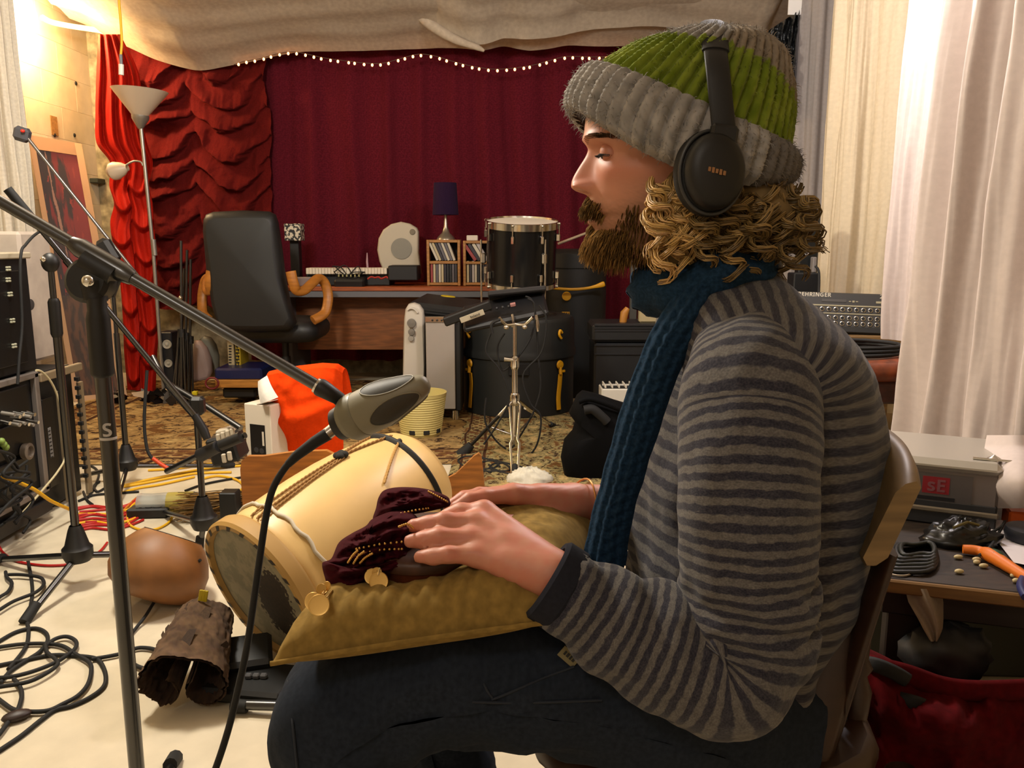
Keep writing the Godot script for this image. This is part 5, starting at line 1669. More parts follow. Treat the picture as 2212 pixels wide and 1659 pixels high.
	part(mb().tube(smooth(pts.slice(2), 8), 0.0052, 10), "cable", black_rubber(), t)
	part(mb().tube([m0 + ax * -0.03, P(706, 938, d + 0.03)], [0.0098, 0.0092], 18), "plug_shell", plain("plug_silver", Color(0.66, 0.63, 0.58), 0.3, 0.8), t)
	part(mb().tube([P(709, 937, d + 0.03), P(680, 955, d + 0.03), P(640, 985, d + 0.03), P(622, 1003, d + 0.03)], [0.0098, 0.009, 0.0075, 0.0058], 16), "strain_relief", black_rubber(), t)
	# leg end crossing behind the shin
	t = thing("stand_leg", "black leg end of a stand with thick rubber foot beside the dark pedal", "boom arm", onY(530, 1545))
	part(mb().tube([onY(512, 1540) + Vector3(0, 0.02, 0), onY(640, 1548) + Vector3(0, 0.025, 0)], 0.011, 12), "tube", black_metal(), t)
	part(mb().tube([onY(503, 1540) + Vector3(0, 0.017, 0), onY(535, 1542) + Vector3(0, 0.018, 0)], [0.016, 0.014], 12), "foot", black_rubber(), t)

func stands_far() -> void:
	var bm := black_metal()
	# ---- second stand, depth about 2.4
	var d := 2.4
	var ref := P(140, 900, d)
	var base := Vector3(ref.x, 0, ref.z)
	var t := thing("mic_stand", "black boom microphone stand beside the racks with its arm pointing down", "microphone stand", base)
	var yt := onZ(112, 575, ref.z).y
	part(mb().tube([base + Vector3(0, 0.1, 0), base + Vector3(0, yt - 0.18, 0)], 0.0115, 12), "lower_tube", bm, t)
	part(mb().tube([base + Vector3(0, yt - 0.2, 0), base + Vector3(0, yt, 0)], 0.0085, 12), "upper_tube", bm, t)
	part(mb().lathe([[0.013, yt - 0.2], [0.0165, yt - 0.19], [0.0165, yt - 0.1], [0.012, yt - 0.09]], 16, Transform3D(Basis(), base)), "height_clutch", black_plastic(), t)
	var cj := base + Vector3(0, yt + 0.01, 0)
	part(mb().ball(cj + Vector3(0, 0.0, 0), Vector3(0.024, 0.028, 0.022), 14, 10), "clamp", black_plastic(), t)
	part(mb().ball(cj + Vector3(-0.002, 0.01, 0.03), Vector3(0.008, 0.008, 0.008), 10, 8), "clamp_bolt", chrome(), t)
	var e0 := P(16, 408, d - 0.1)
	var e1 := P(428, 905, 2.62)
	part(mb().tube([e0, e0.lerp(e1, 0.14)], 0.0125, 10), "counterweight", black_rubber(), t)
	part(mb().tube([e0.lerp(e1, 0.1), e0.lerp(e1, 0.99)], 0.0085, 10), "boom_tube", bm, t)
	part(mb().tube([e0.lerp(e1, 0.28), e0.lerp(e1, 0.48)], 0.0115, 10), "boom_sleeve", bm, t)
	part(mb().tube([e0.lerp(e1, 0.98), P(440, 930, 2.62), P(448, 948, 2.62)], [0.012, 0.015, 0.012], 10), "mic_clip", black_plastic(), t)
	mic_stand_base(t, base, 0.135, [onY(58, 1345), onY(405, 1200), onY(-10, 1215)], 0.0098)
	# ---- third stand: thin chrome boom, depth about 3.45
	d = 3.45
	ref = P(262, 850, d)
	base = Vector3(ref.x, 0, ref.z)
	t = thing("mic_stand", "microphone stand with thin chrome boom reaching up to the painting", "microphone stand", base)
	yt = onZ(243, 560, ref.z).y
	part(mb().tube([base + Vector3(0, 0.1, 0), base + Vector3(0, yt - 0.3, 0)], 0.0118, 12), "lower_tube", bm, t)
	part(mb().tube([base + Vector3(0, yt - 0.32, 0), base + Vector3(0, yt, 0)], 0.0085, 10), "upper_tube", bm, t)
	part(mb().box(Vector3(base.x - 0.005, yt + 0.03, base.z), Vector3(0.06, 0.11, 0.05), 0.015, Basis(Vector3.BACK, 0.5)), "clamp", black_plastic(), t)
	part(mb().ball(Vector3(base.x - 0.02, yt + 0.012, base.z + 0.03), Vector3(0.009, 0.009, 0.009), 8, 6), "clamp_bolt", chrome(), t)
	var f0 := P(58, 296, d - 0.05)
	var f1 := P(306, 606, d + 0.05)
	part(mb().tube([f0, f1], 0.0068, 10), "boom_tube", plain("dull_chrome", Color(0.45, 0.43, 0.42), 0.3, 0.8), t)
	part(mb().box(P(48, 290, d - 0.05), Vector3(0.062, 0.06, 0.05), 0.014, Basis(Vector3.BACK, -0.3)), "boom_end", plain("end_grey", Color(0.25, 0.25, 0.27), 0.5), t)
	part(mb().ball(P(49, 283, d - 0.085), Vector3(0.009, 0.007, 0.009), 8, 6), "red_mark", plain("mark_red", Color(0.8, 0.16, 0.1), 0.5), t)
	mic_stand_base(t, base, 0.12, [onY(500, 1010), onY(150, 1038), onY(250, 1100)], 0.0095)
	# ---- low stand in front of the white box
	d = 2.7
	ref = P(432, 1000, d)
	base = Vector3(ref.x, 0, ref.z)
	t = thing("mic_stand", "short black microphone stand standing behind the straw brush", "microphone stand", base)
	yt = onZ(424, 868, ref.z).y
	part(mb().tube([base + Vector3(0, 0.1, 0), base + Vector3(0, yt, 0)], 0.0105, 12), "tube", bm, t)
	part(mb().box(Vector3(base.x + 0.005, yt - 0.012, base.z), Vector3(0.045, 0.06, 0.04), 0.01), "clamp", black_plastic(), t)
	part(mb().tube([P(360, 1018, d + 0.1), P(440, 978, d), P(530, 940, d - 0.05)], 0.01, 10), "boom_tube", bm, t)
	part(mb().tube([P(432, 984, d - 0.03), P(472, 964, d - 0.06)], [0.022, 0.02], 12), "boom_grip", plain("grip_grey", Color(0.14, 0.14, 0.15), 0.5), t)
	part(mb().tube([P(476, 962, d - 0.06), P(520, 944, d - 0.07)], [0.018, 0.018], 12), "microphone_body", black_plastic(), t)
	part(mb().tube([P(330, 770, 2.9), P(365, 838, 2.85), P(424, 905, 2.75)], 0.0095, 10), "second_boom", bm, t)
	part(mb().tube([P(365, 830, 2.95), P(450, 880, 2.9), P(520, 925, 2.85)], 0.011, 10), "third_boom", bm, t)
	mic_stand_base(t, base, 0.14, [onY(430, 1195), onY(620, 1130), onY(345, 1108)], 0.0098)
	# hanging black and orange lead between the stands
	var pts := []
	for q in [[318, 800], [314, 860], [312, 920], [318, 970], [330, 992]]:
		pts.append(P(q[0], q[1], 3.0))
	t = thing("lead", "black lead with an orange end hanging between the stands", "cable", pts[4])
	part(mb().tube(smooth(pts, 6), 0.006, 7), "lead_cable", black_rubber(), t)
	part(mb().tube([P(330, 990, 3.0), P(348, 1003, 3.0), P(366, 1014, 3.0)], 0.0075, 8), "orange_end", plain("orange_plastic", Color(0.75, 0.24, 0.06), 0.5), t)

func floor_cables(blk: Material, yel: Material, red: Material) -> void:
	var g := "black cable loops on the pale floor"
	var z := func(a: Array) -> Array:
		var out := []
		for q in a:
			out.append([q[0] / 3.325, q[1] / 3.325 + 1160.0])
		return out
	var loops := [
		[[-60, 780], [0, 745], [120, 680], [250, 655], [330, 690], [340, 750], [290, 820], [200, 880], [80, 960], [0, 1050]],
		[[-40, 800], [0, 790], [150, 770], [300, 765], [440, 780], [540, 840], [640, 900], [655, 960], [630, 1060], [560, 1140], [450, 1200], [350, 1245], [230, 1255], [100, 1240], [20, 1190], [-30, 1150]],
		[[330, 780], [400, 730], [480, 715], [545, 750], [540, 800], [480, 850], [400, 900], [250, 960], [100, 1000], [-20, 1012]],
		[[325, 770], [340, 830], [400, 880], [410, 920], [330, 980], [200, 1040], [0, 1075], [-40, 1080]],
		[[-30, 928], [0, 920], [150, 890], [350, 850], [500, 850], [680, 870], [740, 930], [760, 1010], [740, 1080], [650, 1150], [520, 1210], [400, 1240], [300, 1310], [150, 1430], [-30, 1550]],
		[[660, 876], [760, 860], [850, 842], [920, 820], [1000, 795], [1100, 805], [1150, 840], [1130, 920], [1050, 945], [970, 920], [925, 870], [900, 845]],
		[[-30, 460], [0, 430], [60, 390], [85, 330], [50, 290], [40, 250]],
		[[-30, 535], [0, 520], [100, 460], [250, 400], [310, 350], [310, 310], [270, 285], [150, 270], [60, 270]],
		[[200, 165], [225, 300], [232, 400], [218, 500], [196, 600], [205, 680], [180, 800], [60, 950]],
		[[100, 1020], [145, 1080], [155, 1150], [120, 1260], [60, 1330], [0, 1410], [-40, 1450]],
	]
	var lab := ["small round loop at the heap edge", "widest oval loop of the heap", "narrow loop doubling back", "short arc crossing the heap", "long outer loop running forward", "loop curling behind the stand pole", "short tail by the rack foot", "flattened loop under the stand leg", "cable running down past the stand foot", "cable with the dark bulge"]
	for k in loops.size():
		var px = z.call(loops[k])
		for i in px.size():
			px[i].append(0.006 + 0.003 * (k % 4))
		cable(px, 0.0052, blk, "black cable on the pale floor, " + lab[k], g)
	single(mb().ball(onY(36, 1546, 0.012), Vector3(0.03, 0.011, 0.018), 12, 8, Basis(Vector3.UP, 0.6)), "cable_joiner", plain("joiner_brown", Color(0.16, 0.1, 0.08), 0.5), "brownish moulded joint on the black floor cable", "cable joint")
	# cable rising from the floor to the gourd
	var px := []
	for q in [[1440, 165, 0.14], [1330, 250, 0.1], [1200, 340, 0.07], [1130, 430, 0.04], [1050, 560, 0.02], [980, 650, 0.008], [920, 730, 0.007], [900, 790, 0.007]]:
		px.append([q[0] / 3.325, q[1] / 3.325 + 1160.0, q[2]])
	cable(px, 0.0045, blk, "black cable rising from the floor across the brown gourd", "")
	# red arc by the rack
	px = z.call([[-20, 40], [20, 110], [100, 165], [200, 190], [350, 205], [500, 195], [620, 160], [700, 115], [740, 80], [770, 40]])
	cable(px, 0.0042, red, "thin red cable curving round the stand foot", "")
	# red bundle
	for k in 12:
		var y := 1094 + k * 4.4
		cable([[166 + rng.randf_range(-6, 6), y + 3], [200, y + rng.randf_range(-5, 3)], [240, y + rng.randf_range(-4, 4)], [275 + rng.randf_range(-6, 8), y - 7 + rng.randf_range(-4, 4)], [300 + rng.randf_range(-4, 10), y - 20]], 0.0048, red if k % 5 != 3 else yel, ("red" if k % 5 != 3 else "yellow") + " cable strand in the flat bundle, " + ["first", "second", "third", "fourth", "fifth", "sixth", "seventh", "eighth", "ninth", "tenth", "eleventh", "twelfth"][k] + " towards the floor lamp side", "strands of the red and yellow bundle")
	# yellow runs
	var yl := [[[262, 1052], [320, 1042], [380, 1030], [430, 1022], [500, 1020]], [[270, 1048], [330, 1034], [400, 1020], [450, 1012], [520, 1006]], [[320, 1016], [380, 1012], [440, 1004], [500, 996]], [[265, 1064], [300, 1054], [350, 1046], [420, 1030]], [[430, 1036], [470, 1028], [510, 1036], [525, 1052], [505, 1070], [480, 1082]]]
	var yn := ["lowest of the runs", "middle of the runs", "topmost of the runs", "short run by the bottle", "loop past the plywood cradle"]
	for k in yl.size():
		cable(yl[k], 0.0055, yel, "yellow cable on the pale floor, " + yn[k], "yellow cable runs")
	cable([[300, 1080], [283, 1095], [275, 1115], [282, 1135], [310, 1145], [340, 1142], [365, 1128], [371, 1115], [366, 1108]], 0.0045, yel, "yellow cable looped round beside the straw brush", "")
	cable([[305, 1068], [288, 1082], [272, 1098], [262, 1110], [252, 1122]], 0.005, plain("orange_cable", Color(0.72, 0.4, 0.05), 0.5), "orange cable hook beside the red bundle", "")
	for k in 5:
		var q: Array = [[[160, 1008], [195, 1006], [213, 1022], [205, 1050], [190, 1075]], [[215, 1040], [203, 1050], [210, 1062], [225, 1055]], [[170, 1082], [200, 1070], [240, 1066], [300, 1062]], [[180, 1062], [188, 1080], [200, 1090]], [[400, 1060], [440, 1046], [490, 1036], [530, 1030]]][k]
		cable(q, 0.005, blk, "black lead among the coloured cables, " + ["arched by the stand", "tiny curl", "straight run to the bottle", "short end", "run beside the yellow loop"][k], "black leads among the coloured cables")

func build_drum_area() -> void:
	# ---- big wooden drum
	var H := P(562, 1276, 2.0)
	var ax := Vector3(0.6, 0.3, -0.74).normalized()
	var f := frame_y(H, ax, Vector3.UP)
	var t := thing("wooden_drum", "large pale barrel drum laced with rope lying on its cradle", "drum", H - Vector3(0, H.y, 0))
	var body := grainy("drum_wood", Color(0.86, 0.715, 0.46), 0.42, 0.9, 0.015, 1.5, 0.0, 4, 8)
	var prof := [[0.176, 0.035], [0.185, 0.05], [0.189, 0.12], [0.191, 0.22], [0.189, 0.3], [0.183, 0.37], [0.174, 0.43], [0.163, 0.49], [0.15, 0.535], [0.13, 0.56], [0.0, 0.565]]
	part(mb().lathe(prof, 72, f, 1.2), "barrel", body, t)
	var tab := []
	for q in prof:
		tab.append([q[1], q[0]])
	var surf := func(an: float, y: float, off := 0.0) -> Vector3:
		var r: float = slook(tab, y) + off
		return f * Vector3(cos(an) * r, y, -sin(an) * r)
	# hoop with dark wedges
	var hoop := plain("hoop_tan", Color(0.62, 0.48, 0.24), 0.6)
	part(mb().lathe([[0.175, 0.034], [0.193, 0.034], [0.197, 0.026], [0.197, -0.004], [0.191, -0.012], [0.18, -0.012], [0.176, -0.004], [0.174, 0.0]], 72, f), "hoop", hoop, t)
	var dark := plain("wedge_dark", Color(0.13, 0.1, 0.07), 0.7)
	for k in 44:
		if k % 2:
			continue
		var a := TAU * k / 44.0
		var ps := PackedVector3Array()
		for j in [0.0, 1.0]:
			for i in 4:
				var an: float = a + 0.085 * i / 3.0 + 0.05 * j
				var r := lerpf(0.1768, 0.1903, j)
				ps.append(f * Vector3(cos(an) * r, -0.0128 + 0.0022 * (1.0 - j) * 0.0, -sin(an) * r))
		part(mb().patch(ps, 4, 2, false, PackedVector2Array(), PackedColorArray(), true), "wedge", dark, t)
	# skin with worn patch
	var im := Image.create(512, 512, false, Image.FORMAT_RGB8)
	for y in 512:
		for x in 512:
			var n1 := fn.get_noise_2d(x * 0.012, y * 0.012)
			var n2 := fn.get_noise_2d(x * 0.05 + 9.0, y * 0.05)
			var c := Color(0.52, 0.49, 0.40).lerp(Color(0.44, 0.42, 0.34), sstep(-0.3, 0.4, n1 + 0.3 * n2))
			var px := x - 330.0
			var py := y - 250.0
			var rr := sqrt(px * px * 1.1 + py * py * 0.55) + 26.0 * n2 + 22.0 * n1
			if rr < 92:
				c = Color(0.15, 0.105, 0.065).lerp(Color(0.11, 0.08, 0.05), sstep(-0.2, 0.3, n2))
			if sqrt(px * px + py * py) > 400:
				c = Color(0.5, 0.4, 0.2)
			im.set_pixel(x, y, c)
	var sk := plain("old_skin", Color.WHITE, 0.75)
	sk.albedo_texture = ImageTexture.create_from_image(im)
	var ps := PackedVector3Array()
	var uvs := PackedVector2Array()
	# screen-like axes of the head disc for the patch position
	var ex := f.basis.inverse() * Vector3(1, 0, 0)
	var rx := Vector2(ex.x, -ex.z).angle()
	for j in 9:
		for i in 65:
			var an := TAU * i / 64.0
			var r := 0.1775 * (1.0 - j / 8.0)
			ps.append(f * Vector3(cos(an) * r, 0.001 - 0.002 * (1.0 - r / 0.19), -sin(an) * r))
			var lx := cos(an - rx) * r / 0.19
			var ly := sin(an - rx) * r / 0.19
			uvs.append(Vector2(0.5 + 0.48 * lx, 0.5 - 0.48 * ly))
	part(mb().patch(ps, 65, 9, false, uvs, PackedColorArray(), true), "drum_head", sk, t)
	# white cord round the front, dark band round the back
	var ring := []
	for i in 64:
		ring.append(surf.call(TAU * i / 64.0, 0.085 + 0.004 * sin(i * 1.7), 0.003))
	part(mb().tube(ring, 0.0048, 8, true), "white_cord", plain("cord_white", Color(0.74, 0.70, 0.62), 0.8), t)
	ring = []
	for i in 64:
		ring.append(surf.call(TAU * i / 64.0, 0.475, 0.0005))
	part(mb().tube(ring, 0.0125, 8, true, 0.2), "dark_band", plain("band_dark", Color(0.06, 0.055, 0.05), 0.6), t)
	# rope lacing: find the angle of the top of the barrel as seen from above
	var up := f.basis.inverse() * Vector3.UP
	var a_up := atan2(-up.z, up.x)
	var tow := f.basis.inverse() * (EYE - H)
	var a_cam := atan2(-tow.z, tow.x)
	var sgn := signf(wrapf(a_cam - a_up, -PI, PI))
	var rope := plain("rope_tan", Color(0.58, 0.43, 0.23), 0.85)
	var a0 := a_up - sgn * 0.02
	for s in [[-0.02, 0.02], [0.1, 0.02], [0.2, 0.0]]:
		var pl := []
		for k in 14:
			var y := lerpf(0.045, 0.33, k / 13.0)
			pl.append(surf.call(a0 + sgn * (s[0] + s[1]) * (1.0 - 0.55 * k / 13.0) + sgn * 0.02, y, 0.004))
		rope_part(pl, 0.0034, rope, t)
	for s in [[0.0, -0.25, 0.33, 0.47], [0.02, 0.1, 0.33, 0.5]]:
		var pl := []
		for k in 8:
			var u := k / 7.0
			pl.append(surf.call(a0 + sgn * lerpf(s[0], s[1], u), lerpf(s[2], s[3], u), 0.004))
		rope_part(pl, 0.0038, rope, t)
	var pl2 := []
	for k in 10:
		var u := k / 9.0
		pl2.append(surf.call(a0 + sgn * lerpf(0.33, 0.82, u), lerpf(0.49, 0.34, u), 0.004))
	rope_part(pl2, 0.0038, plain("rope_pale", Color(0.68, 0.52, 0.28), 0.85), t)
	var kn := mb()
	for k in 4:
		kn.ball(surf.call(a0 + sgn * (0.01 + 0.05 * (k % 2)), 0.325 + 0.012 * (k / 2), 0.008), Vector3(0.013, 0.01, 0.013), 10, 8)
	part(kn, "knot", plain("knot_dark", Color(0.1, 0.09, 0.07), 0.85), t)
	part(mb().ball(surf.call(a0 + sgn * 0.33, 0.49, 0.003), Vector3(0.008, 0.008, 0.008), 10, 8), "peg_hole", dark, t)

	# ---- plywood cradle
	var c0 := P(780, 1050, 2.42)
	t = thing("drum_cradle", "bent plywood cradle with raised corners holding the drum", "cradle", Vector3(c0.x, 0, c0.z))
	var ply := wood("plywood", Color(0.72, 0.46, 0.19), 0.5)
	var zl := -2.28
	var zr := -2.62
	var lft := zline([[521, 1012], [524, 994], [536, 984], [570, 984], [640, 974], [706, 972], [722, 980], [735, 1040], [740, 1200], [640, 1240], [540, 1200], [527, 1100]], zl)
	part(mb().prism(lft, at_z(zl), 0.018), "board", ply, t)
	var rgt := zline([[900, 1066], [950, 1040], [985, 1022], [1012, 996], [1024, 984], [1034, 978], [1040, 984], [1046, 1040], [1050, 1110], [1000, 1180], [900, 1190]], zr)
	part(mb().prism(rgt, at_z(zr), 0.018), "board", ply, t)
	var yb := 0.03
	part(mb().box(Vector3((onZ(640, 1100, zl).x + onZ(980, 1100, zr).x) / 2, yb, (zl + zr) / 2), Vector3(0.62, 0.05, 0.12), 0.004, Basis(Vector3.UP, 0.4)), "crossbar", ply, t)
	for q in [[630, zl], [985, zr]]:
		var x := onZ(q[0], 1100, q[1]).x
		part(mb().box(Vector3(x, 0.1, q[1] - 0.02), Vector3(0.1, 0.2, 0.02), 0.003), "foot", ply, t)

	# ---- white carton with printed panel
	var q0 := onY(528, 1096)
	var zb := q0.z
	var w := 0.155
	t = thing("carton", "white carton with a black printed panel under the orange cloth", "carton", Vector3(q0.x + w / 2, 0, zb - 0.1))
	var htb := onZ(516, 872, zb).y
	var ctn := plain("carton_white", Color(0.83, 0.79, 0.72), 0.6)
	var bsy := Basis(Vector3.UP, 0.45)
	var ctr := Vector3(q0.x + 0.115, htb / 2, zb - 0.075)
	# seen on a corner: narrow printed face and plain side
	var cw := 0.125
	var cd := 0.2
	part(mb().box(ctr, Vector3(cw, htb, cd), 0.003, Basis(Vector3.UP, -0.42)), "box", ctn, t)
	var fb := Basis(Vector3.UP, -0.42)
	var fo := ctr + fb * Vector3(0, 0, cd / 2)
	part(mb().box(fo + fb * Vector3(-0.002, 0.0, 0.0006), Vector3(0.072, htb * 0.62, 0.001), 0.0, fb), "printed_panel", plain("print_black", Color(0.05, 0.05, 0.055), 0.4), t)
	for q in [[-0.012, 0.028, 0.011], [0.014, 0.026, 0.011], [-0.006, -0.03, 0.017], [-0.006, -0.075, 0.017]]:
		part(mb().lathe([[q[2], 0.0], [q[2] * 0.85, 0.0006], [0.0, 0.0006]], 20, frame_y(fo + fb * Vector3(q[0], q[1], 0.0012), fb.z)), "printed_knob", plain("print_grey_dark", Color(0.2, 0.2, 0.21), 0.4), t)
	part(mb().box(fo + fb * Vector3(0.024, 0.075, 0.0014), Vector3(0.009, 0.055, 0.0006), 0.0, fb), "printed_label", ctn, t)
	for k in 7:
		part(mb().box(fo + fb * Vector3(0.021, -0.035 - k * 0.008, 0.0014), Vector3(0.007, 0.004, 0.0006), 0.0, fb), "printed_mark", plain("print_pale", Color(0.5, 0.5, 0.5), 0.4), t)
	part(mb().box(ctr + Vector3(0, htb / 2 + 0.004, 0.0) + fb * Vector3(0.03, 0.004, 0.05), Vector3(0.06, 0.003, 0.1), 0.0, fb * Basis(Vector3.BACK, 0.25)), "flap", ctn, t)
	# ---- orange cloth with white hem over it
	t = thing("orange_cloth", "bright orange felt cloth with white hem draped over the carton", "cloth", ctr + Vector3(0.1, 0, -0.1))
	var org := cloth("orange_felt", Color(0.92, 0.27, 0.045), 0.9, 6.0, 0.03, 0.0)
	var oz := zb - 0.02
	# front outline in pixels, bulged towards the camera
	var top := [[575, 812], [600, 806], [640, 800], [690, 794], [724, 796], [740, 806]]
	var bot := [[604, 968], [625, 976], [650, 984], [680, 982], [712, 986], [742, 972]]
	ps = PackedVector3Array()
	var nu := 41
	var nv := 37
	var n2 := 11
	for j in nv:
		var v := float(j) / (nv - 1)
		for i in nu:
			var u := float(i) / (nu - 1)
			var k := u * 5.0
			var k0 := mini(int(k), 4)
			var tx := lerpf(top[k0][0], top[k0 + 1][0], k - k0)
			var ty := lerpf(top[k0][1], top[k0 + 1][1], k - k0)
			var bx := lerpf(bot[k0][0], bot[k0 + 1][0], k - k0)
			var by := lerpf(bot[k0][1], bot[k0 + 1][1], k - k0)
			var px := lerpf(bx, tx, v) - 8.0 * sin(PI * v) * (1.0 - u)
			var py := lerpf(by, ty, v)
			var dz := 0.05 * sin(PI * clampf(u * 1.05, 0, 1)) * sin(PI * clampf(v * 0.9 + 0.05, 0, 1)) + 0.022 * fn.get_noise_2d(u * 2.2, v * 1.9) + 0.02 * gau(v - 0.32 - 0.3 * u, 0.12) - 0.012 * gau(v - 0.48 - 0.2 * u, 0.07)
			ps.append(onZ(px, py, oz + dz - 0.1 * u * u - 0.03 * (1.0 - v)))
	part(mb().patch(ps, nu, nv), "front_fold", org, t)
	var back := PackedVector3Array()
	for j in n2:
		var v := float(j) / (n2 - 1)
		for i in nu:
			var p := ps[(nv - 1) * nu + i]
			back.append(p + Vector3(0.0, -0.16 * v * v + 0.03 * sin(PI * v), -0.2 * v))
	part(mb().patch(back, nu, n2), "back_fold", org, t)
	var hem := PackedVector3Array()
	var hl := [[572, 812], [560, 820], [556, 834], [566, 858], [580, 880], [604, 862]]
	for j in 10:
		var v := j / 9.0
		for i in 9:
			var u := i / 8.0
			var a := onZ(lerpf(557, 577, v), lerpf(824, 811, v), oz + 0.02)
			var e := onZ(lerpf(563, 601, v), lerpf(872, 858, v), oz + 0.075)
			var p := a.lerp(e, u)
			p.z += 0.018 * sin(PI * v) + 0.01 * sin(PI * u)
			hem.append(p)
	part(mb().patch(hem, 9, 10, false, PackedVector2Array(), PackedColorArray(), true), "white_hem", cloth("white_felt", Color(0.88, 0.86, 0.82), 0.92, 6.0, 0.02, 0.0), t)
	# ---- yellow tub
	var tb := onY(905, 952)
	t = thing("plastic_tub", "pale yellow ribbed plastic tub on the rug", "tub", tb + Vector3(0, 0, -0.1))
	var tc := tb + Vector3(0, 0.012, -0.11)
	var tm := plain("tub_yellow", Color(0.80, 0.74, 0.47), 0.5)
	var tp := []
	tp.append([0.0, 0.0])
	tp.append([0.102, 0.0])
	for k in 17:
		var y := 0.008 + k * 0.0122
		var r := 0.104 + 0.03 * y / 0.21
		tp.append([r, y])
		tp.append([r + 0.0035, y + 0.004])
		tp.append([r + 0.0035, y + 0.008])
	tp.append([0.138, 0.222])
	tp.append([0.14, 0.226])
	tp.append([0.134, 0.226])
	tp.append([0.105, 0.01])
	tp.append([0.0, 0.008])
	part(mb().lathe(tp, 40, Transform3D(Basis(), tc), 0.9), "tub_wall", tm, t)
	for a in [-0.5, -1.2, -1.9]:
		part(mb().obox(tc + Vector3(cos(a) * 0.108, 0.028, -sin(a) * 0.108), Vector3(-sin(a), 0, -cos(a)) * 0.016, Vector3(0, 0.012, 0), Vector3(cos(a), 0, -sin(a)) * 0.006, 0.003), "drain_slot", plain("slot_dark", Color(0.1, 0.1, 0.09), 0.8), t)
	# ---- gourd
	var gc := onY(282, 1352)
	t = thing("gourd_bowl", "brown half gourd bowl tipped on the pale floor", "gourd", gc)
	var gm := grainy("gourd_skin", Color(0.57, 0.37, 0.18), 0.52, 0.72, 0.012, 2.2, 0.0, 4, 23)
	var gf := Transform3D(Basis(Vector3.RIGHT, -0.5) * Basis(Vector3.BACK, -0.28), gc + Vector3(0.0, 0.026, -0.105))
	var gp := [[0.0, 0.004], [0.05, 0.002], [0.09, 0.012], [0.122, 0.035], [0.137, 0.07], [0.136, 0.105], [0.122, 0.14], [0.1, 0.17], [0.082, 0.187], [0.078, 0.187], [0.096, 0.167], [0.117, 0.138], [0.13, 0.105], [0.13, 0.07], [0.09, 0.02], [0.0, 0.012]]
	part(mb().lathe(gp, 56, gf, 1.3), "shell", gm, t)
	part(mb().lathe([[0.079, 0.188], [0.083, 0.188], [0.084, 0.183]], 40, gf), "rim", plain("gourd_rim", Color(0.16, 0.12, 0.09), 0.7), t)
	for q in [[433, 1286, 0.004, 0.014, 0.3], [439, 1287, 0.004, 0.014, 0.3], [445, 1288, 0.004, 0.014, 0.3]]:
		part(mb().obox(P(q[0], q[1], 2.06 if q[2] > 0.01 else 1.98), Vector3(q[2], 0, 0), Vector3(q[4] * 0.01, q[3], 0), Vector3(0, 0, 0.002), 0.001), "yellow_tape", plain("tape_yellow", Color(0.7, 0.62, 0.04), 0.5), t)
	bark()

func rope_part(pl: Array, r: float, m: Material, t: Node3D) -> void:
	# two twisted strands
	var sp := smooth(pl, 5)
	var b := mb()
	for s in 2:
		var pts := []
		var prev := Vector3.ZERO
		for k in sp.size():
			var tn: Vector3 = (sp[mini(k + 1, sp.size() - 1)] - sp[maxi(k - 1, 0)]).normalized()
			var a := tn.cross(Vector3.UP).normalized()
			var c := a.cross(tn)
			var an := k * 1.1 + PI * s
			pts.append(sp[k] + a * (cos(an) * r * 0.45) + c * (sin(an) * r * 0.45))
		b.tube(pts, r * 0.62, 6)
	part(b, "rope", m, t)

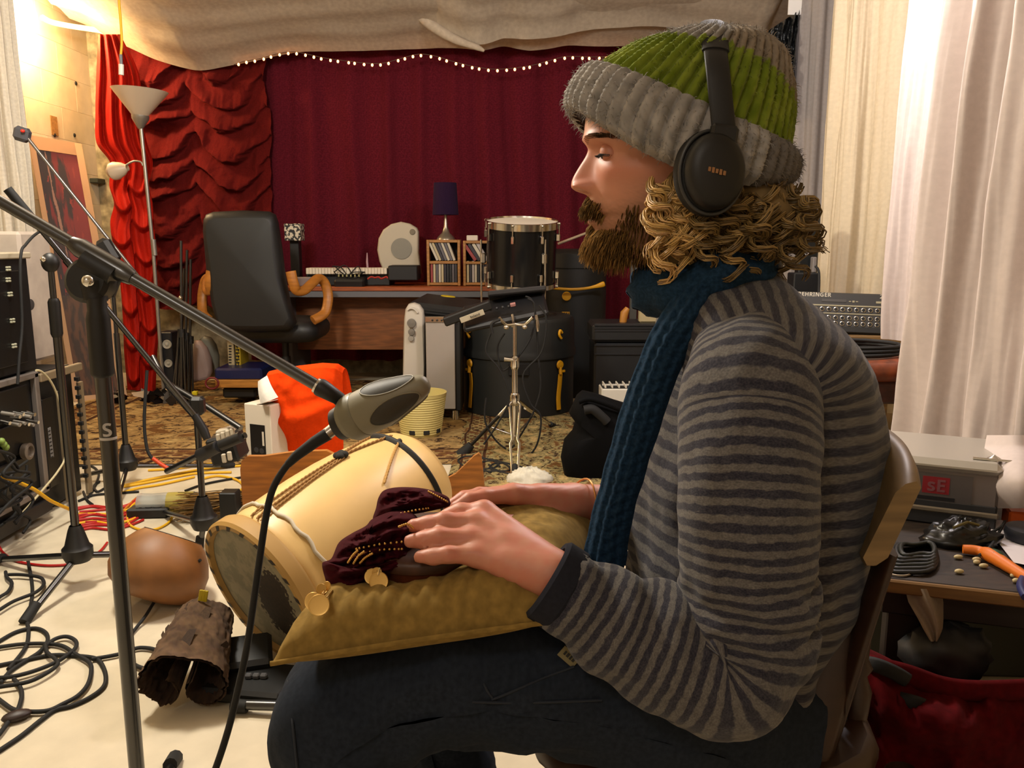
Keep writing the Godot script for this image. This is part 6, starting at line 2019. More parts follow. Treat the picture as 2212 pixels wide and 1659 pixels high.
func bark() -> void:
	# a curled sheet of bark: double scroll cross-section swept from the near floor end to the far upper end
	var a := onY(400, 1545)
	var near := a + Vector3(0.0, 0.075, 0.0)
	var far := P(446, 1330, 2.02)
	var ax := (far - near)
	var t := thing("bark_scroll", "rough brown curled piece of bark lying on the pale floor", "bark", a)
	var side := ax.normalized().cross(Vector3.UP).normalized()
	var upv := side.cross(ax.normalized())
	var nu := 200
	var nv := 40
	for layer in 2:
		var ps := PackedVector3Array()
		var cols := PackedColorArray()
		for j in nv:
			var v := float(j) / (nv - 1)
			for i in nu:
				var u := float(i) / (nu - 1)
				# scroll: left curl, over the top, right curl
				var th := lerpf(-4.4, PI + 4.0, u)
				var sc := 1.0 - 0.34 * v
				var r := 0.078 * sc
				var p := Vector2.ZERO
				if th < 0.0:
					var q := -th / 4.4
					p = Vector2(0.043 * sc, -0.018 * sstep(0.0, 0.3, q)) + Vector2(cos(th), sin(th)) * sc * (0.046 - 0.02 * q)
				elif th > PI:
					var q := (th - PI) / 4.0
					p = Vector2(-0.04 * sc, -0.018 * sstep(0.0, 0.3, q)) + Vector2(cos(th), sin(th)) * sc * (0.05 - 0.018 * q)
				else:
					p = Vector2(cos(th) * 0.0895 * sc, sin(th) * r * (1.0 + 0.12 * cos(th)) - 0.008 * gau(th - 1.9, 0.35))
				var rough := 0.005 * fn.get_noise_3d(u * 34.0, v * 5.0, 1.0) + 0.003 * fn.get_noise_3d(u * 60.0, v * 16.0, 4.0)
				p *= 1.0 + rough / 0.06
				var thick := 0.0035 * (1 if layer == 0 else -1)
				p += p.normalized() * thick
				var endn := (0.05 * fn.get_noise_2d(u * 7.0, 2.0) + 0.025 * fn.get_noise_2d(u * 24.0, 5.0)) * (2.0 * v - 1.0)
				ps.append(near + ax * (v + endn) + side * -p.x + upv * p.y)
				var n := 0.5 + 0.5 * fn.get_noise_3d(u * 16.0, v * 4.0, 8.0) + 0.3 * fn.get_noise_3d(u * 70.0, v * 12.0, 2.0)
				var c := Color(0.19, 0.125, 0.08).lerp(Color(0.42, 0.32, 0.22), clampf(n, 0, 1)) if layer == 0 else Color(0.15, 0.1, 0.065).lerp(Color(0.28, 0.19, 0.12), clampf(n, 0, 1))
				cols.append(lin(c))
		part(mb().patch(ps, nu, nv, false, PackedVector2Array(), cols, layer == 1), "outer_bark" if layer == 0 else "inner_bark", vcol("bark", 0.92), t)
	# lifted flakes
	for k in 16:
		var th := rng.randf_range(0.3, PI - 0.3)
		var v := rng.randf_range(0.1, 0.85)
		var sc := 1.0 - 0.34 * v
		var o := near + ax * v + side * (-cos(th) * 0.086 * sc) + upv * (sin(th) * 0.072 * sc)
		var nn := (side * -cos(th) + upv * sin(th)).normalized()
		var tg := (ax.normalized() + side * rng.randf_range(-0.3, 0.3)).normalized()
		var bi := nn.cross(tg)
		var l := rng.randf_range(0.02, 0.05)
		var w := rng.randf_range(0.008, 0.016)
		var b := mb()
		b.poly([o - tg * l - bi * w * 0.4, o - tg * l * 0.3 - bi * w, o + tg * l - bi * w * 0.3 + nn * 0.006, o + tg * l * 0.8 + bi * w * 0.7 + nn * 0.008, o - tg * l * 0.6 + bi * w], o - nn)
		part(b, "flake", grainy("flake_%d" % (k % 2), [Color(0.34, 0.25, 0.17), Color(0.25, 0.17, 0.11)][k % 2], 0.9, 0.6, 0.05, 12.0), t)

func build_right() -> void:
	# ---- curtains
	var grey := cloth("grey_sheet", Color(0.60, 0.57, 0.55), 0.92, 3.0, 0.02, 0.0)
	var cream := cloth("cream_curtain", Color(0.82, 0.76, 0.65), 0.92, 3.0, 0.02, 0.0)
	var pinkish := cloth("white_curtain", Color(0.80, 0.75, 0.73), 0.94, 3.0, 0.02, 0.0)
	single(drape([P(1692, 600, 5.0), P(1730, 600, 4.9), P(1790, 600, 4.85), P(1860, 600, 4.8)], [2.6, 2.6, 2.6, 2.6], [0.1, 0.1, 0.1, 0.1], 3.0, 0.012, 0.02, 90, 24, 3.0), "curtain", grey, "smooth grey sheet hanging furthest back behind the knitted hat", "curtain", "sheets and curtains on the right")
	single(drape([P(1769, 600, 4.25), P(1800, 600, 4.1), P(1870, 600, 4.0), P(1990, 600, 3.8)], [2.7, 2.7, 2.7, 2.7], [0.2, 0.2, 0.2, 0.2], 3.0, 0.02, 0.03, 140, 30, 8.0), "curtain", cream, "cream curtain hanging in soft folds behind the mixing desk", "curtain", "sheets and curtains on the right")
	single(drape([P(1908, 735, 2.95), P(1945, 740, 2.85), P(1985, 748, 2.75), P(2030, 752, 2.62)], [2.7, 2.7, 2.7, 2.7], [P(1908, 728, 2.95).y, P(1945, 740, 2.85).y, P(1985, 760, 2.75).y, P(2030, 770, 2.62).y], 2.0, 0.025, 0.025, 90, 30, 4.0, [Vector3(0.06, 0, 0)]), "curtain", pinkish, "short white curtain ending above the leather stool", "curtain", "sheets and curtains on the right")
	single(drape([P(1950, 955, 2.5), P(2000, 955, 2.35), P(2060, 960, 2.25), P(2140, 965, 2.12), P(2230, 970, 2.0), P(2380, 980, 1.85), P(2650, 990, 1.7)], [2.7, 2.7, 2.7, 2.7, 2.7, 2.7, 2.7], [0.36, 0.38, 0.40, 0.42, 0.44, 0.44, 0.44], 5.0, 0.035, 0.035, 260, 40, 11.0, [Vector3(0.12, 0, 0)]), "curtain", pinkish, "long white curtain falling behind the aluminium case", "curtain", "sheets and curtains on the right")
	# bulging end of the curtain over the bench
	var ps := PackedVector3Array()
	for j in 25:
		var v := j / 24.0
		for i in 25:
			var u := i / 24.0
			var px := lerpf(2118, 2330, u) + 26.0 * pow(absf(v - 0.35), 1.5) * (1.0 - u)
			var py := lerpf(1098, 940, v)
			ps.append(P(px, py, 1.72 - 0.06 * sin(PI * clampf(v * 1.2, 0, 1)) + 0.1 * v + 0.02 * sin(u * 9.0 + v * 2.0) + 0.05 * pow(1.0 - u, 4)))
	single(mb().patch(ps, 25, 25), "cloth_bundle", pinkish, "white cloth bulging over the bench end beside the aluminium case", "cloth")
	# crumpled plastic sheet high up behind the hat
	ps = PackedVector3Array()
	var nu := 50
	var nv := 30
	for j in nv:
		var v := float(j) / (nv - 1)
		for i in nu:
			var u := float(i) / (nu - 1)
			var px := lerpf(lerpf(1690, 1640, v * 0.9 if v < 0.75 else 0.675 - (v - 0.75) * 0.3), lerpf(1704, 1738, v), u)
			var py := lerpf(252, 14 + 52 * (1.0 - u), v)
			ps.append(P(px, py, 4.75 + 0.07 * sin(u * 26.0 + 4.0 * fn.get_noise_2d(u * 3.0, v * 2.0)) + 0.05 * fn.get_noise_2d(u * 9.0, v * 5.0)))
	var foil := grainy("smoky_plastic", Color(0.42, 0.43, 0.42), 0.25, 0.25, 0.04, 5.0, 0.0, 4, 6)
	foil.metallic = 0.5
	single(mb().patch(ps, nu, nv), "plastic_sheet", foil, "crumpled smoky plastic sheet hung high behind the knitted hat", "plastic sheet")
	single(mb().obox(P(1722, 8, 4.7), Vector3(0.05, 0.0, 0), Vector3(0.0, 0.06, 0), Vector3(0, 0, 0.004), 0.001), "white_card", plain("card_white", Color(0.9, 0.89, 0.87), 0.6), "white card tucked above the crumpled plastic sheet", "card")

	mixing_desk()
	# ---- dark gear behind the hair
	var t := thing("monitor_stack", "dark flat screen and box standing beside the cream curtain", "monitor", P(1742, 640, 3.9))
	part(mb().obox(P(1744, 530, 3.9), Vector3(0.045, 0, 0), Vector3(0, 0.135, 0), Vector3(0, 0, 0.03), 0.006), "screen", plain("screen_dark", Color(0.06, 0.075, 0.08), 0.4), t)
	part(mb().obox(P(1735, 610, 3.85), Vector3(0.06, 0, 0), Vector3(0, 0.045, 0), Vector3(0, 0, 0.05), 0.005), "box", plain("box_navy", Color(0.05, 0.06, 0.075), 0.5), t)
	part(mb().obox(P(1757, 572, 3.86), Vector3(0.009, 0, 0), Vector3(0, 0.036, 0), Vector3(0, 0, 0.02), 0.004), "clip", plain("clip_grey", Color(0.45, 0.43, 0.42), 0.5), t)
	part(mb().tube(smooth([P(1762, 575, 3.8), P(1769, 590, 3.78), P(1768, 640, 3.75), P(1764, 665, 3.7), P(1772, 690, 3.68)], 6), 0.006, 7), "lead", black_rubber(), t)
	part(mb().obox(P(1761, 612, 3.82), Vector3(0.006, 0, 0), Vector3(0, 0.032, 0), Vector3(0, 0, 0.01), 0.003), "white_tab", plain("tab_white", Color(0.82, 0.79, 0.72), 0.5), t)

	# ---- leather stool with a coil on it
	var sc := P(1838, 800, 2.75)
	var sy := onZ(1900, 790, sc.z + 0.1).y
	var st := Vector3(sc.x - 0.02, 0, sc.z)
	t = thing("leather_stool", "worn orange-brown leather topped wooden stool", "stool", st)
	var lea := grainy("stool_leather", Color(0.56, 0.26, 0.11), 0.5, 0.5, 0.02, 3.0, 0.2, 4, 27)
	part(rprism(mb(), round_rect(0.38, 0.38, 0.06), Transform3D(Basis(Vector3.RIGHT, -PI / 2), st + Vector3(0, sy - 0.012, 0)), 0.06, 0.025, 0.012), "cushion", lea, t)
	part(mb().box(st + Vector3(0, sy - 0.075, 0), Vector3(0.36, 0.07, 0.36), 0.008), "skirt", grainy("stool_skirt", Color(0.30, 0.13, 0.07), 0.55, 0.6, 0.02, 4.0), t)
	var dkw := wood("stool_wood", Color(0.34, 0.2, 0.1), 0.5)
	for x in [-1.0, 1.0]:
		for z in [-1.0, 1.0]:
			part(mb().tube([st + Vector3(x * 0.15, sy - 0.1, z * 0.15), st + Vector3(x * 0.18, 0.0, z * 0.18)], [0.032, 0.022], 10), "leg", dkw, t)
	for z in [-1.0, 1.0]:
		part(mb().tube([st + Vector3(-0.165, 0.25, z * 0.165), st + Vector3(0.165, 0.25, z * 0.165)], 0.012, 8), "stretcher", dkw, t)
	for k in 3:
		var lp := []
		for q in 20:
			var a := TAU * q / 20.0
			lp.append(st + Vector3(0.01 * k + cos(a) * (0.17 - 0.008 * k), sy + 0.034 + 0.011 * k, sin(a) * (0.14 - 0.01 * k) - 0.01))
		single(mb().tube(lp, 0.0065, 7, true), "cable_coil", black_rubber(), "black cable ring coiled on the leather stool, " + ["lowest turn", "middle turn", "top turn"][k], "cable", "cable turns on the stool")
	single(mb().obox(P(1886, 890, 2.5), Vector3(0.009, 0, 0), Vector3(0, 0.07, 0), Vector3(0, 0, 0.008), 0.003), "white_peg", plain("peg_white", Color(0.8, 0.77, 0.68), 0.5), "short white peg standing by the stool leg behind the chair", "peg")
	single(mb().obox(Vector3(P(1886, 890, 2.5).x, P(1886, 905, 2.5).y / 2 - 0.04, P(1886, 890, 2.5).z), Vector3(0.07, 0, 0), Vector3(0, P(1886, 905, 2.5).y / 2 - 0.04, 0), Vector3(0, 0, 0.05), 0.006), "low_box", plain("low_box", Color(0.12, 0.11, 0.1), 0.7), "dark box standing on the floor by the stool leg", "box")
	bench_and_things()
	wooden_chair()

func mixing_desk() -> void:
	var o := P(1790, 674, 3.6)
	var e := P(1916, 678, 3.55) - P(1760, 672, 3.62)
	var x := e.normalized()
	var toward := (EYE - o).normalized()
	var z := (toward + Vector3(0, 0.25, 0))
	z = (z - x * z.dot(x)).normalized()
	var bs := Basis(x, z.cross(x), z)
	var t := local_thing("mixing_desk", "grey mixing desk tilted up with rows of chrome sockets", "mixing desk", Transform3D(bs, o))
	var face := plain("mixer_face", Color(0.20, 0.195, 0.19), 0.5)
	part(mb().box(Vector3(0, 0, -0.03), Vector3(0.74, 0.178, 0.06), 0.006), "body", face, t)
	part(mb().box(Vector3(0, -0.075, 0.002), Vector3(0.735, 0.024, 0.008), 0.002), "lower_strip", plain("mixer_dark", Color(0.11, 0.11, 0.105), 0.5), t)
	var pale := plain("mixer_line", Color(0.60, 0.57, 0.46), 0.5)
	part(mb().box(Vector3(0.08, 0.03, 0.001), Vector3(0.5, 0.0055, 0.002), 0.0), "printed_line", pale, t)
	part(mb().box(Vector3(0.12, -0.005, 0.001), Vector3(0.32, 0.004, 0.002), 0.0), "printed_line", pale, t)
	part(mb().box(Vector3(0.02, 0.052, 0.001), Vector3(0.1, 0.012, 0.002), 0.0), "printed_patch", plain("mixer_patch", Color(0.27, 0.26, 0.25), 0.5), t)
	part(mb().box(Vector3(0.225, 0.05, 0.001), Vector3(0.07, 0.009, 0.002), 0.0), "printed_patch", pale, t)
	part(mb().box(Vector3(0.235, 0.042, 0.001), Vector3(0.05, 0.004, 0.002), 0.0), "printed_patch", pale, t)
	for k in 3:
		part(mb().box(Vector3(0.085 + k * 0.014, 0.05, 0.001), Vector3(0.009, 0.004 + 0.004 * (k % 2), 0.002), 0.0), "printed_mark", pale, t)
	var tm := plain("mixer_text", Color(0.72, 0.69, 0.62), 0.5)
	text_part("BEHRINGER", 0.0185, tm, t, Transform3D(Basis(), Vector3(-0.062, 0.076, 0.001)))
	text_part("2442", 0.019, tm, t, Transform3D(Basis(), Vector3(0.232, 0.076, 0.001)))
	var sock := mb().lathe([[0.0098, 0.0], [0.0098, 0.003], [0.0075, 0.0036], [0.0058, 0.001]], 16, frame_y(Vector3.ZERO, Vector3.BACK)).mesh()
	var dk := mb().lathe([[0.006, 0.0012], [0.0, 0.0012]], 12, frame_y(Vector3.ZERO, Vector3.BACK)).mesh()
	for row in 3:
		for k in 16:
			var p := Vector3(-0.14 + k * 0.0281, [0.013, -0.0245, -0.049][row], 0.0)
			for q in [[sock, chrome(), "socket_ring"], [dk, plain("socket_hole", Color(0.02, 0.02, 0.02), 0.7), "socket_hole"]]:
				var m := MeshInstance3D.new()
				m.name = q[2]
				m.mesh = q[0]
				m.material_override = q[1]
				t.add_child(m, true)
				m.position = p
	# the shelf it stands on
	var s := P(1830, 724, 3.55)
	var tt := thing("mixer_table", "tan wooden table under the tilted mixing desk", "table", Vector3(s.x, 0, s.z - 0.1))
	var tn := wood("table_tan", Color(0.52, 0.40, 0.24), 0.6)
	var y := s.y
	part(mb().box(Vector3(s.x - 0.05, y - 0.03, s.z - 0.16), Vector3(0.9, 0.06, 0.4), 0.004), "table_top", tn, tt)
	for x2 in [-0.4, 0.3]:
		for z2 in [-0.3, -0.02]:
			part(mb().box(Vector3(s.x + x2, (y - 0.06) / 2, s.z + z2), Vector3(0.05, y - 0.06, 0.05), 0.004), "leg", tn, tt)

func bench_and_things() -> void:
	var by := 0.42
	var fl := onY(1868, 1243, by)
	var fr := onY(2230, 1283, by)
	var x := (fr - fl).normalized()
	var z := x.cross(Vector3.UP).normalized()
	if z.z > 0:
		z = -z
	var bw := 1.22
	var bd := 0.72
	var t := thing("bench", "dark worn wooden bench with pale front edge", "bench", fl + x * 0.5 + z * 0.3 - Vector3(0, by, 0))
	var top := grainy("bench_top", Color(0.20, 0.145, 0.10), 0.6, 0.55, 0.02, 3.0, 0.1, 4, 19, Vector3(1, 1, 3))
	part(mb().obox(fl + x * (bw / 2 - 0.03) + z * bd / 2 - Vector3(0, 0.012, 0), x * bw / 2, Vector3(0, 0.012, 0), z * bd / 2, 0.003), "bench_top", top, t)
	part(mb().obox(fl + x * (bw / 2 - 0.03) + z * 0.006 - Vector3(0, 0.014, 0), x * bw / 2, Vector3(0, 0.0125, 0), z * 0.012, 0.003), "front_edge", wood("edge_pale", Color(0.50, 0.36, 0.18), 0.6), t)
	part(mb().obox(fl + x * (bw / 2) + z * 0.05 - Vector3(0, 0.055, 0), x * bw / 2 * 0.94, Vector3(0, 0.03, 0), z * 0.012, 0.003), "apron", wood("bench_dark", Color(0.12, 0.08, 0.05), 0.6), t)
	for q in [[0.08, 0.08], [0.08, bd - 0.08], [bw - 0.15, 0.08], [bw - 0.15, bd - 0.08], [0.42, 0.1]]:
		part(mb().obox(fl + x * q[0] + z * q[1] - Vector3(0, by / 2 + 0.012, 0), x * 0.03, Vector3(0, by / 2 - 0.012, 0), z * 0.03, 0.003), "leg", wood("bench_dark", Color(0.12, 0.08, 0.05), 0.6), t)
	# ---- aluminium case
	var cl := onY(1900, 1118, by)
	var cr := onY(2150, 1150, by)
	var cx := (cr - cl)
	var cw := cx.length()
	cx = cx.normalized()
	var cz := cx.cross(Vector3.UP).normalized()
	if cz.z < 0:
		cz = -cz
	var hgt := 0.15
	var o := cl + cx * cw / 2 - cz * 0.13
	t = thing("aluminium_case", "aluminium microphone case with red logo plate on the bench", "case", o)
	var alu := plain("case_alu", Color(0.46, 0.43, 0.42), 0.42, 0.55)
	var rimm := plain("case_rim", Color(0.72, 0.70, 0.66), 0.35, 0.5)
	part(mb().obox(o + Vector3(0, 0.028, 0), cx * cw / 2, Vector3(0, 0.028, 0), cz * 0.13, 0.004), "lower_shell", plain("case_lower", Color(0.18, 0.18, 0.19), 0.5, 0.2), t)
	part(mb().obox(o + Vector3(0, 0.078, 0), cx * cw / 2, Vector3(0, 0.046, 0), cz * 0.128, 0.006), "front_shell", alu, t)
	part(mb().obox(o + Vector3(0, 0.132, 0), cx * (cw / 2 + 0.004), Vector3(0, 0.014, 0), cz * 0.134, 0.012), "lid", rimm, t)
	part(mb().obox(o + Vector3(0, 0.034, 0.0), cx * (cw / 2 + 0.003), Vector3(0, 0.006, 0), cz * 0.133, 0.003), "trim", plain("case_trim", Color(0.5, 0.46, 0.4), 0.4, 0.5), t)
	var fo := o + cz * 0.1283
	part(mb().obox(fo + cx * (0.0) + Vector3(0, 0.08, 0), cx * 0.062, Vector3(0, 0.034, 0), cz * 0.001, 0.0), "logo_plate", plain("plate_grey", Color(0.36, 0.34, 0.34), 0.4, 0.4), t)
	part(mb().obox(fo + cx * (-0.007) + Vector3(0, 0.088, 0), cx * 0.026, Vector3(0, 0.0185, 0), cz * 0.0016, 0.0), "logo_square", plain("logo_red", Color(0.5, 0.07, 0.12), 0.5), t)
	var fb := Basis(cx, Vector3.UP, cz)
	text_part("sE", 0.028, plain("logo_grey", Color(0.46, 0.27, 0.3), 0.5), t, Transform3D(fb, fo + cx * (-0.006) + Vector3(0, 0.087, 0) + cz * 0.002))
	part(mb().obox(fo + cx * (-0.005) + Vector3(0, 0.059, 0), cx * 0.036, Vector3(0, 0.004, 0), cz * 0.0016, 0.0), "logo_bar", plain("logo_bar", Color(0.07, 0.07, 0.09), 0.5), t)
	part(mb().lathe([[0.016, 0.0], [0.014, 0.006], [0.006, 0.01], [0.0, 0.014]], 16, Transform3D(Basis(), o + cx * 0.1 + Vector3(0, 0.145, 0) + cz * 0.09), 0.6, 0.7), "latch", chrome(), t)
	part(mb().tube([o + cx * 0.06 + Vector3(0, 0.149, 0) + cz * 0.1, o + cx * 0.15 + Vector3(0, 0.149, 0) + cz * 0.1], 0.003, 8), "latch_bar", chrome(), t)
	# ---- things on the bench
	var on := func(px: float, py: float, h := 0.0) -> Vector3:
		return onY(px, py, by + h)
	var names := ["lowest ring", "wide ring", "dull green ring", "shifted ring", "small inner ring", "topmost ring"]
	for k in 6:
		var lp := []
		for q in 22:
			var a := TAU * q / 22.0
			lp.append(on.call(1962 + 4 * k + (62 - 5 * k) * cos(a + 0.3 * k), 1206 - 4 * k + (34 - 4 * k) * sin(a + 0.3 * k) + 4.0 * sin(3.0 * a + k), 0.006 + 0.0026 * k + 0.002 * sin(2.0 * a + k)))
		single(mb().tube(lp, 0.0048, 6, true), "cable_coil", plain("coil_%d" % (k % 3), [Color(0.05, 0.055, 0.06), Color(0.08, 0.085, 0.08), Color(0.07, 0.085, 0.06)][k % 3], 0.5), "dark cable coil on the bench, " + names[k], "cable", "cable coil on the bench")
	t = thing("tool_roll", "crumpled black plastic bag with tools on the bench", "bag", on.call(2085, 1180))
	var ps := PackedVector3Array()
	for j in 15:
		for i in 31:
			var la := (PI / 2) * j / 14.0
			var lo := TAU * i / 30.0
			var r := 1.0 + 0.35 * fn.get_noise_3d(cos(lo) * 2.5, sin(lo) * 2.5, la * 2.5)
			ps.append(on.call(2075, 1172) + Vector3(cos(la) * cos(lo) * 0.075 * r, sin(la) * 0.05 * r, -cos(la) * sin(lo) * 0.05 * r))
	part(mb().patch(ps, 31, 15), "bag_skin", plain("bin_bag", Color(0.04, 0.045, 0.045), 0.3), t)
	part(mb().tube([on.call(2060, 1140, 0.05), on.call(2090, 1128, 0.055), on.call(2115, 1135, 0.05)], 0.003, 6), "brass_tool", plain("brass_dull", Color(0.36, 0.32, 0.16), 0.4, 0.6), t)
	var pp := mb()
	pp.quad(on.call(2118, 1122, 0.006), on.call(2300, 1128, 0.006), on.call(2360, 1250, 0.006), on.call(2190, 1215, 0.006), Vector3.UP)
	pp.quad(on.call(2118, 1122, 0.004), on.call(2300, 1128, 0.004), on.call(2360, 1250, 0.004), on.call(2190, 1215, 0.004), Vector3.DOWN)
	single(pp, "paper_sheet", plain("paper_white", Color(0.78, 0.75, 0.76), 0.8), "white paper sheet lying on the cluttered bench", "paper")
	single(mb().tube(smooth([on.call(2080, 1186, 0.012), on.call(2115, 1190, 0.013), on.call(2140, 1200, 0.014), on.call(2170, 1218, 0.013), on.call(2205, 1240, 0.012), on.call(2240, 1262, 0.012)], 4), [0.009, 0.0095, 0.01, 0.01, 0.01, 0.01, 0.012, 0.014, 0.014, 0.014, 0.013, 0.013, 0.012, 0.012, 0.011, 0.011, 0.01, 0.01, 0.01, 0.009, 0.009], 8), "orange_grip", plain("orange_grip", Color(0.78, 0.40, 0.03), 0.5), "orange handled cable tester lying on the bench beside the paper", "tool")
	single(mb().obox(on.call(2205, 1118, 0.02), x * 0.03, Vector3(0, 0.02, 0), z * 0.03, 0.004), "orange_box", plain("orange_box", Color(0.76, 0.32, 0.06), 0.5), "small orange box on the bench beside the white cloth", "box")
	single(mb().lathe([[0.0, 0.0], [0.045, 0.0], [0.048, 0.012], [0.045, 0.024], [0.0, 0.026]], 28, Transform3D(Basis(), on.call(2225, 1165, 0.008))), "tape_reel", plain("navy_reel", Color(0.04, 0.045, 0.08), 0.5), "dark navy tape reel lying on the white paper", "reel")
	single(mb().ball(on.call(2150, 1196, 0.02), Vector3(0.013, 0.008, 0.02), 12, 8), "green_clip", plain("green_clip", Color(0.06, 0.22, 0.11), 0.5), "small dark green clip beside the orange tester", "clip")
	var ring := []
	for q in 28:
		var a := TAU * q / 28.0
		ring.append(on.call(1938 + 32 * cos(a) , 1231 + 12 * sin(a) + 4.0 * cos(a), 0.003))
	single(mb().tube(ring, 0.002, 6, true), "wire_ring", plain("ring_pale", Color(0.6, 0.55, 0.48), 0.4, 0.3), "pale thin ring lying near the bench edge", "ring")
	var bits := [[2070, 1203], [2110, 1208], [2125, 1222], [2072, 1234], [2185, 1233], [2190, 1243], [2195, 1254], [2110, 1214]]
	var bn := ["by the tester grip", "by the orange handle", "under the orange handle", "near the bench edge", "first of the pale row", "second of the pale row", "third of the pale row", "beside the dark scrap"]
	for k in bits.size():
		single(mb().ball(on.call(bits[k][0], bits[k][1], 0.005), Vector3(0.009 if k < 4 else 0.007, 0.0045, 0.005), 10, 6), "connector_bit", plain("bit_cream", Color(0.72, 0.65, 0.48), 0.45), "tiny cream connector on the bench, " + bn[k], "connector", "loose connectors on the bench")
	single(mb().tube(smooth([on.call(2225, 1225, 0.01), on.call(2205, 1262, 0.01), on.call(2215, 1290, 0.005)], 5), 0.007, 8), "blue_strap", plain("blue_strap", Color(0.05, 0.09, 0.3), 0.5), "dark blue strap end on the bench beside the cream connectors", "strap")
	single(mb().tube(smooth([on.call(2120, 1160, 0.03), on.call(2160, 1140, 0.02), on.call(2170, 1128, 0.02), on.call(2140, 1180, 0.015), on.call(2115, 1200, 0.012)], 6), 0.003, 6), "cable_tie", black_rubber(), "thin black tie looping over the white paper", "tie")

	# ---- under the bench
	var gl := thing("pale_glove", "pale cloth hanging down under the bench edge", "cloth", P(1995, 1380, 1.5))
	ps = PackedVector3Array()
	var lw := [[1280, 1957, 2035], [1310, 1968, 2038], [1340, 1985, 2037], [1365, 1995, 2030], [1385, 2012, 2028]]
	for j in 17:
		var v := j / 16.0
		var py := lerpf(1386, 1272, v)
		var l := look([[1272, 1955], [1300, 1962], [1335, 1982], [1362, 1996], [1386, 2010]], py)
		var r := look([[1272, 2034], [1300, 2038], [1340, 2038], [1362, 2036], [1386, 2026]], py)
		for i in 17:
			var u := i / 16.0
			ps.append(P(lerpf(l, r, u), py, 1.52 - 0.02 * sin(PI * u) - 0.01 * sin(u * 9.0 + v * 3.0)))
	part(mb().patch(ps, 17, 17), "cloth_front", cloth("glove_cream", Color(0.60, 0.54, 0.47), 0.9, 6.0, 0.02, 0.0), gl)
	var dk := plain("bag_black", Color(0.11, 0.11, 0.115), 0.6)
	single(mb().obox(onY(2060, 1560) + Vector3(0.0, 0.15, -0.24), Vector3(0.4, 0, 0.02), Vector3(0, 0.15, 0), Vector3(0, 0, 0.05), 0.01), "storage_box", plain("olive_box", Color(0.17, 0.165, 0.12), 0.7), "olive brown storage box in the dark under the bench", "box")
	t = thing("dark_bundle", "black slumped bag between the pale cloth and the red bag", "bag", P(2040, 1420, 1.5))
	ps = PackedVector3Array()
	for j in 15:
		for i in 27:
			var la := -PI / 2 + PI * j / 14.0
			var lo := TAU * i / 26.0
			var r := 1.0 + 0.3 * fn.get_noise_3d(cos(lo) * 2.0 + 3.0, sin(lo) * 2.0, la * 2.0)
			ps.append(P(2045, 1410, 1.55) + Vector3(cos(la) * cos(lo) * 0.08 * r, sin(la) * 0.06 * r, -cos(la) * sin(lo) * 0.06 * r))
	part(mb().patch(ps, 27, 15), "bag_skin", dk, t)
	var rb := thing("red_bag", "large dark red fabric bag with loose black straps under the bench", "bag", onY(2010, 1640))
	var rm := cloth("red_bag_cloth", Color(0.33, 0.035, 0.055), 0.7, 4.0, 0.05, 0.1)
	ps = PackedVector3Array()
	nu2bag(ps)
	part(mb().patch(ps, 61, 35), "bag_body", rm, rb)
	part(mb().tube(smooth([P(1860, 1430, 1.33), P(1900, 1442, 1.31), P(1960, 1458, 1.3), P(2030, 1482, 1.3), P(2110, 1492, 1.3), P(2230, 1488, 1.32)], 6), 0.018, 10, false, 0.6), "top_seam", rm, rb)
	part(mb().tube(smooth([P(1856, 1432, 1.33), P(1890, 1436, 1.3), P(1930, 1452, 1.29), P(1960, 1470, 1.29)], 6), 0.012, 8, false, 0.5), "strap", plain("strap_black2", Color(0.02, 0.02, 0.025), 0.8), rb)
	part(mb().tube(smooth([P(1945, 1512, 1.29), P(1975, 1520, 1.28), P(2000, 1530, 1.29)], 6), 0.014, 8, false, 0.5), "strap", plain("strap_black2", Color(0.02, 0.02, 0.025), 0.8), rb)
	# dark floor case with pale corner by the chair leg
	t = thing("floor_case", "dark case with pale metal corner on the floor by the chair", "case", onY(1740, 1640) + Vector3(0, 0, 0))
	part(mb().obox(P(1755, 1660, 1.35), Vector3(0.07, 0.02, 0), Vector3(-0.02, 0.09, 0), Vector3(0, 0, 0.09), 0.006), "body", plain("case_navy", Color(0.04, 0.045, 0.055), 0.4), t)
	part(mb().obox(P(1722, 1642, 1.25), Vector3(0.008, -0.014, 0), Vector3(0.012, 0.007, 0), Vector3(0, 0, 0.004), 0.001), "metal_corner", plain("corner_pale", Color(0.62, 0.55, 0.42), 0.35, 0.5), t)

func nu2bag(ps: PackedVector3Array) -> void:
	# bag surface: bulging front, folded over at the top
	for j in 35:
		var v := j / 34.0
		for i in 61:
			var u := i / 60.0
			var px := lerpf(1786, 2290, u)
			var topy := 1386 + 90 * sstep(0.05, 0.55, u) - 30 * sstep(0.75, 1.0, u)
			var py := lerpf(1790, topy, minf(v * 1.25, 1.0))
			var d := 1.36 - 0.1 * sin(PI * clampf(u, 0, 1)) * sin(PI * clampf(v, 0, 1)) + 0.03 * fn.get_noise_2d(u * 4.0, v * 3.0) + 0.02 * sin(v * 16.0 + 4.0 * u + 3.0 * fn.get_noise_2d(u * 3.0, v))
			if v > 0.8:
				d += (v - 0.8) * 1.6
			var p := P(px, py, d)
			p.y = maxf(p.y, 0.004)
			ps.append(p)

